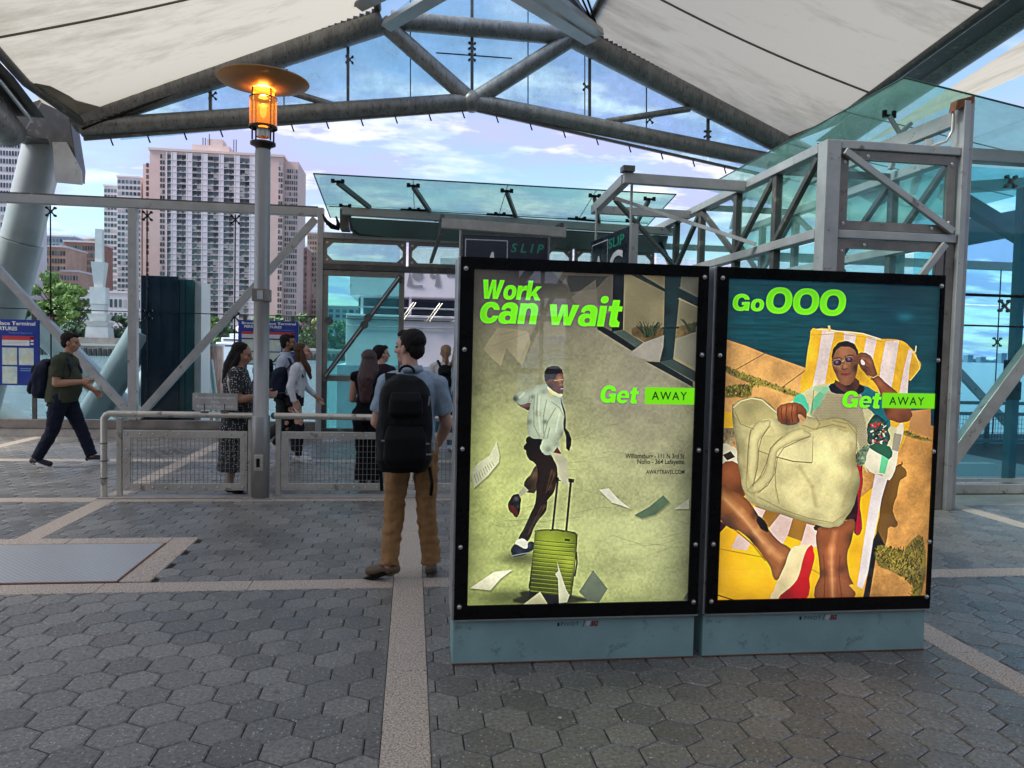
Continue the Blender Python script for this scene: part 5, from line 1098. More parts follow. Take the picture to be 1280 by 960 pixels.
def poster_one():
    s = Art(*PB[0]); v = np.linspace(0, 1, s.h)[:, None, None]; u = np.linspace(0, 1, s.w)[None, :, None]
    top = np.array([112, 104, 92.]); mid = np.array([150, 148, 116.]); lf = np.array([170, 176, 106.]); bt = np.array([166, 170, 116.])
    c = np.where(v < .35, top+(mid-top)*(v/.35), mid+(bt-mid)*((v-.35)/.65)); c = c+(lf-mid)*(1-u)*np.clip(v*2, 0, 1)*.7
    n1_ = nz(s.h, s.w, 130, 3, 6, 1.5); n2_ = nz(s.h, s.w, 26, 9, 5, 1.8); n3_ = nz(s.h, s.w, 7, 19, 2)
    L_ = 1.06+.55*(n1_-.5)+.20*(n2_-.5)+.22*(n3_-.5); s.im = (c/255*L_[..., None]).astype(np.float32)
    for k in range(26):
        r = random.Random(k); x = 585+r.random()*285; y = 430+r.random()*320; ang = r.uniform(-.5, .3); pts = [(x, y)]
        for q in range(5): x += 14; y += 14*ang+r.uniform(-4, 4); pts.append((x, y))
        s.line(pts, r.uniform(.5, 1.1), (84, 88, 60), a=.28, soft=1.6)
    s.spot((800, 690), 60, (190, 192, 140), .35); s.spot((640, 560), 60, (176, 182, 118), .35); s.spot((600, 700), 45, (186, 190, 125), .3); s.spot((860, 740), 50, (120, 122, 86), .4)
    s.spot((665, 410), 100, (92, 86, 78), .45); s.spot((665, 340), 90, (40, 40, 42), .75, ry=.35); s.spot((865, 640), 36, (112, 118, 92), .4, ry=3)
    s.spot((800, 500), 75, (152, 140, 130), .45, ry=1.4); s.spot((730, 640), 60, (168, 170, 130), .25)
    # corridor and window wall
    s.poly([(690, 340), (795, 346), (778, 395), (722, 372)], (98, 92, 80), smooth=False); s.poly([(706, 345), (760, 346), (745, 362), (714, 366)], (60, 60, 56), smooth=False)
    s.poly([(715, 372), (745, 350), (749, 415), (735, 405)], (118, 112, 98), smooth=False, a=.7)
    s.poly([(40, 400), (60, 340), (160, 300), (160, 440)], (96, 92, 78), C8, smooth=False)
    s.poly([(228, 72), (485, 80), (485, 470), (350, 500), (222, 422)], (124, 116, 88), C8, shade=((260, 130, 120, .2), (440, 300, 120, .12)), smooth=False)
    s.poly([(570, 225), (690, 268), (690, 690), (535, 605)], (132, 126, 98), C8, shade=((620, 620, 120, .18),), smooth=False)
    s.poly([(585, 80), (690, 84), (690, 200), (585, 150)], (106, 106, 92), C8, smooth=False)
    s.poly([(275, 425), (350, 400), (470, 410), (465, 480), (350, 495)], (112, 92, 58), C8, tex=.3); s.poly([(560, 400), (680, 370), (680, 450), (550, 470)], (104, 88, 56), C8, tex=.35); s.poly([(552, 475), (680, 430), (680, 660), (545, 590)], (142, 138, 118), C8, smooth=False)
    r = random.Random(4)
    for cx, cy, n_, hh in ((370, 465, 34, 95), (650, 430, 22, 80), (400, 455, 14, 90)):
        for k in range(n_):
            a = r.uniform(-1.0, 1.0); l = hh*r.uniform(.5, 1.1); s.line([(cx+r.uniform(-18, 18), cy), (cx+math.sin(a)*l*.6, cy-l*.6), (cx+math.sin(a)*l, cy-l*.95)], r.uniform(.6, 1.3), r.choice(((44, 62, 40), (70, 86, 52), (30, 44, 32))), C8, .8)
    s.poly([(160, 70), (236, 70), (224, 418), (150, 432)], (16, 26, 29), C8, smooth=False)
    s.line([(232, 72), (224, 420)], 1.2, (150, 142, 112), C8); s.line([(222, 422), (352, 498)], 1., (170, 160, 128), C8)
    s.poly([(485, 78), (588, 80), (536, 606), (452, 622), (478, 400)], (30, 54, 56), C8, shade=((500, 300, 30, -.35), (460, 560, 30, -.5)), smooth=False)
    s.poly([(150, 432), (224, 420), (350, 498), (290, 548)], (74, 84, 76), C8, smooth=False); s.poly([(275, 74), (340, 76), (485, 160), (484, 180)], (40, 58, 56), C8, smooth=False); s.line([(330, 80), (484, 170)], 1., (12, 18, 20), C8)
    s.poly([(60, 380), (152, 430), (300, 530), (278, 552), (60, 415)], (12, 18, 15), C8, smooth=False); s.poly([(365, 618), (452, 622), (660, 745), (660, 780), (580, 735)], (20, 36, 36), C8, smooth=False)
    s.poly([(452, 622), (536, 606), (690, 695), (690, 755)], (62, 76, 70), C8, shade=((660, 700, 60, -.15),), smooth=False)
    s.poly([(560, 150), (690, 215), (690, 275), (560, 205)], (28, 46, 48), C8, smooth=False); s.line([(572, 152), (690, 208)], 1.2, (96, 108, 98), C8); s.line([(570, 222), (690, 275)], 1., (170, 160, 130), C8); s.line([(535, 606), (690, 690)], .8, (20, 20, 20), C8)
    s.line([(470, 408), (570, 404)], 2.4, (14, 22, 24), C8, .8)
    # sheets of paper
    s.poly([(65, 95), (110, 28), (160, 30), (210, 40), (218, 75), (190, 150), (140, 92), (122, 150), (92, 125)], (164, 154, 122), C4, a=.85, smooth=False, shade=((130, 60, 60, -.12),)); s.line([(95, 85), (210, 42)], .8, (130, 120, 96), C4); s.line([(118, 50), (165, 38)], .6, (110, 104, 84), C4)
    s.poly([(535, 112), (580, 75), (648, 50), (645, 90), (635, 130), (600, 133)], (150, 144, 132), C4, smooth=False, shade=((600, 100, 40, .08),))
    def paper(pts, c, f=C4, lines=0):
        s.poly([(x+3, y+5) for x, y in pts], (60, 62, 40), f, soft=6, a=.35, smooth=False); s.poly(pts, c, f, smooth=False, tex=.08)
    paper([(25, 490), (50, 462), (85, 440), (108, 395), (118, 440), (115, 462), (80, 505), (35, 545)], (204, 204, 168))
    for k in range(9): s.line([(36+k*7, 500-k*5), (44+k*7, 528-k*7)], .7, (140, 142, 112), C4, .8)
    paper([(22, 868), (100, 815), (160, 808), (120, 838), (88, 875)], (236, 230, 198)); paper([(438, 550), (470, 545), (500, 580), (540, 612), (508, 600), (480, 592)], (208, 206, 184)); paper([(552, 632), (600, 605), (645, 568), (665, 590), (620, 630), (575, 643)], (88, 108, 84)); paper([(680, 612), (728, 580), (728, 612)], (172, 170, 148)); paper([(708, 905), (724, 880), (724, 905)], (90, 100, 84))
    # running man: shadow, rear leg, front leg
    s.spot((650, 697), 26, (58, 60, 34), .75, ry=.35); s.spot((640, 745), 50, (38, 44, 22), .55, ry=.22)
    s.poly([(238, 150), (238, 255), (205, 302), (163, 258), (200, 200)], (74, 58, 42), C3, shade=((190, 260, 30, -.4), (220, 200, 20, .3))); s.poly([(165, 262), (190, 288), (142, 325), (120, 318)], (172, 170, 138), C3)
    s.poly([(75, 385), (85, 340), (115, 310), (140, 325), (143, 365), (128, 435), (98, 418)], (26, 28, 36), C3, shade=((120, 335, 14, .7), (130, 380, 10, .4))); s.poly([(74, 380), (92, 372), (118, 390), (127, 436), (98, 418)], (84, 38, 26), C3, soft=3)
    pts = [(178, 20), (190, -20), (262, -15), (262, 45), (300, 70), (335, 120), (352, 180), (345, 250), (325, 310), (295, 345), (290, 400), (250, 450), (215, 510), (182, 577), (135, 568), (160, 510), (205, 410), (230, 340), (232, 260), (238, 155), (195, 115), (175, 60)]
    s.poly(pts, (38, 25, 18), C3, shade=((328, 190, 18, .35), (318, 270, 16, .3), (275, 380, 14, .25), (200, 520, 12, .2), (200, 50, 40, -.5)))
    for a, b in (((338, 190), (300, 290)), ((322, 170), (288, 300)), ((262, 380), (185, 540)), ((285, 370), (235, 460))): s.line([a, b], .9, (112, 88, 54), C3, .6, 2.5)
    s.poly([(135, 565), (180, 577), (186, 612), (150, 622), (116, 600)], (214, 212, 192), C3); s.poly([(94, 650), (100, 605), (130, 600), (160, 618), (185, 610), (185, 588), (216, 582), (222, 610), (190, 640), (130, 662)], (26, 36, 48), C3, shade=((190, 600, 14, .5), (140, 640, 20, .3))); s.line([(96, 660), (188, 642)], 1., (130, 140, 140), C3)
    # suitcase
    s.poly([(150, 890), (210, 860), (460, 890), (470, 925), (150, 932)], (26, 30, 14), C3, soft=8, a=.8)
    s.line([(355, 222), (325, 512)], 2.6, (16, 14, 20), C3); s.line([(430, 230), (403, 518)], 2.8, (16, 14, 20), C3); s.line([(345, 222), (368, 224)], 4.6, (14, 12, 16), C3); s.line([(420, 230), (441, 233)], 4.6, (14, 12, 16), C3); s.line([(360, 240), (331, 505)], .7, (120, 112, 110), C3, .6)
    s.poly([(195, 852), (435, 880), (428, 900), (400, 932), (182, 932), (190, 880)], (22, 24, 20), C3, smooth=False)
    s.poly([(240, 514), (335, 510), (430, 522), (458, 535), (466, 570), (452, 700), (440, 830), (432, 878), (415, 886), (310, 880), (230, 868), (196, 850), (195, 800), (210, 680), (222, 560), (228, 528)], (118, 132, 34), C3, shade=((430, 700, 50, .45), (300, 530, 90, .3), (230, 800, 60, -.35), (320, 820, 80, -.25), (340, 650, 60, .12)), edge=.35)
    for k in range(13):
        y = 572+k*23.5; x0 = 224-k*2.2; s.line([(x0, y), (x0+112, y+10), (452-k*2.2, y+20)], .9, (58, 68, 14), C3, .75); s.line([(x0+2, y+5), (x0+112, y+15), (450-k*2.2, y+25)], .8, (176, 188, 78), C3, .6)
    s.line([(240, 515), (335, 511), (430, 523), (458, 538), (463, 590), (440, 830)], 1.1, (44, 48, 22), C3, .8); s.line([(312, 514), (355, 512), (392, 520)], 1.8, (20, 20, 16), C3); s.line([(398, 569), (420, 571)], 2.6, (14, 14, 10), C3); s.line([(460, 640), (464, 700), (452, 775)], 2., (30, 34, 18), C3)
    # torso
    s.poly([(265, 985), (270, 910), (310, 848), (370, 862), (432, 882), (428, 985)], (20, 14, 14), C2)
    s.poly([(180, 512), (240, 520), (300, 510), (306, 545), (296, 583), (250, 566), (205, 542)], (98, 54, 36), C2, shade=((240, 530, 20, .2), (285, 570, 15, -.3)))
    s.poly([(470, 325), (430, 328), (380, 330), (340, 358), (290, 385), (215, 393), (170, 420), (135, 460), (150, 492), (185, 520), (240, 527), (290, 507), (312, 507), (305, 560), (285, 620), (278, 700), (283, 790), (310, 850), (370, 870), (432, 885), (424, 960), (432, 1010), (500, 1030), (560, 1000), (585, 890), (612, 860), (640, 790), (655, 720), (655, 600), (640, 520), (615, 430), (560, 418), (510, 392), (480, 350)], (184, 194, 166), C2,
           shade=((600, 600, 60, .16), (560, 800, 60, .1), (300, 700, 30, -.2), (380, 620, 26, -.25), (165, 470, 26, -.45), (330, 450, 18, -.3), (455, 700, 22, -.35), (500, 560, 50, .08), (620, 820, 30, -.15), (440, 400, 24, -.18)), edge=.22)
    for q in (((352, 430), (342, 560), (345, 740), (400, 850)), ((470, 480), (440, 640), (440, 820)), ((560, 560), (480, 700), (440, 860)), ((300, 440), (290, 500)), ((520, 500), (600, 560), (640, 640)), ((380, 420), (370, 600)), ((500, 760), (470, 900))): s.line(q, 1.1, (112, 118, 92), C2, .55, 3)
    for q in (((400, 450), (390, 620), (410, 800)), ((600, 620), (560, 800)), ((250, 410), (200, 460))): s.line(q, 1.6, (226, 232, 206), C2, .55, 4)
    s.poly([(262, 20), (262, 62), (300, 70), (358, 70), (350, 0), (290, -5)], (180, 190, 162), C3, shade=((300, 55, 20, -.25), (345, 20, 20, -.15))); s.poly([(330, 72), (352, 40), (375, 78), (350, 84)], (110, 52, 30), C3)
    s.poly([(310, 68), (370, 80), (408, 110), (412, 200), (420, 268), (385, 242), (362, 225), (350, 150), (335, 105)], (188, 184, 154), C3, smooth=False, shade=((380, 120, 30, -.08),))
    s.poly([(480, 345), (520, 378), (560, 402), (618, 418), (612, 452), (560, 440), (500, 405)], (206, 206, 160), C2); s.poly([(482, 390), (540, 430), (520, 446), (490, 425)], (210, 180, 60), C2, a=.8)
    s.poly([(612, 462), (628, 520), (655, 600), (662, 680), (658, 765), (692, 802), (716, 870), (714, 930), (694, 992), (665, 965), (664, 850), (640, 770), (638, 700), (648, 640), (632, 580), (616, 520)], (22, 20, 26), C2, smooth=False)
    # head
    s.poly([(468, 290), (500, 262), (555, 240), (575, 215), (622, 198), (637, 250), (639, 300), (632, 330), (641, 355), (630, 372), (637, 403), (608, 420), (560, 404), (510, 368), (476, 330)], (102, 60, 42), C2, shade=((600, 270, 24, .45), (540, 320, 40, -.15), (500, 350, 30, -.35), (612, 330, 12, .35), (590, 400, 20, -.2)))
    s.poly([(450, 225), (464, 178), (500, 152), (560, 144), (605, 163), (626, 203), (600, 214), (575, 230), (560, 262), (520, 275), (490, 282), (462, 300), (452, 262)], (26, 22, 24), C2); s.line([(548, 288), (600, 282), (636, 280)], .9, (196, 160, 96), C2); s.line([(585, 300), (610, 302)], 1., (190, 120, 70), C2, .7)
    s.poly([(600, 368), (634, 358), (636, 382), (612, 388)], (30, 14, 14), C2); s.line([(610, 372), (632, 370)], .9, (224, 220, 210), C2); s.line([(592, 356), (612, 350), (630, 352)], 1., (36, 16, 14), C2, .8)
    # paper in front of the case
    s.poly([(350, 690), (372, 760), (402, 850), (422, 885), (408, 925), (362, 930), (356, 790), (340, 765), (358, 745)], (200, 200, 166), C3, smooth=False, shade=((380, 880, 30, .1),)); s.poly([(158, 937), (255, 864), (300, 937)], (200, 196, 152), C3, smooth=False); s.poly([(555, 742), (638, 848), (590, 925), (530, 920), (476, 865)], (108, 118, 98), C3, smooth=False)
    s.im *= (1-.22*np.clip((.10-np.minimum(u, 1-u))/.10, 0, 1)*.6)
    return s
def poster_two():
    s = Art(*PB[1]); v = np.linspace(0, 1, s.h)[:, None, None]; u = np.linspace(0, 1, s.w)[None, :, None]
    rip = nz(s.h, s.w, 9, 21, 3, 7.0); big_ = nz(s.h, s.w, 90, 8, 4, 2.)
    c = np.array([14, 74, 84.])*(1-.35*v*0)+np.array([0, 22, 14.])*(v); s.im = (c/255*(1+.35*(rip-.5)+.3*(big_-.5))[..., None]*np.ones((s.h, s.w, 1))).astype(np.float32)
    for k in range(34): r = random.Random(k); y = 352+k*4.2+r.uniform(-1, 1); s.line([(905, y), (990, y+3+r.uniform(-1, 1)), (1080, y+5), (1170, y+9+r.uniform(-1, 1))], r.uniform(.5, 1.3), (6, 46, 50) if k % 3 else (30, 104, 108), a=.35, soft=2)
    s.spot((1120, 370), 40, (10, 48, 66), .5, ry=2); s.spot((1132, 396), 12, (60, 150, 170), .5, ry=.5)
    tan = (218, 164, 96)
    s.poly([(40, 116), (160, 155), (270, 200), (510, 285), (560, 560), (0, 620), (0, 118)], tan, D5, smooth=False, shade=((150, 200, 120, .05), (60, 420, 90, -.08)), tex=.12)
    s.poly([(900, 540), (1010, 536), (1180, 532), (1180, 760), (890, 760)], (206, 148, 78), smooth=False, tex=.16)
    s.poly([(1000, 545), (1080, 545), (1250, 528), (1250, 700), (1080, 640)], (196, 140, 84), D5, smooth=False)
    s.line([(272, 200), (95, 300)], .8, (96, 60, 30), D5); s.line([(512, 300), (372, 402)], .9, (84, 52, 26), D5)
    def grass(poly_, n_, f, seed, cols=((92, 100, 30), (150, 156, 60), (48, 56, 16), (30, 34, 10), (190, 184, 90)), sz=9):
        s.poly(poly_, (104, 98, 38), f, soft=5, a=.75, tex=.4); r = random.Random(seed); xs_l = [p[0] for p in poly_]; ys_l = [p[1] for p in poly_]
        def ins(x, y):
            c_ = False
            for i in range(len(poly_)):
                (xa, ya), (xb, yb2) = poly_[i], poly_[(i+1) % len(poly_)]
                if (ya > y) != (yb2 > y) and x < (xb-xa)*(y-ya)/(yb2-ya)+xa: c_ = not c_
            return c_
        k = 0
        while k < n_:
            x, y = r.uniform(min(xs_l), max(xs_l)), r.uniform(min(ys_l), max(ys_l))
            if not ins(x, y): k += .3; continue
            a = r.uniform(-2.6, -.5); l = sz*r.uniform(.5, 1.5); s.line([(x, y), (x+math.cos(a)*l, y+math.sin(a)*l)], r.uniform(.6, 1.2), r.choice(cols), f, .85, 1.2); k += 1
    grass([(36, 275), (130, 312), (250, 352), (370, 400), (480, 438), (470, 458), (390, 438), (300, 404), (200, 400), (192, 452), (100, 458), (30, 455), (30, 418), (90, 385), (172, 388), (168, 368), (60, 322)], 420, D5, 1)
    s.poly([(20, 545), (80, 545), (88, 642), (18, 640)], (232, 182, 40), D5, smooth=False); s.poly([(18, 640), (92, 642), (96, 748), (16, 748)], (150, 130, 96), D5, tex=.5, smooth=False)
    s.poly([(14, 752), (70, 748), (110, 790), (118, 870), (12, 860)], (216, 206, 176), D5); s.poly([(24, 800), (70, 778), (96, 812), (50, 832)], (40, 26, 22), D5, tex=.6); s.poly([(12, 852), (60, 868), (10, 872)], (220, 180, 60), D5)
    # lounger back and striped seat
    yel = (232, 178, 40); wht = (226, 206, 196)
    s.poly([(580, 55), (700, 66), (850, 80), (960, 115), (1050, 118), (1130, 165), (1172, 232), (1187, 290), (1130, 362), (1112, 430), (1095, 720), (860, 820), (560, 700), (485, 425), (510, 300), (538, 112)], yel, D5, shade=((560, 300, 80, .08), (1150, 280, 60, -.12)), tex=.12)
    for q in (((610, 68), (684, 74), (655, 200), (622, 402), (552, 398), (588, 220)), ((740, 74), (812, 90), (790, 190), (736, 190)), ((872, 104), (934, 112), (905, 250), (880, 330), (850, 220)), ((985, 128), (1064, 124), (1040, 280), (1012, 440), (942, 440), (955, 280)), ((1120, 176), (1142, 186), (1122, 300), (1114, 440), (1064, 440), (1090, 300))): s.poly(q, wht, D5, smooth=False, tex=.1)
    s.line([(545, 92), (700, 84), (860, 104), (960, 132)], .9, (190, 140, 50), D5, .6); s.line([(580, 58), (700, 69), (850, 83), (955, 116)], 1.4, (240, 222, 190), D5); s.line([(650, 40), (655, 64)], 3.4, (222, 190, 130), D5); s.line([(1164, 158), (1160, 190), (1140, 196)], 2., (226, 200, 150), D5)
    s.line([(1130, 170), (1172, 235), (1186, 290), (1130, 360)], 1.2, (246, 214, 120), D5); s.spot((1080, 265), 8, (150, 120, 40), .0, D5)
    s.poly([(45, 400), (90, 350), (250, 230), (600, 260), (840, 200), (1000, 70), (990, 150), (940, 380), (905, 500), (862, 775), (30, 775)], (244, 186, 20), D6, shade=((200, 600, 160, .05), (80, 700, 90, -.12), (820, 480, 40, -.1)), smooth=False, tex=.05)
    s.poly([(250, 235), (600, 340), (602, 465), (520, 440), (420, 405), (335, 370)], (160, 112, 40), D6, smooth=False)
    for q in (((244, 240), (312, 264), (285, 318), (258, 300)), ((395, 285), (467, 310), (440, 400), (408, 455), (352, 420), (330, 365)), ((545, 340), (603, 356), (604, 470), (500, 485), (520, 430)), ((155, 400), (226, 446), (206, 492), (118, 480))): s.poly(q, (222, 192, 178), D6, smooth=False)
    s.line([(45, 482), (300, 532)], .9, (140, 100, 16), D6); s.line([(575, 600), (620, 625)], .9, (140, 100, 16), D6); s.line([(36, 745), (130, 775)], 1.6, (60, 40, 12), D6)
    s.poly([(935, 55), (1008, 80), (985, 170), (960, 260), (925, 430), (900, 600), (862, 712), (832, 695), (848, 600), (870, 450), (905, 220)], (228, 214, 208), D6, smooth=False); s.poly([(1045, 30), (1090, 15), (1113, 70), (1078, 92), (1060, 180), (1035, 268), (1063, 332), (1040, 362), (1008, 368), (992, 466), (945, 420), (960, 300), (985, 150)], (112, 78, 30), D6, tex=.12)
    s.line([(1050, 18), (1090, 0), (1086, -12)], 1.6, (90, 62, 26), D6); s.poly([(950, 380), (992, 466), (944, 500), (925, 620), (898, 780), (864, 780), (898, 600), (925, 430)], (22, 16, 12), D6, smooth=False)
    grass([(945, 482), (1000, 468), (1100, 490), (1205, 415), (1200, 740), (1130, 770), (1150, 700), (1080, 640), (1000, 600), (945, 560)], 620, D6, 2, ((96, 92, 24), (150, 140, 44), (50, 46, 12), (30, 28, 8)), 16)
    grass([(1080, 670), (1110, 660), (1180, 690), (1240, 705), (1240, 718), (1150, 700)], 60, D5, 3)
    # legs and sandal
    sk = (168, 104, 58)
    s.poly([(50, 15), (165, 5), (188, 100), (188, 185), (110, 165), (50, 135)], (140, 78, 42), D6, shade=((90, 60, 50, .2), (160, 150, 40, -.3)))
    s.poly([(48, 320), (90, 350), (45, 400)], (70, 20, 30), D6, smooth=False)
    s.poly([(50, 135), (110, 150), (180, 182), (232, 235), (275, 300), (330, 375), (400, 450), (458, 492), (432, 560), (376, 662), (342, 592), (300, 530), (240, 452), (160, 380), (48, 305)], sk, D6, shade=((250, 290, 26, -.3), (100, 330, 50, -.4), (230, 440, 40, -.35)), edge=.3)
    s.line([(70, 185), (170, 275), (260, 385), (340, 490), (400, 540)], 9., (226, 164, 106), D6, .55, 16); s.line([(80, 200), (180, 300), (300, 450)], 3., (240, 190, 134), D6, .4, 7)
    s.line([(60, 318), (160, 392), (242, 462), (310, 550)], 1.4, (104, 50, 22), D6, .7, 3); s.poly([(262, 312), (292, 308), (328, 374), (300, 378), (275, 350)], (24, 12, 12), D6)
    s.poly([(455, 490), (500, 468), (548, 462), (580, 490), (560, 600), (505, 780), (358, 780), (362, 720), (378, 672), (425, 570)], (234, 212, 160), D6, shade=((400, 680, 40, -.12), (470, 540, 30, .06)))
    s.poly([(560, 470), (585, 500), (584, 565), (560, 650), (535, 780), (398, 780), (430, 720), (490, 660), (520, 560)], (196, 20, 28), D6, shade=((560, 520, 30, .15), (430, 750, 40, -.25)))
    s.poly([(835, -20), (862, 60), (858, 150), (848, 250), (860, 370), (815, 392), (800, 320), (700, 352), (618, 385), (600, 345), (700, 350), (770, 300)], (52, 10, 22), D6); s.poly([(832, 0), (862, 62), (850, 200), (852, 300), (858, 372), (822, 385), (838, 250)], (170, 16, 48), D6)
    s.poly([(604, 385), (650, 362), (730, 345), (812, 315), (808, 400), (790, 470), (775, 540), (790, 640), (802, 780), (604, 780), (620, 640), (608, 500)], (160, 92, 52), D6, shade=((686, 495, 24, .45), (740, 600, 26, -.3), (640, 620, 22, -.3), (790, 420, 30, -.25), (640, 440, 30, -.1)), edge=.25)
    s.line([(706, 390), (690, 470), (684, 560), (692, 660), (694, 775)], 7., (222, 150, 96), D6, .55, 13); s.line([(688, 480), (688, 600), (694, 770)], 2.2, (240, 186, 136), D6, .4, 6)
    s.line([(640, 520), (650, 620), (645, 760)], 1.6, (104, 46, 22), D6, .6, 3); s.line([(735, 520), (730, 640), (745, 760)], 1.8, (110, 50, 24), D6, .6, 3); s.poly([(795, 688), (830, 696), (862, 735), (845, 745), (800, 705)], (240, 190, 50), D6)
    # man: shirt, head, arms
    s.poly([(690, 380), (600, 385), (550, 400), (500, 430), (440, 478), (440, 505), (520, 562), (560, 620), (700, 660), (850, 860), (870, 872), (880, 750), (1010, 762), (1050, 640), (985, 620), (955, 480), (920, 430), (830, 390)], (206, 198, 150), D5, tex=.1)
    s.poly([(485, 438), (520, 490), (530, 505), (520, 558), (480, 520), (438, 490)], (84, 196, 156), D5); s.poly([(590, 430), (655, 420), (600, 520), (555, 566), (545, 520)], (112, 186, 142), D5); s.line([(560, 420), (548, 560)], 1., (120, 110, 70), D5, .7); s.poly([(560, 400), (640, 395), (690, 380), (650, 425), (600, 430)], (150, 200, 156), D5, a=.7)
    s.poly([(828, 395), (920, 425), (965, 470), (1000, 560), (1005, 640), (960, 610), (900, 540), (840, 480)], (24, 108, 114), D5); s.poly([(780, 560), (850, 560), (890, 620), (880, 700), (850, 640)], (196, 190, 140), D5)
    s.poly([(650, 418), (740, 432), (830, 432), (850, 540), (880, 690), (862, 790), (840, 800), (790, 640), (700, 600), (548, 575), (600, 510)], (176, 164, 128), D5)
    r = random.Random(8)
    for j in range(38):
        for i in range(34):
            x = 560+i*9.5+(j % 2)*4.7; y = 430+j*9.5
            if y > 432+.0*(x) and x > 655-(y-420)*.75 and x < 832+(y-430)*.16 and y < 590+(x-560)*.72: s.line([(x, y), (x+3, y+4)], .7, (86, 76, 56), D5, .75, 1.)
    s.poly([(895, 590), (960, 580), (1000, 660), (1002, 720), (960, 752), (900, 742), (878, 690)], (34, 66, 60), D5, tex=.5)
    for k in range(46): x, y = r.uniform(895, 990), r.uniform(605, 735); s.line([(x, y), (x+r.uniform(-22, 22), y+r.uniform(-22, 22))], r.uniform(1, 2.6), r.choice(((206, 40, 40), (226, 220, 190), (16, 26, 26), (196, 190, 140))), D5, .85)
    s.poly([(878, 748), (1008, 762), (1050, 640), (1090, 640), (1060, 770), (1022, 930), (960, 915), (868, 870)], (226, 216, 188), D5); s.poly([(895, 742), (1010, 752), (1000, 830), (960, 800), (900, 765)], (44, 96, 70), D5); s.poly([(962, 800), (1002, 825), (980, 912), (945, 905)], (104, 196, 140), D5); s.poly([(1035, 670), (1080, 680), (1060, 780), (1020, 770)], (150, 140, 120), D5, a=.8); s.poly([(806, 800), (880, 740), (872, 800), (850, 860), (808, 840)], (120, 140, 110), D5, tex=.6)
    s.poly([(655, 415), (690, 372), (760, 385), (822, 378), (852, 428), (740, 440)], (24, 22, 38), D5)
    s.poly([(360, 520), (450, 560), (560, 500), (575, 620), (420, 625)], (96, 56, 44), D7, shade=((500, 580, 40, -.4),))
    s.poly([(330, 380), (330, 300), (345, 240), (380, 195), (440, 150), (520, 155), (572, 210), (590, 300), (580, 400), (560, 490), (525, 550), (480, 574), (440, 568), (395, 530), (360, 455)], (160, 104, 72), D7, shade=((430, 240, 50, .16), (560, 400, 40, -.42), (370, 440, 26, -.22), (460, 385, 18, .24), (455, 540, 30, .05), (540, 300, 30, -.2), (400, 400, 18, .14)), edge=.2)
    s.poly([(330, 310), (332, 245), (365, 182), (430, 142), (512, 148), (565, 195), (588, 262), (590, 320), (570, 262), (530, 208), (455, 192), (392, 206), (352, 262)], (40, 28, 26), D7)
    for q in ([(334, 345), (355, 322), (400, 316), (427, 336), (425, 365), (397, 384), (357, 382), (337, 366)], [(450, 312), (475, 292), (520, 290), (542, 315), (537, 345), (502, 352), (466, 346)]): s.poly(q, (62, 40, 58), D7, shade=((q[1][0]+20, q[1][1]+20, 14, .8),)); s.line(q+[q[0]], .6, (214, 180, 120), D7, .8)
    s.line([(427, 340), (452, 326)], .8, (214, 180, 120), D7); s.line([(345, 308), (400, 298), (425, 312)], 1.1, (60, 36, 28), D7, .8); s.line([(455, 292), (500, 274), (535, 280)], 1.1, (60, 36, 28), D7, .8)
    s.line([(440, 350), (428, 395), (436, 412)], .9, (110, 62, 44), D7, .8, 2); s.line([(425, 412), (450, 420), (478, 410)], 1.2, (92, 46, 36), D7, .9, 2); s.poly([(412, 462), (448, 446), (470, 452), (512, 456), (490, 480), (435, 484)], (150, 76, 68), D7); s.line([(414, 464), (460, 466), (510, 458)], .8, (80, 34, 30), D7); s.line([(405, 440), (450, 432), (510, 440)], .8, (92, 54, 40), D7, .5, 2)
    s.poly([(700, 470), (770, 470), (850, 540), (930, 605), (985, 655), (1060, 740), (1112, 830), (1112, 900), (1045, 942), (940, 930), (860, 870), (838, 760), (800, 640), (760, 560)], (150, 86, 54), D7, shade=((800, 560, 40, .2), (1040, 880, 50, -.2), (900, 700, 40, .15), (860, 820, 40, -.3)), edge=.2)
    s.poly([(512, 350), (555, 300), (590, 262), (640, 252), (690, 270), (728, 312), (750, 380), (770, 440), (765, 480), (705, 495), (650, 445), (612, 402), (592, 362), (560, 342), (530, 362)], (140, 88, 62), D7, shade=((700, 340, 30, .2), (640, 300, 20, .2), (660, 420, 26, -.25)), edge=.2)
    for q in (((560, 310), (620, 285), (680, 300)), ((600, 340), (650, 330), (700, 370)), ((640, 380), (690, 400), (715, 450)), ((530, 340), (575, 322), (610, 318))): s.line(q, .9, (78, 42, 30), D7, .7, 1.8)
    s.poly([(618, 322), (640, 330), (655, 362), (632, 372), (616, 350)], (232, 216, 196), D7); s.line([(690, 482), (740, 500), (800, 465)], 1.5, (196, 160, 90), D7); s.line([(715, 515), (745, 512), (770, 495)], 1.2, (50, 34, 30), D7)
    # bag
    bagpts = [D5(p) for p in ((80, 530), (92, 500), (130, 475), (190, 460), (235, 462), (275, 480), (345, 548), (352, 600), (440, 622), (480, 590), (520, 570), (600, 592), (660, 578), (730, 585), (790, 618), (816, 670), (812, 760), (810, 860))]+[D6(p) for p in ((845, 60), (830, 180), (770, 305), (700, 357), (590, 342), (400, 285), (260, 236), (195, 165), (172, 80), (150, -30))]+[D5(p) for p in ((110, 780), (88, 650))]
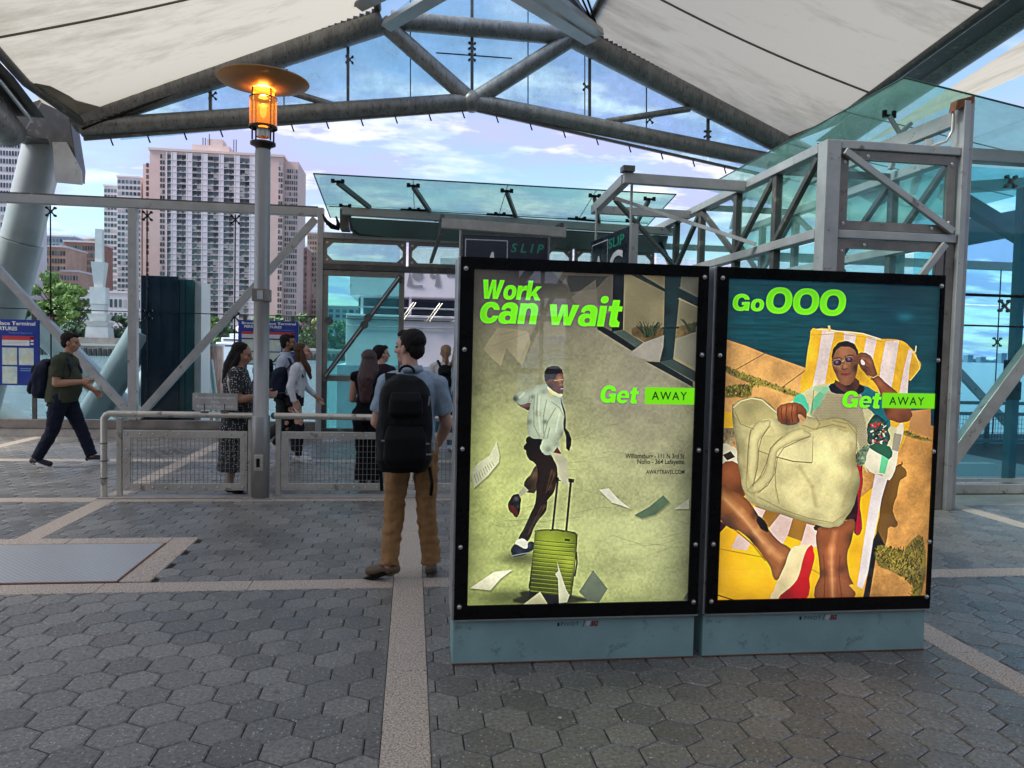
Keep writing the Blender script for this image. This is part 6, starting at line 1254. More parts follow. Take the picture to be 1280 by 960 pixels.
    s.poly(bagpts, (206, 194, 138), None, shade=((960, 545, 16, .3), (1040, 570, 26, .3), (1000, 620, 20, .25), (945, 600, 14, .25), (985, 545, 12, -.12), (1062, 575, 10, -.16), (1035, 640, 26, .12), (915, 520, 10, -.14), (925, 590, 9, -.16), (930, 560, 12, -.15), (1065, 610, 16, -.2), (1000, 640, 30, -.12), (950, 610, 22, .04), (1050, 640, 14, -.1), (1045, 530, 16, -.06)), edge=.3, tex=.09)
    s.poly([(92, 515), (130, 485), (195, 470), (255, 482), (330, 552), (340, 585), (260, 590), (210, 620), (120, 600)], (190, 176, 118), D5, shade=((180, 520, 50, -.18),), a=.9); s.line([(88, 520), (130, 482), (195, 465), (255, 476), (340, 550)], 1.5, (226, 214, 160), D5)
    s.poly([(600, 600), (660, 590), (730, 600), (770, 640), (740, 665), (690, 640), (620, 640)], (176, 160, 104), D5, a=.6, soft=4); s.poly([(235, 680), (400, 690), (560, 700), (552, 842), (440, 835), (340, 810), (232, 772)], (220, 208, 152), D5, smooth=False); s.line([(232, 775), (340, 812), (440, 838), (548, 846)], 1.3, (126, 108, 62), D5, .9, 2); s.line([(556, 690), (552, 842)], .8, (160, 146, 94), D5)
    E1 = lambda p: (875+p[0]/2.4, 375+p[1]/2.4)
    s.poly([(140, 392), (150, 420), (140, 520), (150, 585), (215, 530), (232, 455), (320, 425), (300, 400), (230, 400), (215, 375)], (176, 162, 106), E1, soft=7, a=.45)
    s.poly([(158, 388), (195, 362), (214, 376), (186, 412), (178, 445), (174, 500), (160, 560), (142, 560), (146, 500), (150, 440)], (222, 208, 148), E1, edge=-.3)
    s.poly([(300, 386), (318, 392), (334, 408), (300, 420), (252, 442), (232, 470), (226, 515), (205, 552), (176, 576), (150, 574), (158, 556), (186, 530), (204, 490), (216, 446), (250, 412)], (220, 206, 146), E1, edge=-.3)
    for q in (((212, 378), (188, 414), (180, 446), (176, 502), (162, 560)), ((334, 409), (300, 422), (254, 444), (235, 472), (229, 518), (206, 556), (176, 580)), ((250, 410), (214, 446), (202, 490), (184, 530), (160, 556)), ((156, 390), (148, 440), (144, 520))): s.line(q, 1., (126, 108, 62), E1, .8, 1.8)
    s.poly([(300, 372), (340, 368), (400, 360), (440, 366), (470, 400), (440, 392), (400, 378), (350, 392), (318, 392)], (188, 172, 116), E1, a=.7, soft=4)
    for q in (((310, 376), (345, 388), (400, 374), (440, 384)), ((400, 362), (446, 372), (470, 402), (474, 470)), ((350, 352), (362, 372), (352, 388)), ((108, 335), (125, 372), (165, 388)), ((228, 500), (230, 560), (240, 610)), ((176, 590), (250, 628), (330, 655), (402, 668), (440, 640))): s.line(q, 1.1, (132, 114, 66), E1, .65, 2.4)
    for q in (((330, 500), (380, 540), (420, 600)), ((360, 430), (400, 470), (440, 540)), ((250, 560), (300, 600), (380, 640))): s.line(q, 5., (232, 222, 170), E1, .28, 9)
    for q in (((455, 430), (462, 520), (430, 620)), ((300, 500), (340, 560), (350, 620)), ((130, 420), (138, 500), (165, 590))): s.line(q, 5., (156, 140, 88), E1, .35, 9)
    s.line([D6(p) for p in ((190, 160), (262, 225), (400, 272), (590, 330), (700, 345), (765, 295))], 1., (150, 134, 84), None, .6, 2); s.line([D6(p) for p in ((365, 20), (368, 170), (380, 200))], .8, (168, 154, 104), None, .5, 2)
    # hand on the bag
    s.poly([(344, 548), (356, 515), (385, 500), (430, 492), (470, 496), (505, 520), (518, 560), (500, 600), (480, 590), (462, 608), (400, 616), (360, 602)], (150, 84, 48), D5, shade=((380, 530, 22, .25), (430, 525, 20, .25), (480, 560, 24, -.25), (400, 600, 24, -.3)), edge=.15)
    for q in (((372, 520), (368, 560), (376, 600)), ((402, 508), (396, 560), (404, 608)), ((434, 504), (430, 560), (436, 606)), ((462, 512), (462, 560), (466, 600))): s.line(q, 1.1, (86, 40, 22), D5, .8, 1.8)
    s.poly([(470, 560), (500, 575), (512, 600), (490, 610), (476, 590)], (206, 160, 110), D5, a=.8)
    return s
def _e(cx, cy, rx, ry): return [(cx+rx*math.cos(a)*(abs(math.cos(a))+1e-9)**-.12, cy+ry*math.sin(a)*(abs(math.sin(a))+1e-9)**-.12) for a in [2*math.pi*k/28 for k in range(28)]]
def _r(a, b, c, d): return [(a, b), (c, b), (c, d), (a, d)]
_w = [(0, .74), (.27, .74), (.37, .28), (.45, .74), (.68, .74), (.77, .28), (.86, .74), (1.12, .74), (.91, 0), (.64, 0), (.565, .42), (.48, 0), (.21, 0)]
GLY = {'o': (.72, [(1, _e(.36, .37, .36, .39)), (0, _e(.36, .37, .115, .18))]), 'c': (.68, [(1, _e(.36, .37, .36, .39)), (0, _e(.38, .37, .12, .19)), (0, [(.42, .47), (.9, .47), (.9, .27), (.42, .27)])]),
 'a': (.70, [(1, _e(.37, .50, .31, .26)), (0, _e(.31, .44, .11, .11)), (0, [(-.2, .25), (.28, .25), (.28, .46), (-.2, .50)]), (1, _r(.41, 0, .68, .5)), (1, _e(.27, .215, .275, .235)), (0, _e(.345, .20, .095, .085)), (1, _r(.44, 0, .68, .3))]),
 'n': (.72, [(1, _e(.42, .46, .285, .30)), (0, _r(.0, -.2, .75, .42)), (1, _r(0, 0, .265, .74)), (1, _r(.435, 0, .70, .46)), (0, _e(.35, .44, .085, .12)), (0, _r(.265, -.1, .435, .44))]),
 'w': (1.12, [(1, _w)]), 'W': (1.2, [(1, [(x*1.08, y/.74) for x, y in _w])]), 'i': (.30, [(1, _r(0, 0, .27, .74)), (1, _e(.135, .955, .15, .135))]),
 't': (.50, [(1, _r(.11, .12, .38, .96)), (1, _r(0, .55, .52, .74)), (1, _e(.28, .14, .17, .15)), (1, _r(.26, 0, .5, .19))]), 'r': (.50, [(1, _r(0, 0, .265, .74)), (1, [(.18, .42), (.30, .70), (.42, .76), (.53, .76), (.53, .50), (.40, .50), (.30, .44), (.265, .3)])]),
 'k': (.80, [(1, _r(0, 0, .265, 1.02)), (1, [(.2, .34), (.27, .42), (.49, .74), (.80, .74), (.53, .43), (.84, 0), (.52, 0), (.36, .25), (.2, .12)])]),
 'e': (.70, [(1, _e(.36, .37, .36, .39)), (0, _e(.36, .37, .13, .20)), (1, _r(.10, .31, .71, .44)), (0, [(.38, .305), (.9, .305), (.9, .19), (.52, .20), (.38, .215)])]),
 'G': (.96, [(1, _e(.46, .5, .46, .53)), (0, _e(.47, .5, .185, .29)), (0, [(.47, .55), (1.1, .55), (1.1, .67), (.55, .67)]), (1, _r(.50, .34, .93, .53)), (1, _r(.72, 0, .93, .5))]), 'O': (1.0, [(1, _e(.5, .5, .5, .53)), (0, _e(.5, .5, .225, .29))]), ' ': (.30, [])}
def heavy(s, txt, x0, y0, x1, y1, dy=0., sh=.18, tr=.03, c=(122, 236, 8)):
    """heavy slanted lettering printed into the sheet; dy = drop of the baseline over its length"""
    tot = sum(GLY[ch][0]+tr for ch in txt)-tr; kx = (x1-x0)/(tot+sh*.9); ky = y1-y0; M_ = np.zeros((s.h, s.w), np.float32); cur = 0
    for ch in txt:
        wd, ops = GLY[ch]; G_ = np.zeros((s.h, s.w), np.float32)
        for on, pts in ops:
            r = s.mask([s.px((x0+(cur+x+sh*y)*kx, y1-y*ky+dy*((cur+x)/tot))) for x, y in pts], 1.1)
            if r is None: continue
            G_[r[0]] = np.maximum(G_[r[0]], r[1]) if on else G_[r[0]]*(1-r[1])
        M_ = np.maximum(M_, G_); cur += wd+tr
    sm_ = M_.copy()
    for k in range(5): sm_ = (sm_+np.roll(sm_, 1, 0)+np.roll(sm_, 1, 1)+np.roll(sm_, -1, 1))/4
    s.im *= (1-.35*sm_[..., None]); g_ = (np.array(c, np.float32)/255.)[None, None]*(1+.06*(s.n[..., None]-.5)); s.im = s.im*(1-M_[..., None])+g_*M_[..., None]
def headlines(a, b):
    heavy(a, 'Work', 601, 350, 679, 374, 2.5); heavy(a, 'can wait', 599, 369, 779, 404, 5.5); heavy(a, 'Get', 749, 482, 799, 503, 2)
    heavy(b, 'Go', 916, 368, 958, 388.5, 1.5, .12); heavy(b, 'OOO', 957, 360, 1060, 391.5, 4, .12, .02); heavy(b, 'Get', 1052, 489, 1103, 509, 2)
def postermat(name, art, k=1.0):
    m = bpy.data.materials.new(name); m.use_nodes = True; t = m.node_tree; p = t.nodes['Principled BSDF']
    im = art.image(name); tx_ = N(t, 'ShaderNodeTexImage', image=im, extension='EXTEND'); co = N(t, 'ShaderNodeTexCoord'); L(t, co.outputs['UV'], tx_.inputs[0])
    p.inputs['Base Color'].default_value = (.03, .03, .03, 1); p.inputs['Roughness'].default_value = .5; L(t, tx_.outputs[0], p.inputs['Emission Color']); p.inputs['Emission Strength'].default_value = k/2**EXPO; return m
lime = bpy.data.materials.new('lime_print'); lime.use_nodes = True; p_ = lime.node_tree.nodes['Principled BSDF']; p_.inputs['Base Color'].default_value = (.03, .06, 0, 1)
p_.inputs['Emission Color'].default_value = (.20, .82, .004, 1); p_.inputs['Emission Strength'].default_value = 1/2**EXPO
inkm = pbr('black_print', (.006, .006, .008), .5)
panel_glass = glass('display_glass', (.97, .98, .98), .0, rough=.0, f0=1.9)
def display(i, label, pm):
    x0, x1 = ((.232, 1.524), (1.571, 2.868))[i]; zb, zt_ = .238, 2.083; yb = PY+.27; pb = PB[i]
    t = thing('advertising_display', label, 'display', ((x0+x1)/2, PY, 0), 'freestanding poster displays')
    MB().box((x0-.002, PY+.022, .0), (x1-.006, yb, zb-.006)).build('plinth', teal_base, t, bev=.004)
    MB().box((x0-.004, PY+.018, .002), (x1-.004, PY+.0215, .008)).build('rust_line', rust, t)
    MB().box((x0-.012, PY+.012, zb), (x1+.003, yb+.01, zt_)).build('casing', alu, t, bev=.003)
    yg = PY-.002; o = [(x0, zb+.006), (x1, zb+.006), (x1, zt_-.002), (x0, zt_-.002)]; n_ = [(pb[0], pb[1]), (pb[2], pb[1]), (pb[2], pb[3]), (pb[0], pb[3])]
    vs = [(a, PY-.004, b) for a, b in o+n_]+[(a, PY+.011, b) for a, b in o+n_]; fr_ = [(k, (k+1) % 4, 4+(k+1) % 4, 4+k) for k in range(4)]
    fs = fr_+[tuple(k+8 for k in f[::-1]) for f in fr_]+[(k, k+8, (k+1) % 4+8, (k+1) % 4) for k in range(4)]+[(4+k, 4+(k+1) % 4, 12+(k+1) % 4, 12+k) for k in range(4)]
    MB().add(vs, fs).build('frame', blackm, t)
    MB().box((x0-.004, PY-.006, zb-.001), (x1+.003, PY+.011, zb+.0055)).build('edge_trim', alu, t)
    me = bpy.data.meshes.new('poster'); X0, Z0, X1, Z1 = pb; e = .004
    me.from_pydata([(X0-e, PY+.007, Z0-e), (X1+e, PY+.007, Z0-e), (X1+e, PY+.007, Z1+e), (X0-e, PY+.007, Z1+e)], [], [(0, 1, 2, 3)]); uv = me.uv_layers.new(); 
    for k, c in enumerate(((0, 0), (1, 0), (1, 1), (0, 1))): uv.data[k].uv = c
    me.materials.append(pm); po = bpy.data.objects.new('poster', me)
    for v in me.vertices: v.co -= W[t]
    put(po, t); W[po] = W[t]
    MB().box((X0+.0005, PY+.0005, Z0+.0005), (X1-.0005, PY+.0035, Z1-.0005)).build('cover_glass', panel_glass, t)
    bp = [(x, PY-.004, z) for x in ((x0+.026), (x1-.026)) for z in (zb+.075, .62, 1.12, 1.62, zt_-.06)]
    one(lambda m: bolt(m, .0095), 'security_bolt', chrome, bp, t)
    xc = (x0+x1)/2; zl = .190; yl = PY+.0215
    text('PIVOT', .020, inkm, t, (xc-.075+(-.01 if i == 0 else 0), yl, zl), width=.095, spacing=1.2, proud=.0012); text('/', .034, inkm, t, (xc+.03, yl, zl-.006), proud=.0012)
    text('SG', .026, pbr('dark_red_print', (.25, .012, .015), .5), t, (xc+.072, yl, zl-.003), width=.042, bold=.06, shear=.2, proud=.0012)
    MB().plate([(xc+.045, yl-.001, zl+.002), (xc+.06, yl-.001, zl-.004), (xc+.078, yl-.001, zl+.024), (xc+.05, yl-.001, zl+.022)], .001, (0, 1, 0)).build('logo_mark', pbr('pale_print', (.6, .6, .58), .5), t)
    MB().box((xc-.105, yl-.0015, zl), (xc-.094, yl-.0005, zl+.018)).build('logo_mark', inkm, t); MB().box((xc-.092, yl-.0015, zl+.004), (xc-.085, yl-.0005, zl+.018)).build('logo_mark', teal_base, t)
    return t
def ptxt(t, s_, px0, py0, px1, py1, mat=lime, **k):
    """print with its baseline from (px0,py1) and the capital height py1-py0"""
    a, b, c = atY(px0, py1, PY), atY(px1, py1, PY), atY(px0, py0, PY)
    return text(s_, c.z-a.z, mat, t, (a.x, PY+.0055, a.z), width=b.x-a.x, name='print_lettering', **k)
P1 = poster_one(); P2 = poster_two(); headlines(P1, P2)
d1 = display(0, 'left backlit poster display, green toned, running man with olive suitcase', postermat('poster_runner', P1, 1.14))
d2 = display(1, 'right backlit poster display, man on yellow striped lounger with canvas bag', postermat('poster_lounger', P2, 1.1))
def limebox(t, x0, y0, x1, y1):
    a, b = atY(x0, y0, PY), atY(x1, y1, PY); MB().box((a.x, PY+.0052, b.z), (min(b.x, PB[0 if t is d1 else 1][2]-.001), PY+.0062, a.z)).build('lime_box', lime, t)
limebox(d1, 807, 484, 869, 506); limebox(d2, 1104, 491, 1170, 511)
def aw(t, x0, y0, x1, y1):
    a, b, c = atY(x0, y1, PY), atY(x1, y1, PY), atY(x0, y0, PY); text('AWAY', c.z-a.z, inkm, t, (a.x, PY+.0048, a.z), width=b.x-a.x, spacing=1.25, bold=.01, name='print_lettering')
aw(d1, 815, 489.5, 859, 499.5); aw(d2, 1112, 496, 1156, 506)
ptxt(d1, 'Williamsburg - 111 N 3rd St', 782, 567, 856, 573, inkm, bold=.02); ptxt(d1, 'Noho - 364 Lafayette', 797, 574, 856, 580, inkm, bold=.02); ptxt(d1, 'AWAYTRAVEL.COM', 808, 587.5, 856, 592.5, inkm, bold=.02)
# ------------------------------------------------------------------ ferry moored behind the gate
fe = thing('ferry', 'white passenger ferry moored right behind the gate with a dark window band', 'boat', (1, 18, WZ))
YF = 18.0; fz = lambda py: atY(540, py, YF).z; fxx = lambda px: atY(px, 430, YF).x
ferw = pbr('ferry_white_paint', (.80, .76, .84), .35, 0, .05, 1.2, .03, 6, c2=(.5, .47, .48), c2amt=.08, c2scale=3)
xl, xr = fxx(432), 10.5
def fb(a, b, y0, y1, z0, z1, nm, mat, bev=.01): return MB().box((a, y0, z0), (b, y1, z1)).build(nm, mat, fe, bev=bev)
fb(xl, xr, YF, YF+6, fz(398), fz(395), 'deck_edge', ferw)
fb(xl-.2, xr, YF+.0, YF+6.2, WZ-.4, fz(458), 'lower_hull', pbr('ferry_grey_blue', (.35, .40, .50), .4)); fb(xl, xr, YF+.03, YF+6, fz(458)+.005, fz(398)-.005, 'hull_side', ferw)
fb(xl+.2, xr, YF+1.2, YF+5.6, fz(395)+.01, fz(371), 'window_band', boatglass); fb(xl+.05, xr, YF+.25, YF+5.9, fz(371)+.005, fz(336), 'upper_fascia', ferw)
fb(xl+1.2, xr, YF+1.5, YF+5.5, fz(336)+.01, fz(300), 'wheelhouse', ferw)
for k in range(8): x = xl+.3+k*1.15; fb(x, x+.06, YF+.5, YF+.56, fz(395)+.011, fz(371), 'deck_post', ferw, 0)
MB().tube([(xl, YF+.02, fz(386)), (xr, YF+.02, fz(386))], .02, 6).build('rail', alu, fe); MB().tube([(xl, YF+.0, fz(410)), (xr, YF+.0, fz(410))], .012, 6).build('rubbing_line', steel_lt, fe); MB().tube([(xl, YF+.0, fz(401)), (xr, YF+.0, fz(401))], .018, 6).build('rubbing_line', steel_dark, fe)
for k in range(6):
    x = fxx(500)+k*.62
    MB().tube([(x+.3, YF-.04, fz(379)), (x, YF-.1, fz(402)), (x-.06, YF-.1, fz(402))], .014, 6).build('step_bracket', steel_lt, fe); MB().tube([(x+.36, YF-.04, fz(379)), (x+.07, YF-.1, fz(402))], .012, 6).build('step_bracket', steel_lt, fe)
gm = pbr('fascia_grey_print', (.28, .27, .30), .5)
for (px, py, r_) in ((522, 344, .13), (540, 345, .055), (545, 346, .055), (566, 344, .05), (561, 344, .05)): p = atY(px, py, YF+.24); MB().tube([p, p+Vector((0, .005, 0))], r_, 18).build('fascia_emblem', gm, fe)
for px in (512, 547): p = atY(px, 358, YF+.24); MB().plate([p+Vector((-.07, 0, 0)), p+Vector((.07, 0, 0)), p+Vector((.012, 0, .32)), p+Vector((-.012, 0, .32))], .008, (0, 1, 0)).build('fascia_emblem', gm, fe)
p = atY(522, 359, YF+.24); MB().box((p.x-.12, YF+.232, p.z), (p.x+.12, YF+.24, p.z+.05)).build('fascia_emblem', gm, fe)
MB().plate([(fxx(549), YF+.3, fz(336)), (fxx(575), YF+.3, fz(336)), (fxx(575), YF+.3, fz(336)+.3), (fxx(549), YF+.3, fz(336)+.3)], .02, (0, 1, 0)).build('roof_board', ferw, fe)
fb(fxx(427), fxx(434), YF+2, YF+3, WZ, fz(420), 'bow_block', ferw)
pt = thing('ferry_pontoon', 'low grey floating pontoon with ramp between gate and ferry', 'pontoon', (2, 15.6, -.6)); MB().box((.2, 13.8, -1.7), (6, 17.2, -.28)).build('float', deck_side, pt); MB().box((.2, 13.76, -.25), (3, 17.7, -.12)).build('ramp', steel_dark, pt)
# ------------------------------------------------------------------ people
def V(*a): return Vector(a)
def cap(m, a, b, ra, rb, n=12):
    a, b = Vector(a), Vector(b); d = b-a; l = d.length; d = d/l if l > 1e-6 else V(0, 0, 1)
    pts, rs = [], []
    for t in (-.98, -.7, -.35): pts.append(a+d*ra*t); rs.append(ra*math.sqrt(1-t*t))
    pts.append(a); rs.append(ra); pts.append(a.lerp(b, .5)); rs.append((ra+rb)/2); pts.append(b); rs.append(rb)
    for t in (.35, .7, .98): pts.append(b+d*rb*t); rs.append(rb*math.sqrt(1-t*t))
    return m.tube(pts, rs, n)
def chain(m, pts, rs):
    for i in range(len(pts)-1): cap(m, pts[i], pts[i+1], rs[i], rs[i+1])
    return m
def loft(m, rings, n=20, pw=2.0):
    """rings (cx, cy, z, rx, ry), closed"""
    vs = []
    for cx, cy, z, rx, ry in rings:
        for k in range(n):
            t = 2*math.pi*k/n; c, s = math.cos(t), math.sin(t); e = 2/pw
            vs.append((cx+rx*abs(c)**e*(1 if c >= 0 else -1), cy+ry*abs(s)**e*(1 if s >= 0 else -1), z))
    fs = [(i*n+k, i*n+(k+1) % n, (i+1)*n+(k+1) % n, (i+1)*n+k) for i in range(len(rings)-1) for k in range(n)]
    if rings[0][2] > rings[-1][2]: fs = [f[::-1] for f in fs]; caps = [tuple(range(n)), tuple(range((len(rings)-1)*n, len(rings)*n))[::-1]]
    else: caps = [tuple(range(n))[::-1], tuple(range((len(rings)-1)*n, len(rings)*n))]
    return m.add(vs, fs+caps, True)
def blob(m, name, mat, parent, vox=.009, sm=4, fold=0., fs=9., seed=0, stretch=(1, 1, .55)):
    """one continuous skin over overlapping shapes"""
    me = m.mesh(name, mat); t = bpy.data.objects.new('t', me); col.objects.link(t)
    r = t.modifiers.new('r', 'REMESH'); r.mode = 'VOXEL'; r.voxel_size = vox; r.use_smooth_shade = True
    if sm: s_ = t.modifiers.new('s', 'SMOOTH'); s_.iterations = sm; s_.factor = .5
    out = bpy.data.meshes.new_from_object(t.evaluated_get(bpy.context.evaluated_depsgraph_get())); bpy.data.objects.remove(t); bpy.data.meshes.remove(me)
    if fold:
        out.calc_loop_triangles(); nv = len(out.vertices); co = [0.0]*(nv*3); out.vertices.foreach_get('co', co)
        nn = [v.normal.copy() for v in out.vertices]
        for i, v in enumerate(out.vertices):
            p = v.co; q = Vector((p.x*fs*stretch[0]+seed, p.y*fs*stretch[1], p.z*fs*stretch[2]))
            h_ = (1-abs(mnoise.noise(q)))*.6+mnoise.noise(q*2.3)*.4; v.co = p+nn[i]*(h_-.5)*fold
    if not out.materials: out.materials.append(mat)
    out.name = name; o = bpy.data.objects.new(name, out); put(o, parent); W[o] = W.get(parent, V(0, 0, 0)); return o
def local(m, name, mat, parent, label=None):
    o = bpy.data.objects.new(name, m.mesh(name, mat)); put(o, parent); W[o] = V(0, 0, 0); return tag(o, label)
def head(m, c, yaw=0., s=1., tilt=0.):
    """face looks along +y before the yaw"""
    R_ = Matrix.Rotation(yaw, 3, 'Z') @ Matrix.Rotation(tilt, 3, 'X'); c = Vector(c)
    def P_(x, y, z): return c+R_ @ (V(x, y, z)*s)
    t = MB(); t.ball((0, -.012, .035), (.076, .097, .088), 16, 12); t.ball((0, .012, -.02), (.064, .078, .082), 16, 12); t.ball((0, .052, -.078), (.036, .034, .028), 12, 8); t.ball((0, .048, .04), (.058, .045, .04), 12, 8)
    chain(t, [(0, .085, .03), (0, .112, -.018)], [.009, .014]); t.ball((0, .088, -.05), (.026, .016, .012), 10, 6)
    for sx in (-1, 1):
        t.ball((sx*.078, -.005, -.005), (.011, .02, .032), 10, 8); t.ball((sx*.040, .052, -.02), (.028, .03, .026), 10, 8); cap(t, (sx*.018, .085, .036), (sx*.048, .072, .038), .009, .008)
    m.add([P_(*v) for v in t.v], t.f, True); return P_
def hand(m, w, d, th, nrm, s=1., curl=.5):
    """palm, four fingers and a thumb: d along the hand, th to the thumb side, nrm out of the palm"""
    d, th, nrm = [Vector(v).normalized() for v in (d, th, nrm)]; w = Vector(w)
    for k in range(4):
        o = th*(.027-.018*k)*s; cap(m, w+o*.7+d*.012*s, w+o+d*.078*s, .0145*s, .0125*s, 8)
        ln = (.040, .045, .042, .033)[k]*s; a = w+o+d*.085*s; d1 = (d*math.cos(curl*.8)+nrm*math.sin(curl*.8)); d2 = (d*math.cos(curl*1.9)+nrm*math.sin(curl*1.9))
        b = a+d1*ln; cap(m, a, b, .0098*s, .009*s, 8); cap(m, b, b+d2*ln*.85, .009*s, .0078*s, 8)
    t0 = w+th*.028*s+d*.02*s; t1 = t0+(th*.7+d*.6+nrm*.3)*.042*s; cap(m, t0, t1, .014*s, .0115*s, 8); cap(m, t1, t1+(d*.9+nrm*.45+th*.1).normalized()*.032*s, .011*s, .009*s, 8)
skins = {'fair': pbr('fair_skin', (.50, .27, .19), .5, 0, .08, 12), 'tan': pbr('tan_skin', (.40, .21, .13), .5, 0, .08, 12), 'brown': pbr('brown_skin', (.26, .125, .075), .5, 0, .08, 12)}
hairs = {'dark': pbr('dark_hair', (.014, .011, .010), .6, 0, .5, 60, .4, 150, streak=(3, 3, .4), spec=.12), 'brown': pbr('brown_hair', (.07, .035, .02), .6, 0, .4, 60, .4, 150, streak=(3, 3, .4), spec=.15), 'red': pbr('auburn_hair', (.045, .013, .010), .45, 0, .4, 60, .4, 150, streak=(3, 3, .4)), 'blond': pbr('fair_hair', (.30, .17, .08), .5, 0, .35, 60, .4, 150, streak=(3, 3, .4))}
def cloth(name, c, **k): return pbr(name, c, .9, 0, .12, 30, .25, 220, spec=.12, **k)
eyem = pbr('eye', (.02, .015, .012), .2)
def figure(label, x, y, rz, J, o, cat='person', group=None):
    """J: joints in the figure's own space (x right, y ahead, z up); o: looks"""
    t = thing('person', label, cat, (x, y, 0), group, rz); W[t] = V(0, 0, 0); vox = o.get('vox', .009); g = o.get('girth', 1.)
    B = MB(); nk = V(*J['neck']); hd = V(*J['head']); pv = V(*J['pelvis'])
    sh = nk.lerp(pv, 0.12)
    mid = nk.lerp(pv, .55)
    loft(B, [(pv.x, pv.y, pv.z-.08, .13*g, .10*g), (pv.x, pv.y, pv.z, .16*g, .115*g), (mid.x, mid.y, mid.z-.05, .135*g, .105*g), (mid.x, mid.y, mid.z+.1, .155*g, .11*g), (sh.x, sh.y, sh.z-.02, .15*g, .10), (nk.x, nk.y, nk.z-.015, .07, .06)])
    cap(B, nk-V(0, .0, .04), hd-V(0, .012, .045), .058, .052)
    P_ = head(B, hd, J.get('yaw', 0.), J.get('hs', 1.), J.get('tilt', 0.))
    up = o.get('arm', 1.)
    for s_ in 'lr':
        S, E_, Wr = [V(*J[k+s_]) for k in ('sh', 'el', 'wr')]; K_, A_2 = V(*J['kn'+s_]), V(*J['an'+s_]); Hp = V(*J['hp'+s_])
        cap(B, S.lerp(nk, .5), S, .05, .052*up); chain(B, [S, E_, E_.lerp(Wr, .3), Wr], [.05*up, .04*up, .041*up, .027*up])
        d = (Wr-E_).normalized(); hd_ = J.get('hand'+s_, None)
        if hd_: d = V(*hd_[0])
        th = V(*hd_[1]) if hd_ else V(0, 1, 0); nr = V(*hd_[2]) if hd_ else V(-1 if s_ == 'r' else 1, 0, 0)
        hand(B, Wr, d, th, nr, o.get('hands', 1.), (hd_[3] if hd_ and len(hd_) > 3 else .45))
        chain(B, [Hp, K_, K_.lerp(A_2, .35), A_2], [.082*g, .055, .052, .036]); f = V(*J['toe'+s_]); cap(B, A_2, A_2.lerp(f, .5)-V(0, 0, .02), .036, .03)
    blob(B, 'body', skins[o['skin']], t, vox, 2)
    e = MB()
    for sx in (-1, 1): e.ball(P_(sx*.033, .083, .012), (.010, .010, .007), 8, 6)
    local(e, 'eyes', eyem, t)
    # hair
    Hm = MB(); hst = o.get('hair', 'short'); tt = MB()
    tt.ball((0, -.034, .056), (.085, .097, .081), 16, 12); tt.ball((0, -.058, -.005), (.072, .058, .075), 14, 10)
    if hst == 'short':
        for sx in (-1, 1): tt.ball((sx*.066, -.02, .02), (.018, .045, .045), 10, 8)
        tt.ball((0, .035, .10), (.055, .05, .032), 12, 8)
    if hst == 'long':
        cap(tt, (0, -.06, 0), (0, -.085, -.14), .075, .075); cap(tt, (0, -.085, -.14), (0, -.10, -.33), .078, .035)
        for sx in (-1, 1): chain(tt, [(sx*.06, -.01, .03), (sx*.072, -.03, -.10), (sx*.055, -.07, -.28)], [.028, .034, .022])
    if hst == 'verylong':
        cap(tt, (0, -.05, 0), (0, -.085, -.2), .08, .11); cap(tt, (0, -.085, -.2), (0, -.11, -.42), .11, .07)
        for sx in (-1, 1): chain(tt, [(sx*.06, -.01, .03), (sx*.085, -.04, -.12), (sx*.085, -.08, -.36)], [.03, .04, .03])
    if hst == 'frontlong':
        cap(tt, (0, -.06, 0), (0, -.075, -.12), .07, .06); chain(tt, [(.06, -.01, .03), (.075, .0, -.1), (.085, .05, -.22), (.085, .07, -.36)], [.03, .04, .042, .02]); chain(tt, [(-.06, -.01, .03), (-.07, -.02, -.1), (-.06, -.06, -.24)], [.028, .03, .02])
    if hst == 'bun': tt.ball((0, -.13, .07), (.045, .045, .045), 12, 8)
    if hst == 'tail': chain(tt, [(0, -.10, .06), (0, -.135, .02), (0, -.12, -.12), (0, -.10, -.2)], [.035, .036, .03, .014])
    R_ = Matrix.Rotation(J.get('yaw', 0.), 3, 'Z') @ Matrix.Rotation(J.get('tilt', 0.), 3, 'X'); Hm.add([hd+R_ @ (Vector(v)*J.get('hs', 1.)) for v in tt.v], tt.f, True)
    blob(Hm, 'hair', hairs[o['haircol']], t, min(vox, .008), 2, .012, 38., 3., (1, 1, .3))
    if o.get('beard'):
        b_ = MB(); b2 = MB(); b2.ball((0, .045, -.07), (.052, .052, .038), 14, 10); b2.ball((0, .082, -.038), (.03, .014, .008), 10, 6); b_.add([P_(*v) for v in b2.v], b2.f, True); blob(b_, 'beard', hairs['dark'], t, .006, 1)
    # top
    if o.get('top'):
        T_ = MB(); th_ = .022
        low = o.get('toplow', -.06); wb = o.get('waist', .165); bel = o.get('belly', .0)
        loft(T_, [(pv.x, pv.y, pv.z+low, (wb+.012)*g, (.125+bel*.5)*g), (pv.x, pv.y+bel*.5, pv.z+.07, wb*g, (.128+bel)*g), (mid.x, mid.y+bel*.4, mid.z, (wb-.008)*g, (.125+bel*.8)*g), (mid.x, mid.y, mid.z+.14, .178*g, .128*g), (sh.x, sh.y, sh.z-.03, .18*g, .115), (sh.x, sh.y, sh.z+.035, .13, .085), (nk.x, nk.y, nk.z+.012, .066, .062)], 24, 2.3)
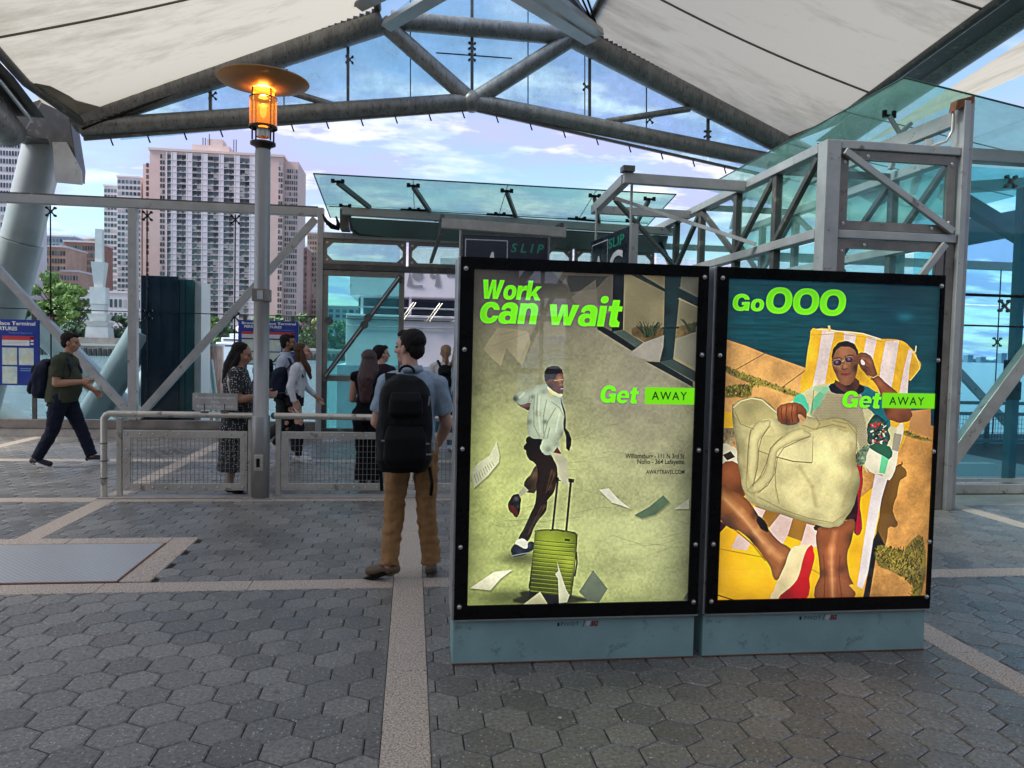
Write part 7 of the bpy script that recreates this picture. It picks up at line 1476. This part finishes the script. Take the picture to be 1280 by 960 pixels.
        for s_ in 'lr':
            S, E_, Wr = [V(*J[k+s_]) for k in ('sh', 'el', 'wr')]; sl_ = o.get('sleeve', .75)
            cap(T_, S.lerp(nk, .55)-V(0, 0, .01), S, .06, .068*up)
            if sl_ <= 0: pass
            elif sl_ <= 1: m1 = S.lerp(E_, sl_); T_.tube([S, S.lerp(m1, .5), m1], [.068*up, .064*up, .066*up], 14)
            else: chain(T_, [S, E_], [.066*up, .054*up]); T_.tube([E_, Wr.lerp(E_, .1)], [.053*up, .04*up], 14)
        sk_ = o.get('skirt')
        if sk_: loft(T_, [(pv.x, pv.y, pv.z+.02, .17*g, .13*g)]+[(pv.x+a_, pv.y+b_, z, rx, ry) for a_, b_, z, rx, ry in sk_], 24)
        tp_ = blob(T_, o.get('topname', 'shirt'), o['top'], t, vox, 3, o.get('fold', .016), o.get('foldfs', 10.), x, (1, 1, .6))
        if o.get('collar'):
            cmb = MB()
            for k in range(14):
                a0, a1 = 2*math.pi*k/14+.05, 2*math.pi*(k+1)/14+.05
                if abs(((a0+.2) % (2*math.pi))-math.pi/2) < .35: continue
                q = lambda a, r_, z: (nk.x+r_*math.cos(a), nk.y-.005+r_*math.sin(a)*.95, z)
                cmb.add([q(a0, .085, nk.z-.012), q(a1, .085, nk.z-.012), q(a1, .068, nk.z+.035), q(a0, .068, nk.z+.035), q(a0, .092, nk.z-.014), q(a1, .092, nk.z-.014), q(a1, .073, nk.z+.037), q(a0, .073, nk.z+.037)], [(4, 5, 6, 7), (3, 2, 1, 0), (7, 6, 2, 3), (0, 1, 5, 4)], True)
            local(cmb, 'collar', o['top'], t)
    if o.get('legs'):
        L_ = MB(); w_ = o.get('legw', 1.)
        loft(L_, [(pv.x, pv.y, pv.z+.07, .157*g, .122*g), (pv.x, pv.y-.01, pv.z-.02, .172*g, .13*g), (pv.x, pv.y-.01, pv.z-.12, .165*g, .125*g)], 20)
        for s_ in 'lr':
            Hp, K_, A_2 = [V(*J[k+s_]) for k in ('hp', 'kn', 'an')]; end = K_.lerp(A_2, o.get('leglen', .97))
            cap(L_, Hp, K_, .098*g*w_, .072*w_); L_.tube([K_, K_.lerp(end, .4), end], [.072*w_, .069*w_, .06*w_*o.get('hem', 1.)], 14)
        blob(L_, 'trousers', o['legs'], t, vox, 2, o.get('lfold', .018), 9., x+3, (.9, .9, 1.15))
    # shoes
    for s_ in 'lr':
        A_2, f = V(*J['an'+s_]), V(*J['toe'+s_]); d = (f-A_2); d.z = 0 if abs(d.z) < .06 else d.z; d.normalize(); hl = V(A_2.x, A_2.y, f.z)-V(d.x, d.y, 0)*.055
        hl = A_2-V(0, 0, .062)-d*.05
        s__ = MB(); n_ = V(0, 0, 1); chain(s__, [hl+n_*.03, hl.lerp(f, .45)+n_*.032, f-d*.03+n_*.018], [.036, .042, .034]); cap(s__, A_2-V(0, 0, .03), hl.lerp(f, .35)+n_*.03, .042, .04)
        sh_o = blob(s__, 'shoe', o['shoe'], t, .008, 2)
        so = MB(); sd_ = d.cross(V(0, 0, 1)).normalized(); up_ = sd_.cross(d).normalized(); q = []
        for k in range(14):
            a = 2*math.pi*k/14; c = hl.lerp(f, .48); q.append(c+d*math.cos(a)*((f-hl).length*.5+.03)+sd_*math.sin(a)*.044-up_*.004)
        so.plate([v+up_*.004 for v in q], .03, up_); local(so, 'sole', o.get('sole', o['shoe']), sh_o)
    return t
def world(t, p): return Matrix.Rotation(t.rotation_euler.z, 3, 'Z') @ Vector(p)+t.location
def attach(name, label, cat, person, group=None):
    b = thing(name, label, cat, tuple(person.location), group, person.rotation_euler.z); W[b] = V(0, 0, 0); return b
def stand(h=1.75, **k):
    s = h/1.75
    J = dict(head=(0, .01, 1.635*s), neck=(0, -.015, 1.475*s), pelvis=(0, 0, .96*s), shl=(-.185, 0, 1.405*s), shr=(.185, 0, 1.405*s), ell=(-.24, -.02, 1.12*s), elr=(.24, -.02, 1.12*s), wrl=(-.25, .04, .86*s), wrr=(.25, .04, .86*s),
             hpl=(-.085, 0, .92*s), hpr=(.085, 0, .92*s), knl=(-.10, .02, .50*s), knr=(.10, .02, .50*s), anl=(-.11, -.02, .09), anr=(.11, -.02, .09), toel=(-.13, .17, .02), toer=(.13, .17, .02))
    J.update(k); return J
def pack(b, c, w_, h_, d_, mat, vox=.009, pockets=True, seed=0., strapto=None, tiltx=0., pw=3.):
    """backpack behind the wearer; c is the centre of the sack"""
    c = V(*c); m = MB(); R_ = Matrix.Rotation(tiltx, 3, 'X'); t = MB()
    loft(t, [(0, 0, -h_/2, w_*.40, d_*.36), (0, -.005, -h_*.38, w_*.5, d_*.5), (0, -.01, 0, w_*.5, d_*.52), (0, 0, h_*.3, w_*.46, d_*.46), (0, .02, h_*.45, w_*.34, d_*.32), (0, .03, h_*.5, w_*.2, d_*.2)], 24, pw)
    m.add([c+R_ @ Vector(v) for v in t.v], t.f, True); body = blob(m, 'sack', mat, b, vox, 4, .026, 7., seed)
    if pockets:
        for (z, hh, ww, dy) in ((-h_*.22, h_*.42, w_*.78, -d_*.50), (h_*.2, h_*.26, w_*.62, -d_*.46)):
            m = MB(); t = MB(); loft(t, [(0, dy, z-hh/2, ww*.42, .03), (0, dy-.012, z-hh*.3, ww*.5, .045), (0, dy-.012, z+hh*.2, ww*.48, .04), (0, dy, z+hh/2, ww*.4, .02)], 20, 3.0); m.add([c+R_ @ Vector(v) for v in t.v], t.f, True); blob(m, 'pocket', mat, b, vox, 3, .006, 14., seed+2)
    return body
def straps(b, pts, mat, w_=.05, name='strap'):
    m = MB(); pts = [V(*p) for p in pts]
    for i in range(len(pts)-1): m.bar(pts[i], pts[i+1], w_, .014, (1, 0, 0) if False else (0, 0, 1))
    return local(m, name, mat, b)
blackcl = pbr('black_nylon', (.006, .006, .0065), .65, 0, .3, 25, .3, 260, spec=.15)
navycl = pbr('navy_nylon', (.008, .012, .026), .65, 0, .3, 25, .3, 260, spec=.15)
white_rub = pbr('white_rubber', (.62, .62, .60), .5); leather = pbr('brown_leather', (.10, .06, .03), .5, 0, .2, 20)
R90 = -math.pi/2
# --- man in the foreground, seen from behind
polo = cloth('light_blue_polo', (.27, .345, .42)); khaki = cloth('brown_khaki', (.32, .175, .075))
yawL = math.radians(52)
J = stand(1.745, head=(-.035, .03, 1.618), neck=(-.02, -.005, 1.465), pelvis=(-.01, 0, .955), yaw=yawL, tilt=-.05, shl=(-.180, .0, 1.375), shr=(.165, -.01, 1.37), ell=(-.25, .06, 1.10), elr=(.235, .03, 1.09), wrl=(-.16, .28, 1.02), wrr=(.205, .22, .93),
          handr=((-.15, .9, -.25), (0, .25, 1), (-1, 0, 0), .8), handl=((.3, .9, 0), (0, 0, 1), (1, 0, 0), .8), hpl=(-.09, 0, .92), hpr=(.085, 0, .92), knl=(-.12, .03, .50), knr=(.105, .015, .50), anl=(-.15, -.03, .10), anr=(.145, .03, .09), toel=(-.31, .045, .025), toer=(.165, .22, .02))
fg = figure('man in light blue polo and brown trousers standing left of the posters, seen from behind', .015, 5.27, math.radians(4), J,
            dict(skin='fair', haircol='dark', hair='short', top=polo, legs=khaki, shoe=leather, sole=blackm, vox=.0065, sleeve=.72, toplow=-.05, waist=.17, girth=.98, legw=1.02, fold=.020, collar=True, lfold=.024, hem=1.1, arm=1.08))
bp = attach('backpack', 'large black backpack with pockets worn by the man in the light blue polo', 'backpack', fg, 'backpacks')
pack(bp, (-.075, -.225, 1.12), .365, .64, .24, blackcl, .008, seed=1., pw=2.5)
for q in ([(-.16, -.13, 1.36), (-.165, -.06, 1.44), (-.15, .04, 1.435), (-.14, .13, 1.36), (-.15, .15, 1.22)],): straps(bp, q, blackcl, .075)
m = MB().tube([(-.06+.05*math.cos(a), -.15, 1.455+.045*math.sin(a)) for a in [math.pi*k/8 for k in range(9)]], .009, 8); local(m, 'grab_handle', blackcl, bp)
m = MB()
for (x, z) in ((-.21, 1.02), (.06, 1.0), (-.16, .93), (.08, .93)): m.bar((x-.02, -.37, z), (x+.02, -.37, z), .004, .010)
m.bar((.07, -.375, 1.25), (.075, -.375, 1.31), .006, .008); local(m, 'pale_zip_pull', alu, bp); straps(bp, [(-.20, -.25, .95), (-.225, -.22, .80), (-.215, -.17, .66)], blackcl, .02, 'loose_strap'); straps(bp, [(.10, -.2, .82), (.12, -.19, .70), (.115, -.16, .62)], blackcl, .02, 'loose_strap')
m = MB()
for k in range(12): m.bar((.17, -.05, .70), (.17, -.04, .71), .01, .01) if False else None
# --- man walking at left
J = stand(1.70, head=(0, .10, 1.585), neck=(0, .045, 1.43), pelvis=(0, -.02, .90), yaw=0., tilt=-.12, shl=(-.20, .03, 1.355), shr=(.20, .03, 1.355), elr=(.23, .02, 1.075), wrr=(.16, .29, 1.10), handr=((0, 1, .1), (-.2, 0, 1), (-1, 0, .2), .7), ell=(-.24, .10, 1.09), wrl=(-.21, .30, .97), handl=((0, .6, -.7), (0, .7, .5), (1, 0, 0), .8),
          hpl=(-.09, 0, .88), hpr=(.09, 0, .88), knl=(-.10, .17, .49), anl=(-.10, .31, .115), toel=(-.10, .50, .075), knr=(.10, -.08, .47), anr=(.11, -.27, .10), toer=(.11, -.08, .02))
olive = cloth('olive_polo', (.055, .062, .04)); navyt = cloth('dark_navy_trousers', (.014, .017, .032))
wk = figure('man in olive polo walking right past the left windscreen holding a phone', -4.42, 10.27, R90, J, dict(skin='tan', haircol='dark', hair='short', top=olive, legs=navyt, shoe=pbr('navy_canvas_shoe', (.015, .018, .028), .7), sole=white_rub, girth=1.12, waist=.175, belly=.055, sleeve=.7, legw=1.12, arm=1.15, toplow=-.07, collar=True, fold=.014))
bp = attach('backpack', 'dark navy backpack on the back of the man in the olive polo', 'backpack', wk, 'backpacks'); pack(bp, (0, -.215, 1.13), .32, .50, .21, navycl, .01, True, 4., tiltx=-.12)
for sx in (-1, 1): straps(bp, [(sx*.12, -.13, 1.33), (sx*.12, -.02, 1.425), (sx*.12, .10, 1.39), (sx*.13, .16, 1.25), (sx*.15, .10, 1.05)], navycl, .045)
def phone(person, p, lab, d=(0, 1, .15), mat=alu):
    f = attach('phone', lab, 'phone', person); m = MB().bar(V(*p), V(*p)+V(*d).normalized()*.14, .07, .009, (0, 0, 1)); return local(m, 'case', mat, f)
phone(wk, (.135, .37, 1.125), 'pale phone in the hand of the walking man in the olive polo')
# --- woman in the spotted dress
def spotted():
    m = pbr('spotted_dress', (.022, .022, .026), .85, 0, .2, 30); t = m.node_tree; p = t.nodes['Principled BSDF']; co = N(t, 'ShaderNodeTexCoord'); vo = N(t, 'ShaderNodeTexVoronoi', i_Scale=42., i_Randomness=.55); L(t, co.outputs['Object'], vo.inputs['Vector'])
    lt = N(t, 'ShaderNodeMath', operation='LESS_THAN', i_1=.27); L(t, vo.outputs['Distance'], lt.inputs[0]); mx = N(t, 'ShaderNodeMix', data_type='RGBA'); L(t, lt.outputs[0], mx.inputs[0]); mx.inputs[6].default_value = (.022, .022, .027, 1); mx.inputs[7].default_value = (.50, .49, .46, 1); L(t, mx.outputs[2], p.inputs['Base Color']); return m
J = stand(1.63, head=(0, .055, 1.505), neck=(0, .015, 1.36), pelvis=(0, 0, .88), tilt=-.25, shl=(-.17, .02, 1.295), shr=(.17, .02, 1.295), elr=(.22, .07, 1.03), wrr=(.15, .32, 1.075), handr=((-.1, 1, .1), (-.2, 0, 1), (-1, 0, .2), .8), ell=(-.2, .08, 1.04), wrl=(-.06, .3, 1.06), handl=((.2, 1, .1), (.2, 0, 1), (1, 0, .2), .8),
          hpl=(-.08, 0, .85), hpr=(.08, 0, .85), knl=(-.09, .04, .46), anl=(-.09, .10, .085), toel=(-.09, .25, .02), knr=(.09, .0, .46), anr=(.09, -.05, .085), toer=(.09, .11, .02))
wm_ = figure('long haired woman in spotted dress reading her phone behind the left barrier', -1.885, 8.48, R90, J, dict(skin='tan', haircol='dark', hair='long', top=spotted(), topname='dress', legs=None, shoe=pbr('black_shoe', (.012, .012, .012), .4), girth=1.06, sleeve=.75, waist=.165, belly=.035, arm=1.08, fold=.012,
   skirt=[(0, 0, .70, .20, .175), (0, .0, .45, .205, .185), (0, 0, .255, .215, .195), (0, 0, .245, .20, .18)]))
phone(wm_, (.03, .40, 1.085), 'dark phone held by the woman in the spotted dress', mat=blackm)
tb = attach('shoulder_bag', 'dark navy shoulder bag with pale strap hanging beside the woman in the spotted dress', 'bag', wm_)
m = MB(); loft(m, [(-.12, .19, .72, .11, .05), (-.12, .19, .76, .13, .06), (-.12, .18, 1.0, .13, .055), (-.12, .17, 1.03, .11, .03)], 18, 3.); blob(m, 'bag_body', navycl, tb, .01, 3); straps(tb, [(.20, .03, 1.02), (.215, -.02, 1.12), (.21, -.04, 1.22), (.17, -.03, 1.32), (.11, 0, 1.37)], pbr('cream_strap', (.6, .55, .45), .7), .028)
# --- pair walking behind the right barrier
J = stand(1.76, head=(0, .06, 1.645), neck=(0, .02, 1.485), yaw=0., pelvis=(0, 0, .95), elr=(.25, -.05, 1.13), wrr=(.23, .1, .92), ell=(-.24, .05, 1.13), wrl=(-.23, .15, .95), knl=(-.1, .12, .50), anl=(-.1, .15, .10), toel=(-.1, .34, .03), knr=(.1, -.02, .49), anr=(.11, -.38, .20), toer=(.11, -.33, .03))
m2 = figure('bearded man in pale blue shirt with black backpack, just right of the lamp post', -1.79, 10.95, R90, J, dict(skin='brown', haircol='dark', hair='short', beard=True, top=cloth('pale_blue_shirt', (.42, .47, .55)), legs=cloth('grey_green_trousers', (.035, .045, .04)), shoe=white_rub, sleeve=1.5, toplow=-.08, collar=True))
bp = attach('backpack', 'black backpack on the bearded man behind the lamp post', 'backpack', m2, 'backpacks'); pack(bp, (0, -.26, 1.16), .32, .52, .24, blackcl, .01, True, 7.); m = MB(); m.box((-.06, -.40, .80), (.10, -.24, 1.0)); local(m, 'red_pouch', pbr('red_pouch', (.45, .03, .03), .6), bp)
for sx in (-1, 1): straps(bp, [(sx*.12, -.13, 1.38), (sx*.12, -.04, 1.475), (sx*.12, .09, 1.43), (sx*.13, .14, 1.28)], blackcl, .045)
J = stand(1.64, head=(0, .10, 1.52), neck=(0, .045, 1.37), pelvis=(0, .0, .90), tilt=.12, shl=(-.165, .02, 1.305), shr=(.165, .02, 1.305), elr=(.21, -.04, 1.05), wrr=(.20, .02, .83), ell=(-.2, .1, 1.06), wrl=(-.2, .25, .90), knl=(-.09, -.12, .50), anl=(-.09, -.30, .22), toel=(-.09, -.20, .07), knr=(.09, .08, .48), anr=(.10, .06, .085), toer=(.10, .25, .02), hpl=(-.08, 0, .87), hpr=(.08, 0, .87))
w2 = figure('woman in white blouse and white sneakers walking behind the right barrier', -1.60, 10.75, R90, J, dict(skin='fair', haircol='brown', hair='frontlong', top=cloth('white_blouse', (.62, .63, .66)), legs=cloth('black_trousers', (.012, .012, .018)), shoe=white_rub, sleeve=1.5, toplow=-.0, waist=.145, girth=.95, legw=.82))
bp = attach('backpack', 'dark blue backpack worn by the woman in the white blouse', 'backpack', w2, 'backpacks'); pack(bp, (0, -.22, 1.10), .30, .44, .22, navycl, .01, True, 9.)
for sx in (-1, 1): straps(bp, [(sx*.10, -.12, 1.27), (sx*.105, -.04, 1.37), (sx*.105, .07, 1.33), (sx*.11, .12, 1.18)], navycl, .04)
tk = attach('paper_ticket', 'crumpled white paper in the hand of the woman in the white blouse', 'paper', w2); m = MB().bar((.2, .02, .76), (.21, .07, .70), .05, .012); local(m, 'sheet', white_rub, tk)
# --- women at the gate
J = stand(1.60, head=(.0, .02, 1.46), neck=(0, 0, 1.34), yaw=-.2, pelvis=(0, 0, .88), shl=(-.16, 0, 1.275), shr=(.16, 0, 1.275), ell=(-.2, .02, 1.02), wrl=(-.14, .2, 1.0), elr=(.2, .04, 1.03), wrr=(.1, .24, 1.05), knl=(-.06, .01, .46), knr=(.06, .01, .46), anl=(-.06, 0, .09), anr=(.07, 0, .09), toel=(-.06, .18, .02), toer=(.08, .18, .02))
bw = figure('woman with very long auburn hair all in black, seen from behind', -.48, 8.72, math.radians(-8), J, dict(skin='fair', haircol='red', hair='verylong', top=cloth('black_top', (.008, .008, .010)), legs=cloth('black_wide_trousers', (.008, .008, .010)), shoe=blackm, sleeve=0, waist=.15, girth=.95, legw=1.25, hem=1.35))
J = stand(1.62, neck=(0, 0, 1.385), head=(0, .02, 1.52), yaw=-.75, shl=(-.16, 0, 1.305), shr=(.16, 0, 1.305))
w3 = figure('dark haired woman with bare shoulders half hidden behind the woman with auburn hair', -.42, 10.4, math.radians(-25), J, dict(skin='fair', haircol='dark', hair='short', top=cloth('dark_vest', (.02, .015, .02)), legs=cloth('dark_jeans', (.02, .025, .04)), shoe=blackm, sleeve=0, girth=.93))
J = stand(1.66, yaw=.1)
w4 = figure('woman with fair ponytail in white dotted blouse standing in the gate opening', .52, 11.9, 0., J, dict(skin='fair', haircol='blond', hair='tail', top=cloth('dotted_white_blouse', (.60, .58, .56)), legs=cloth('teal_jeans', (.03, .10, .14)), shoe=white_rub, sleeve=1.4, girth=.95))
bp = attach('backpack', 'small black backpack worn by the woman with the fair ponytail', 'backpack', w4, 'backpacks'); pack(bp, (-.0, -.19, 1.20), .24, .34, .16, blackcl, .01, True, 11.)
for sx in (-1, 1): straps(bp, [(sx*.08, -.12, 1.34), (sx*.12, -.04, 1.435), (sx*.12, .07, 1.40), (sx*.13, .12, 1.2)], blackcl, .035)
J = stand(1.68); w5 = figure('person in pale blue top at the edge of the left poster in the gate opening', .74, 11.6, math.radians(-70), J, dict(skin='fair', haircol='blond', hair='long', top=cloth('faded_blue_top', (.34, .45, .52)), legs=cloth('blue_jeans', (.04, .09, .16)), shoe=white_rub, sleeve=1.2))
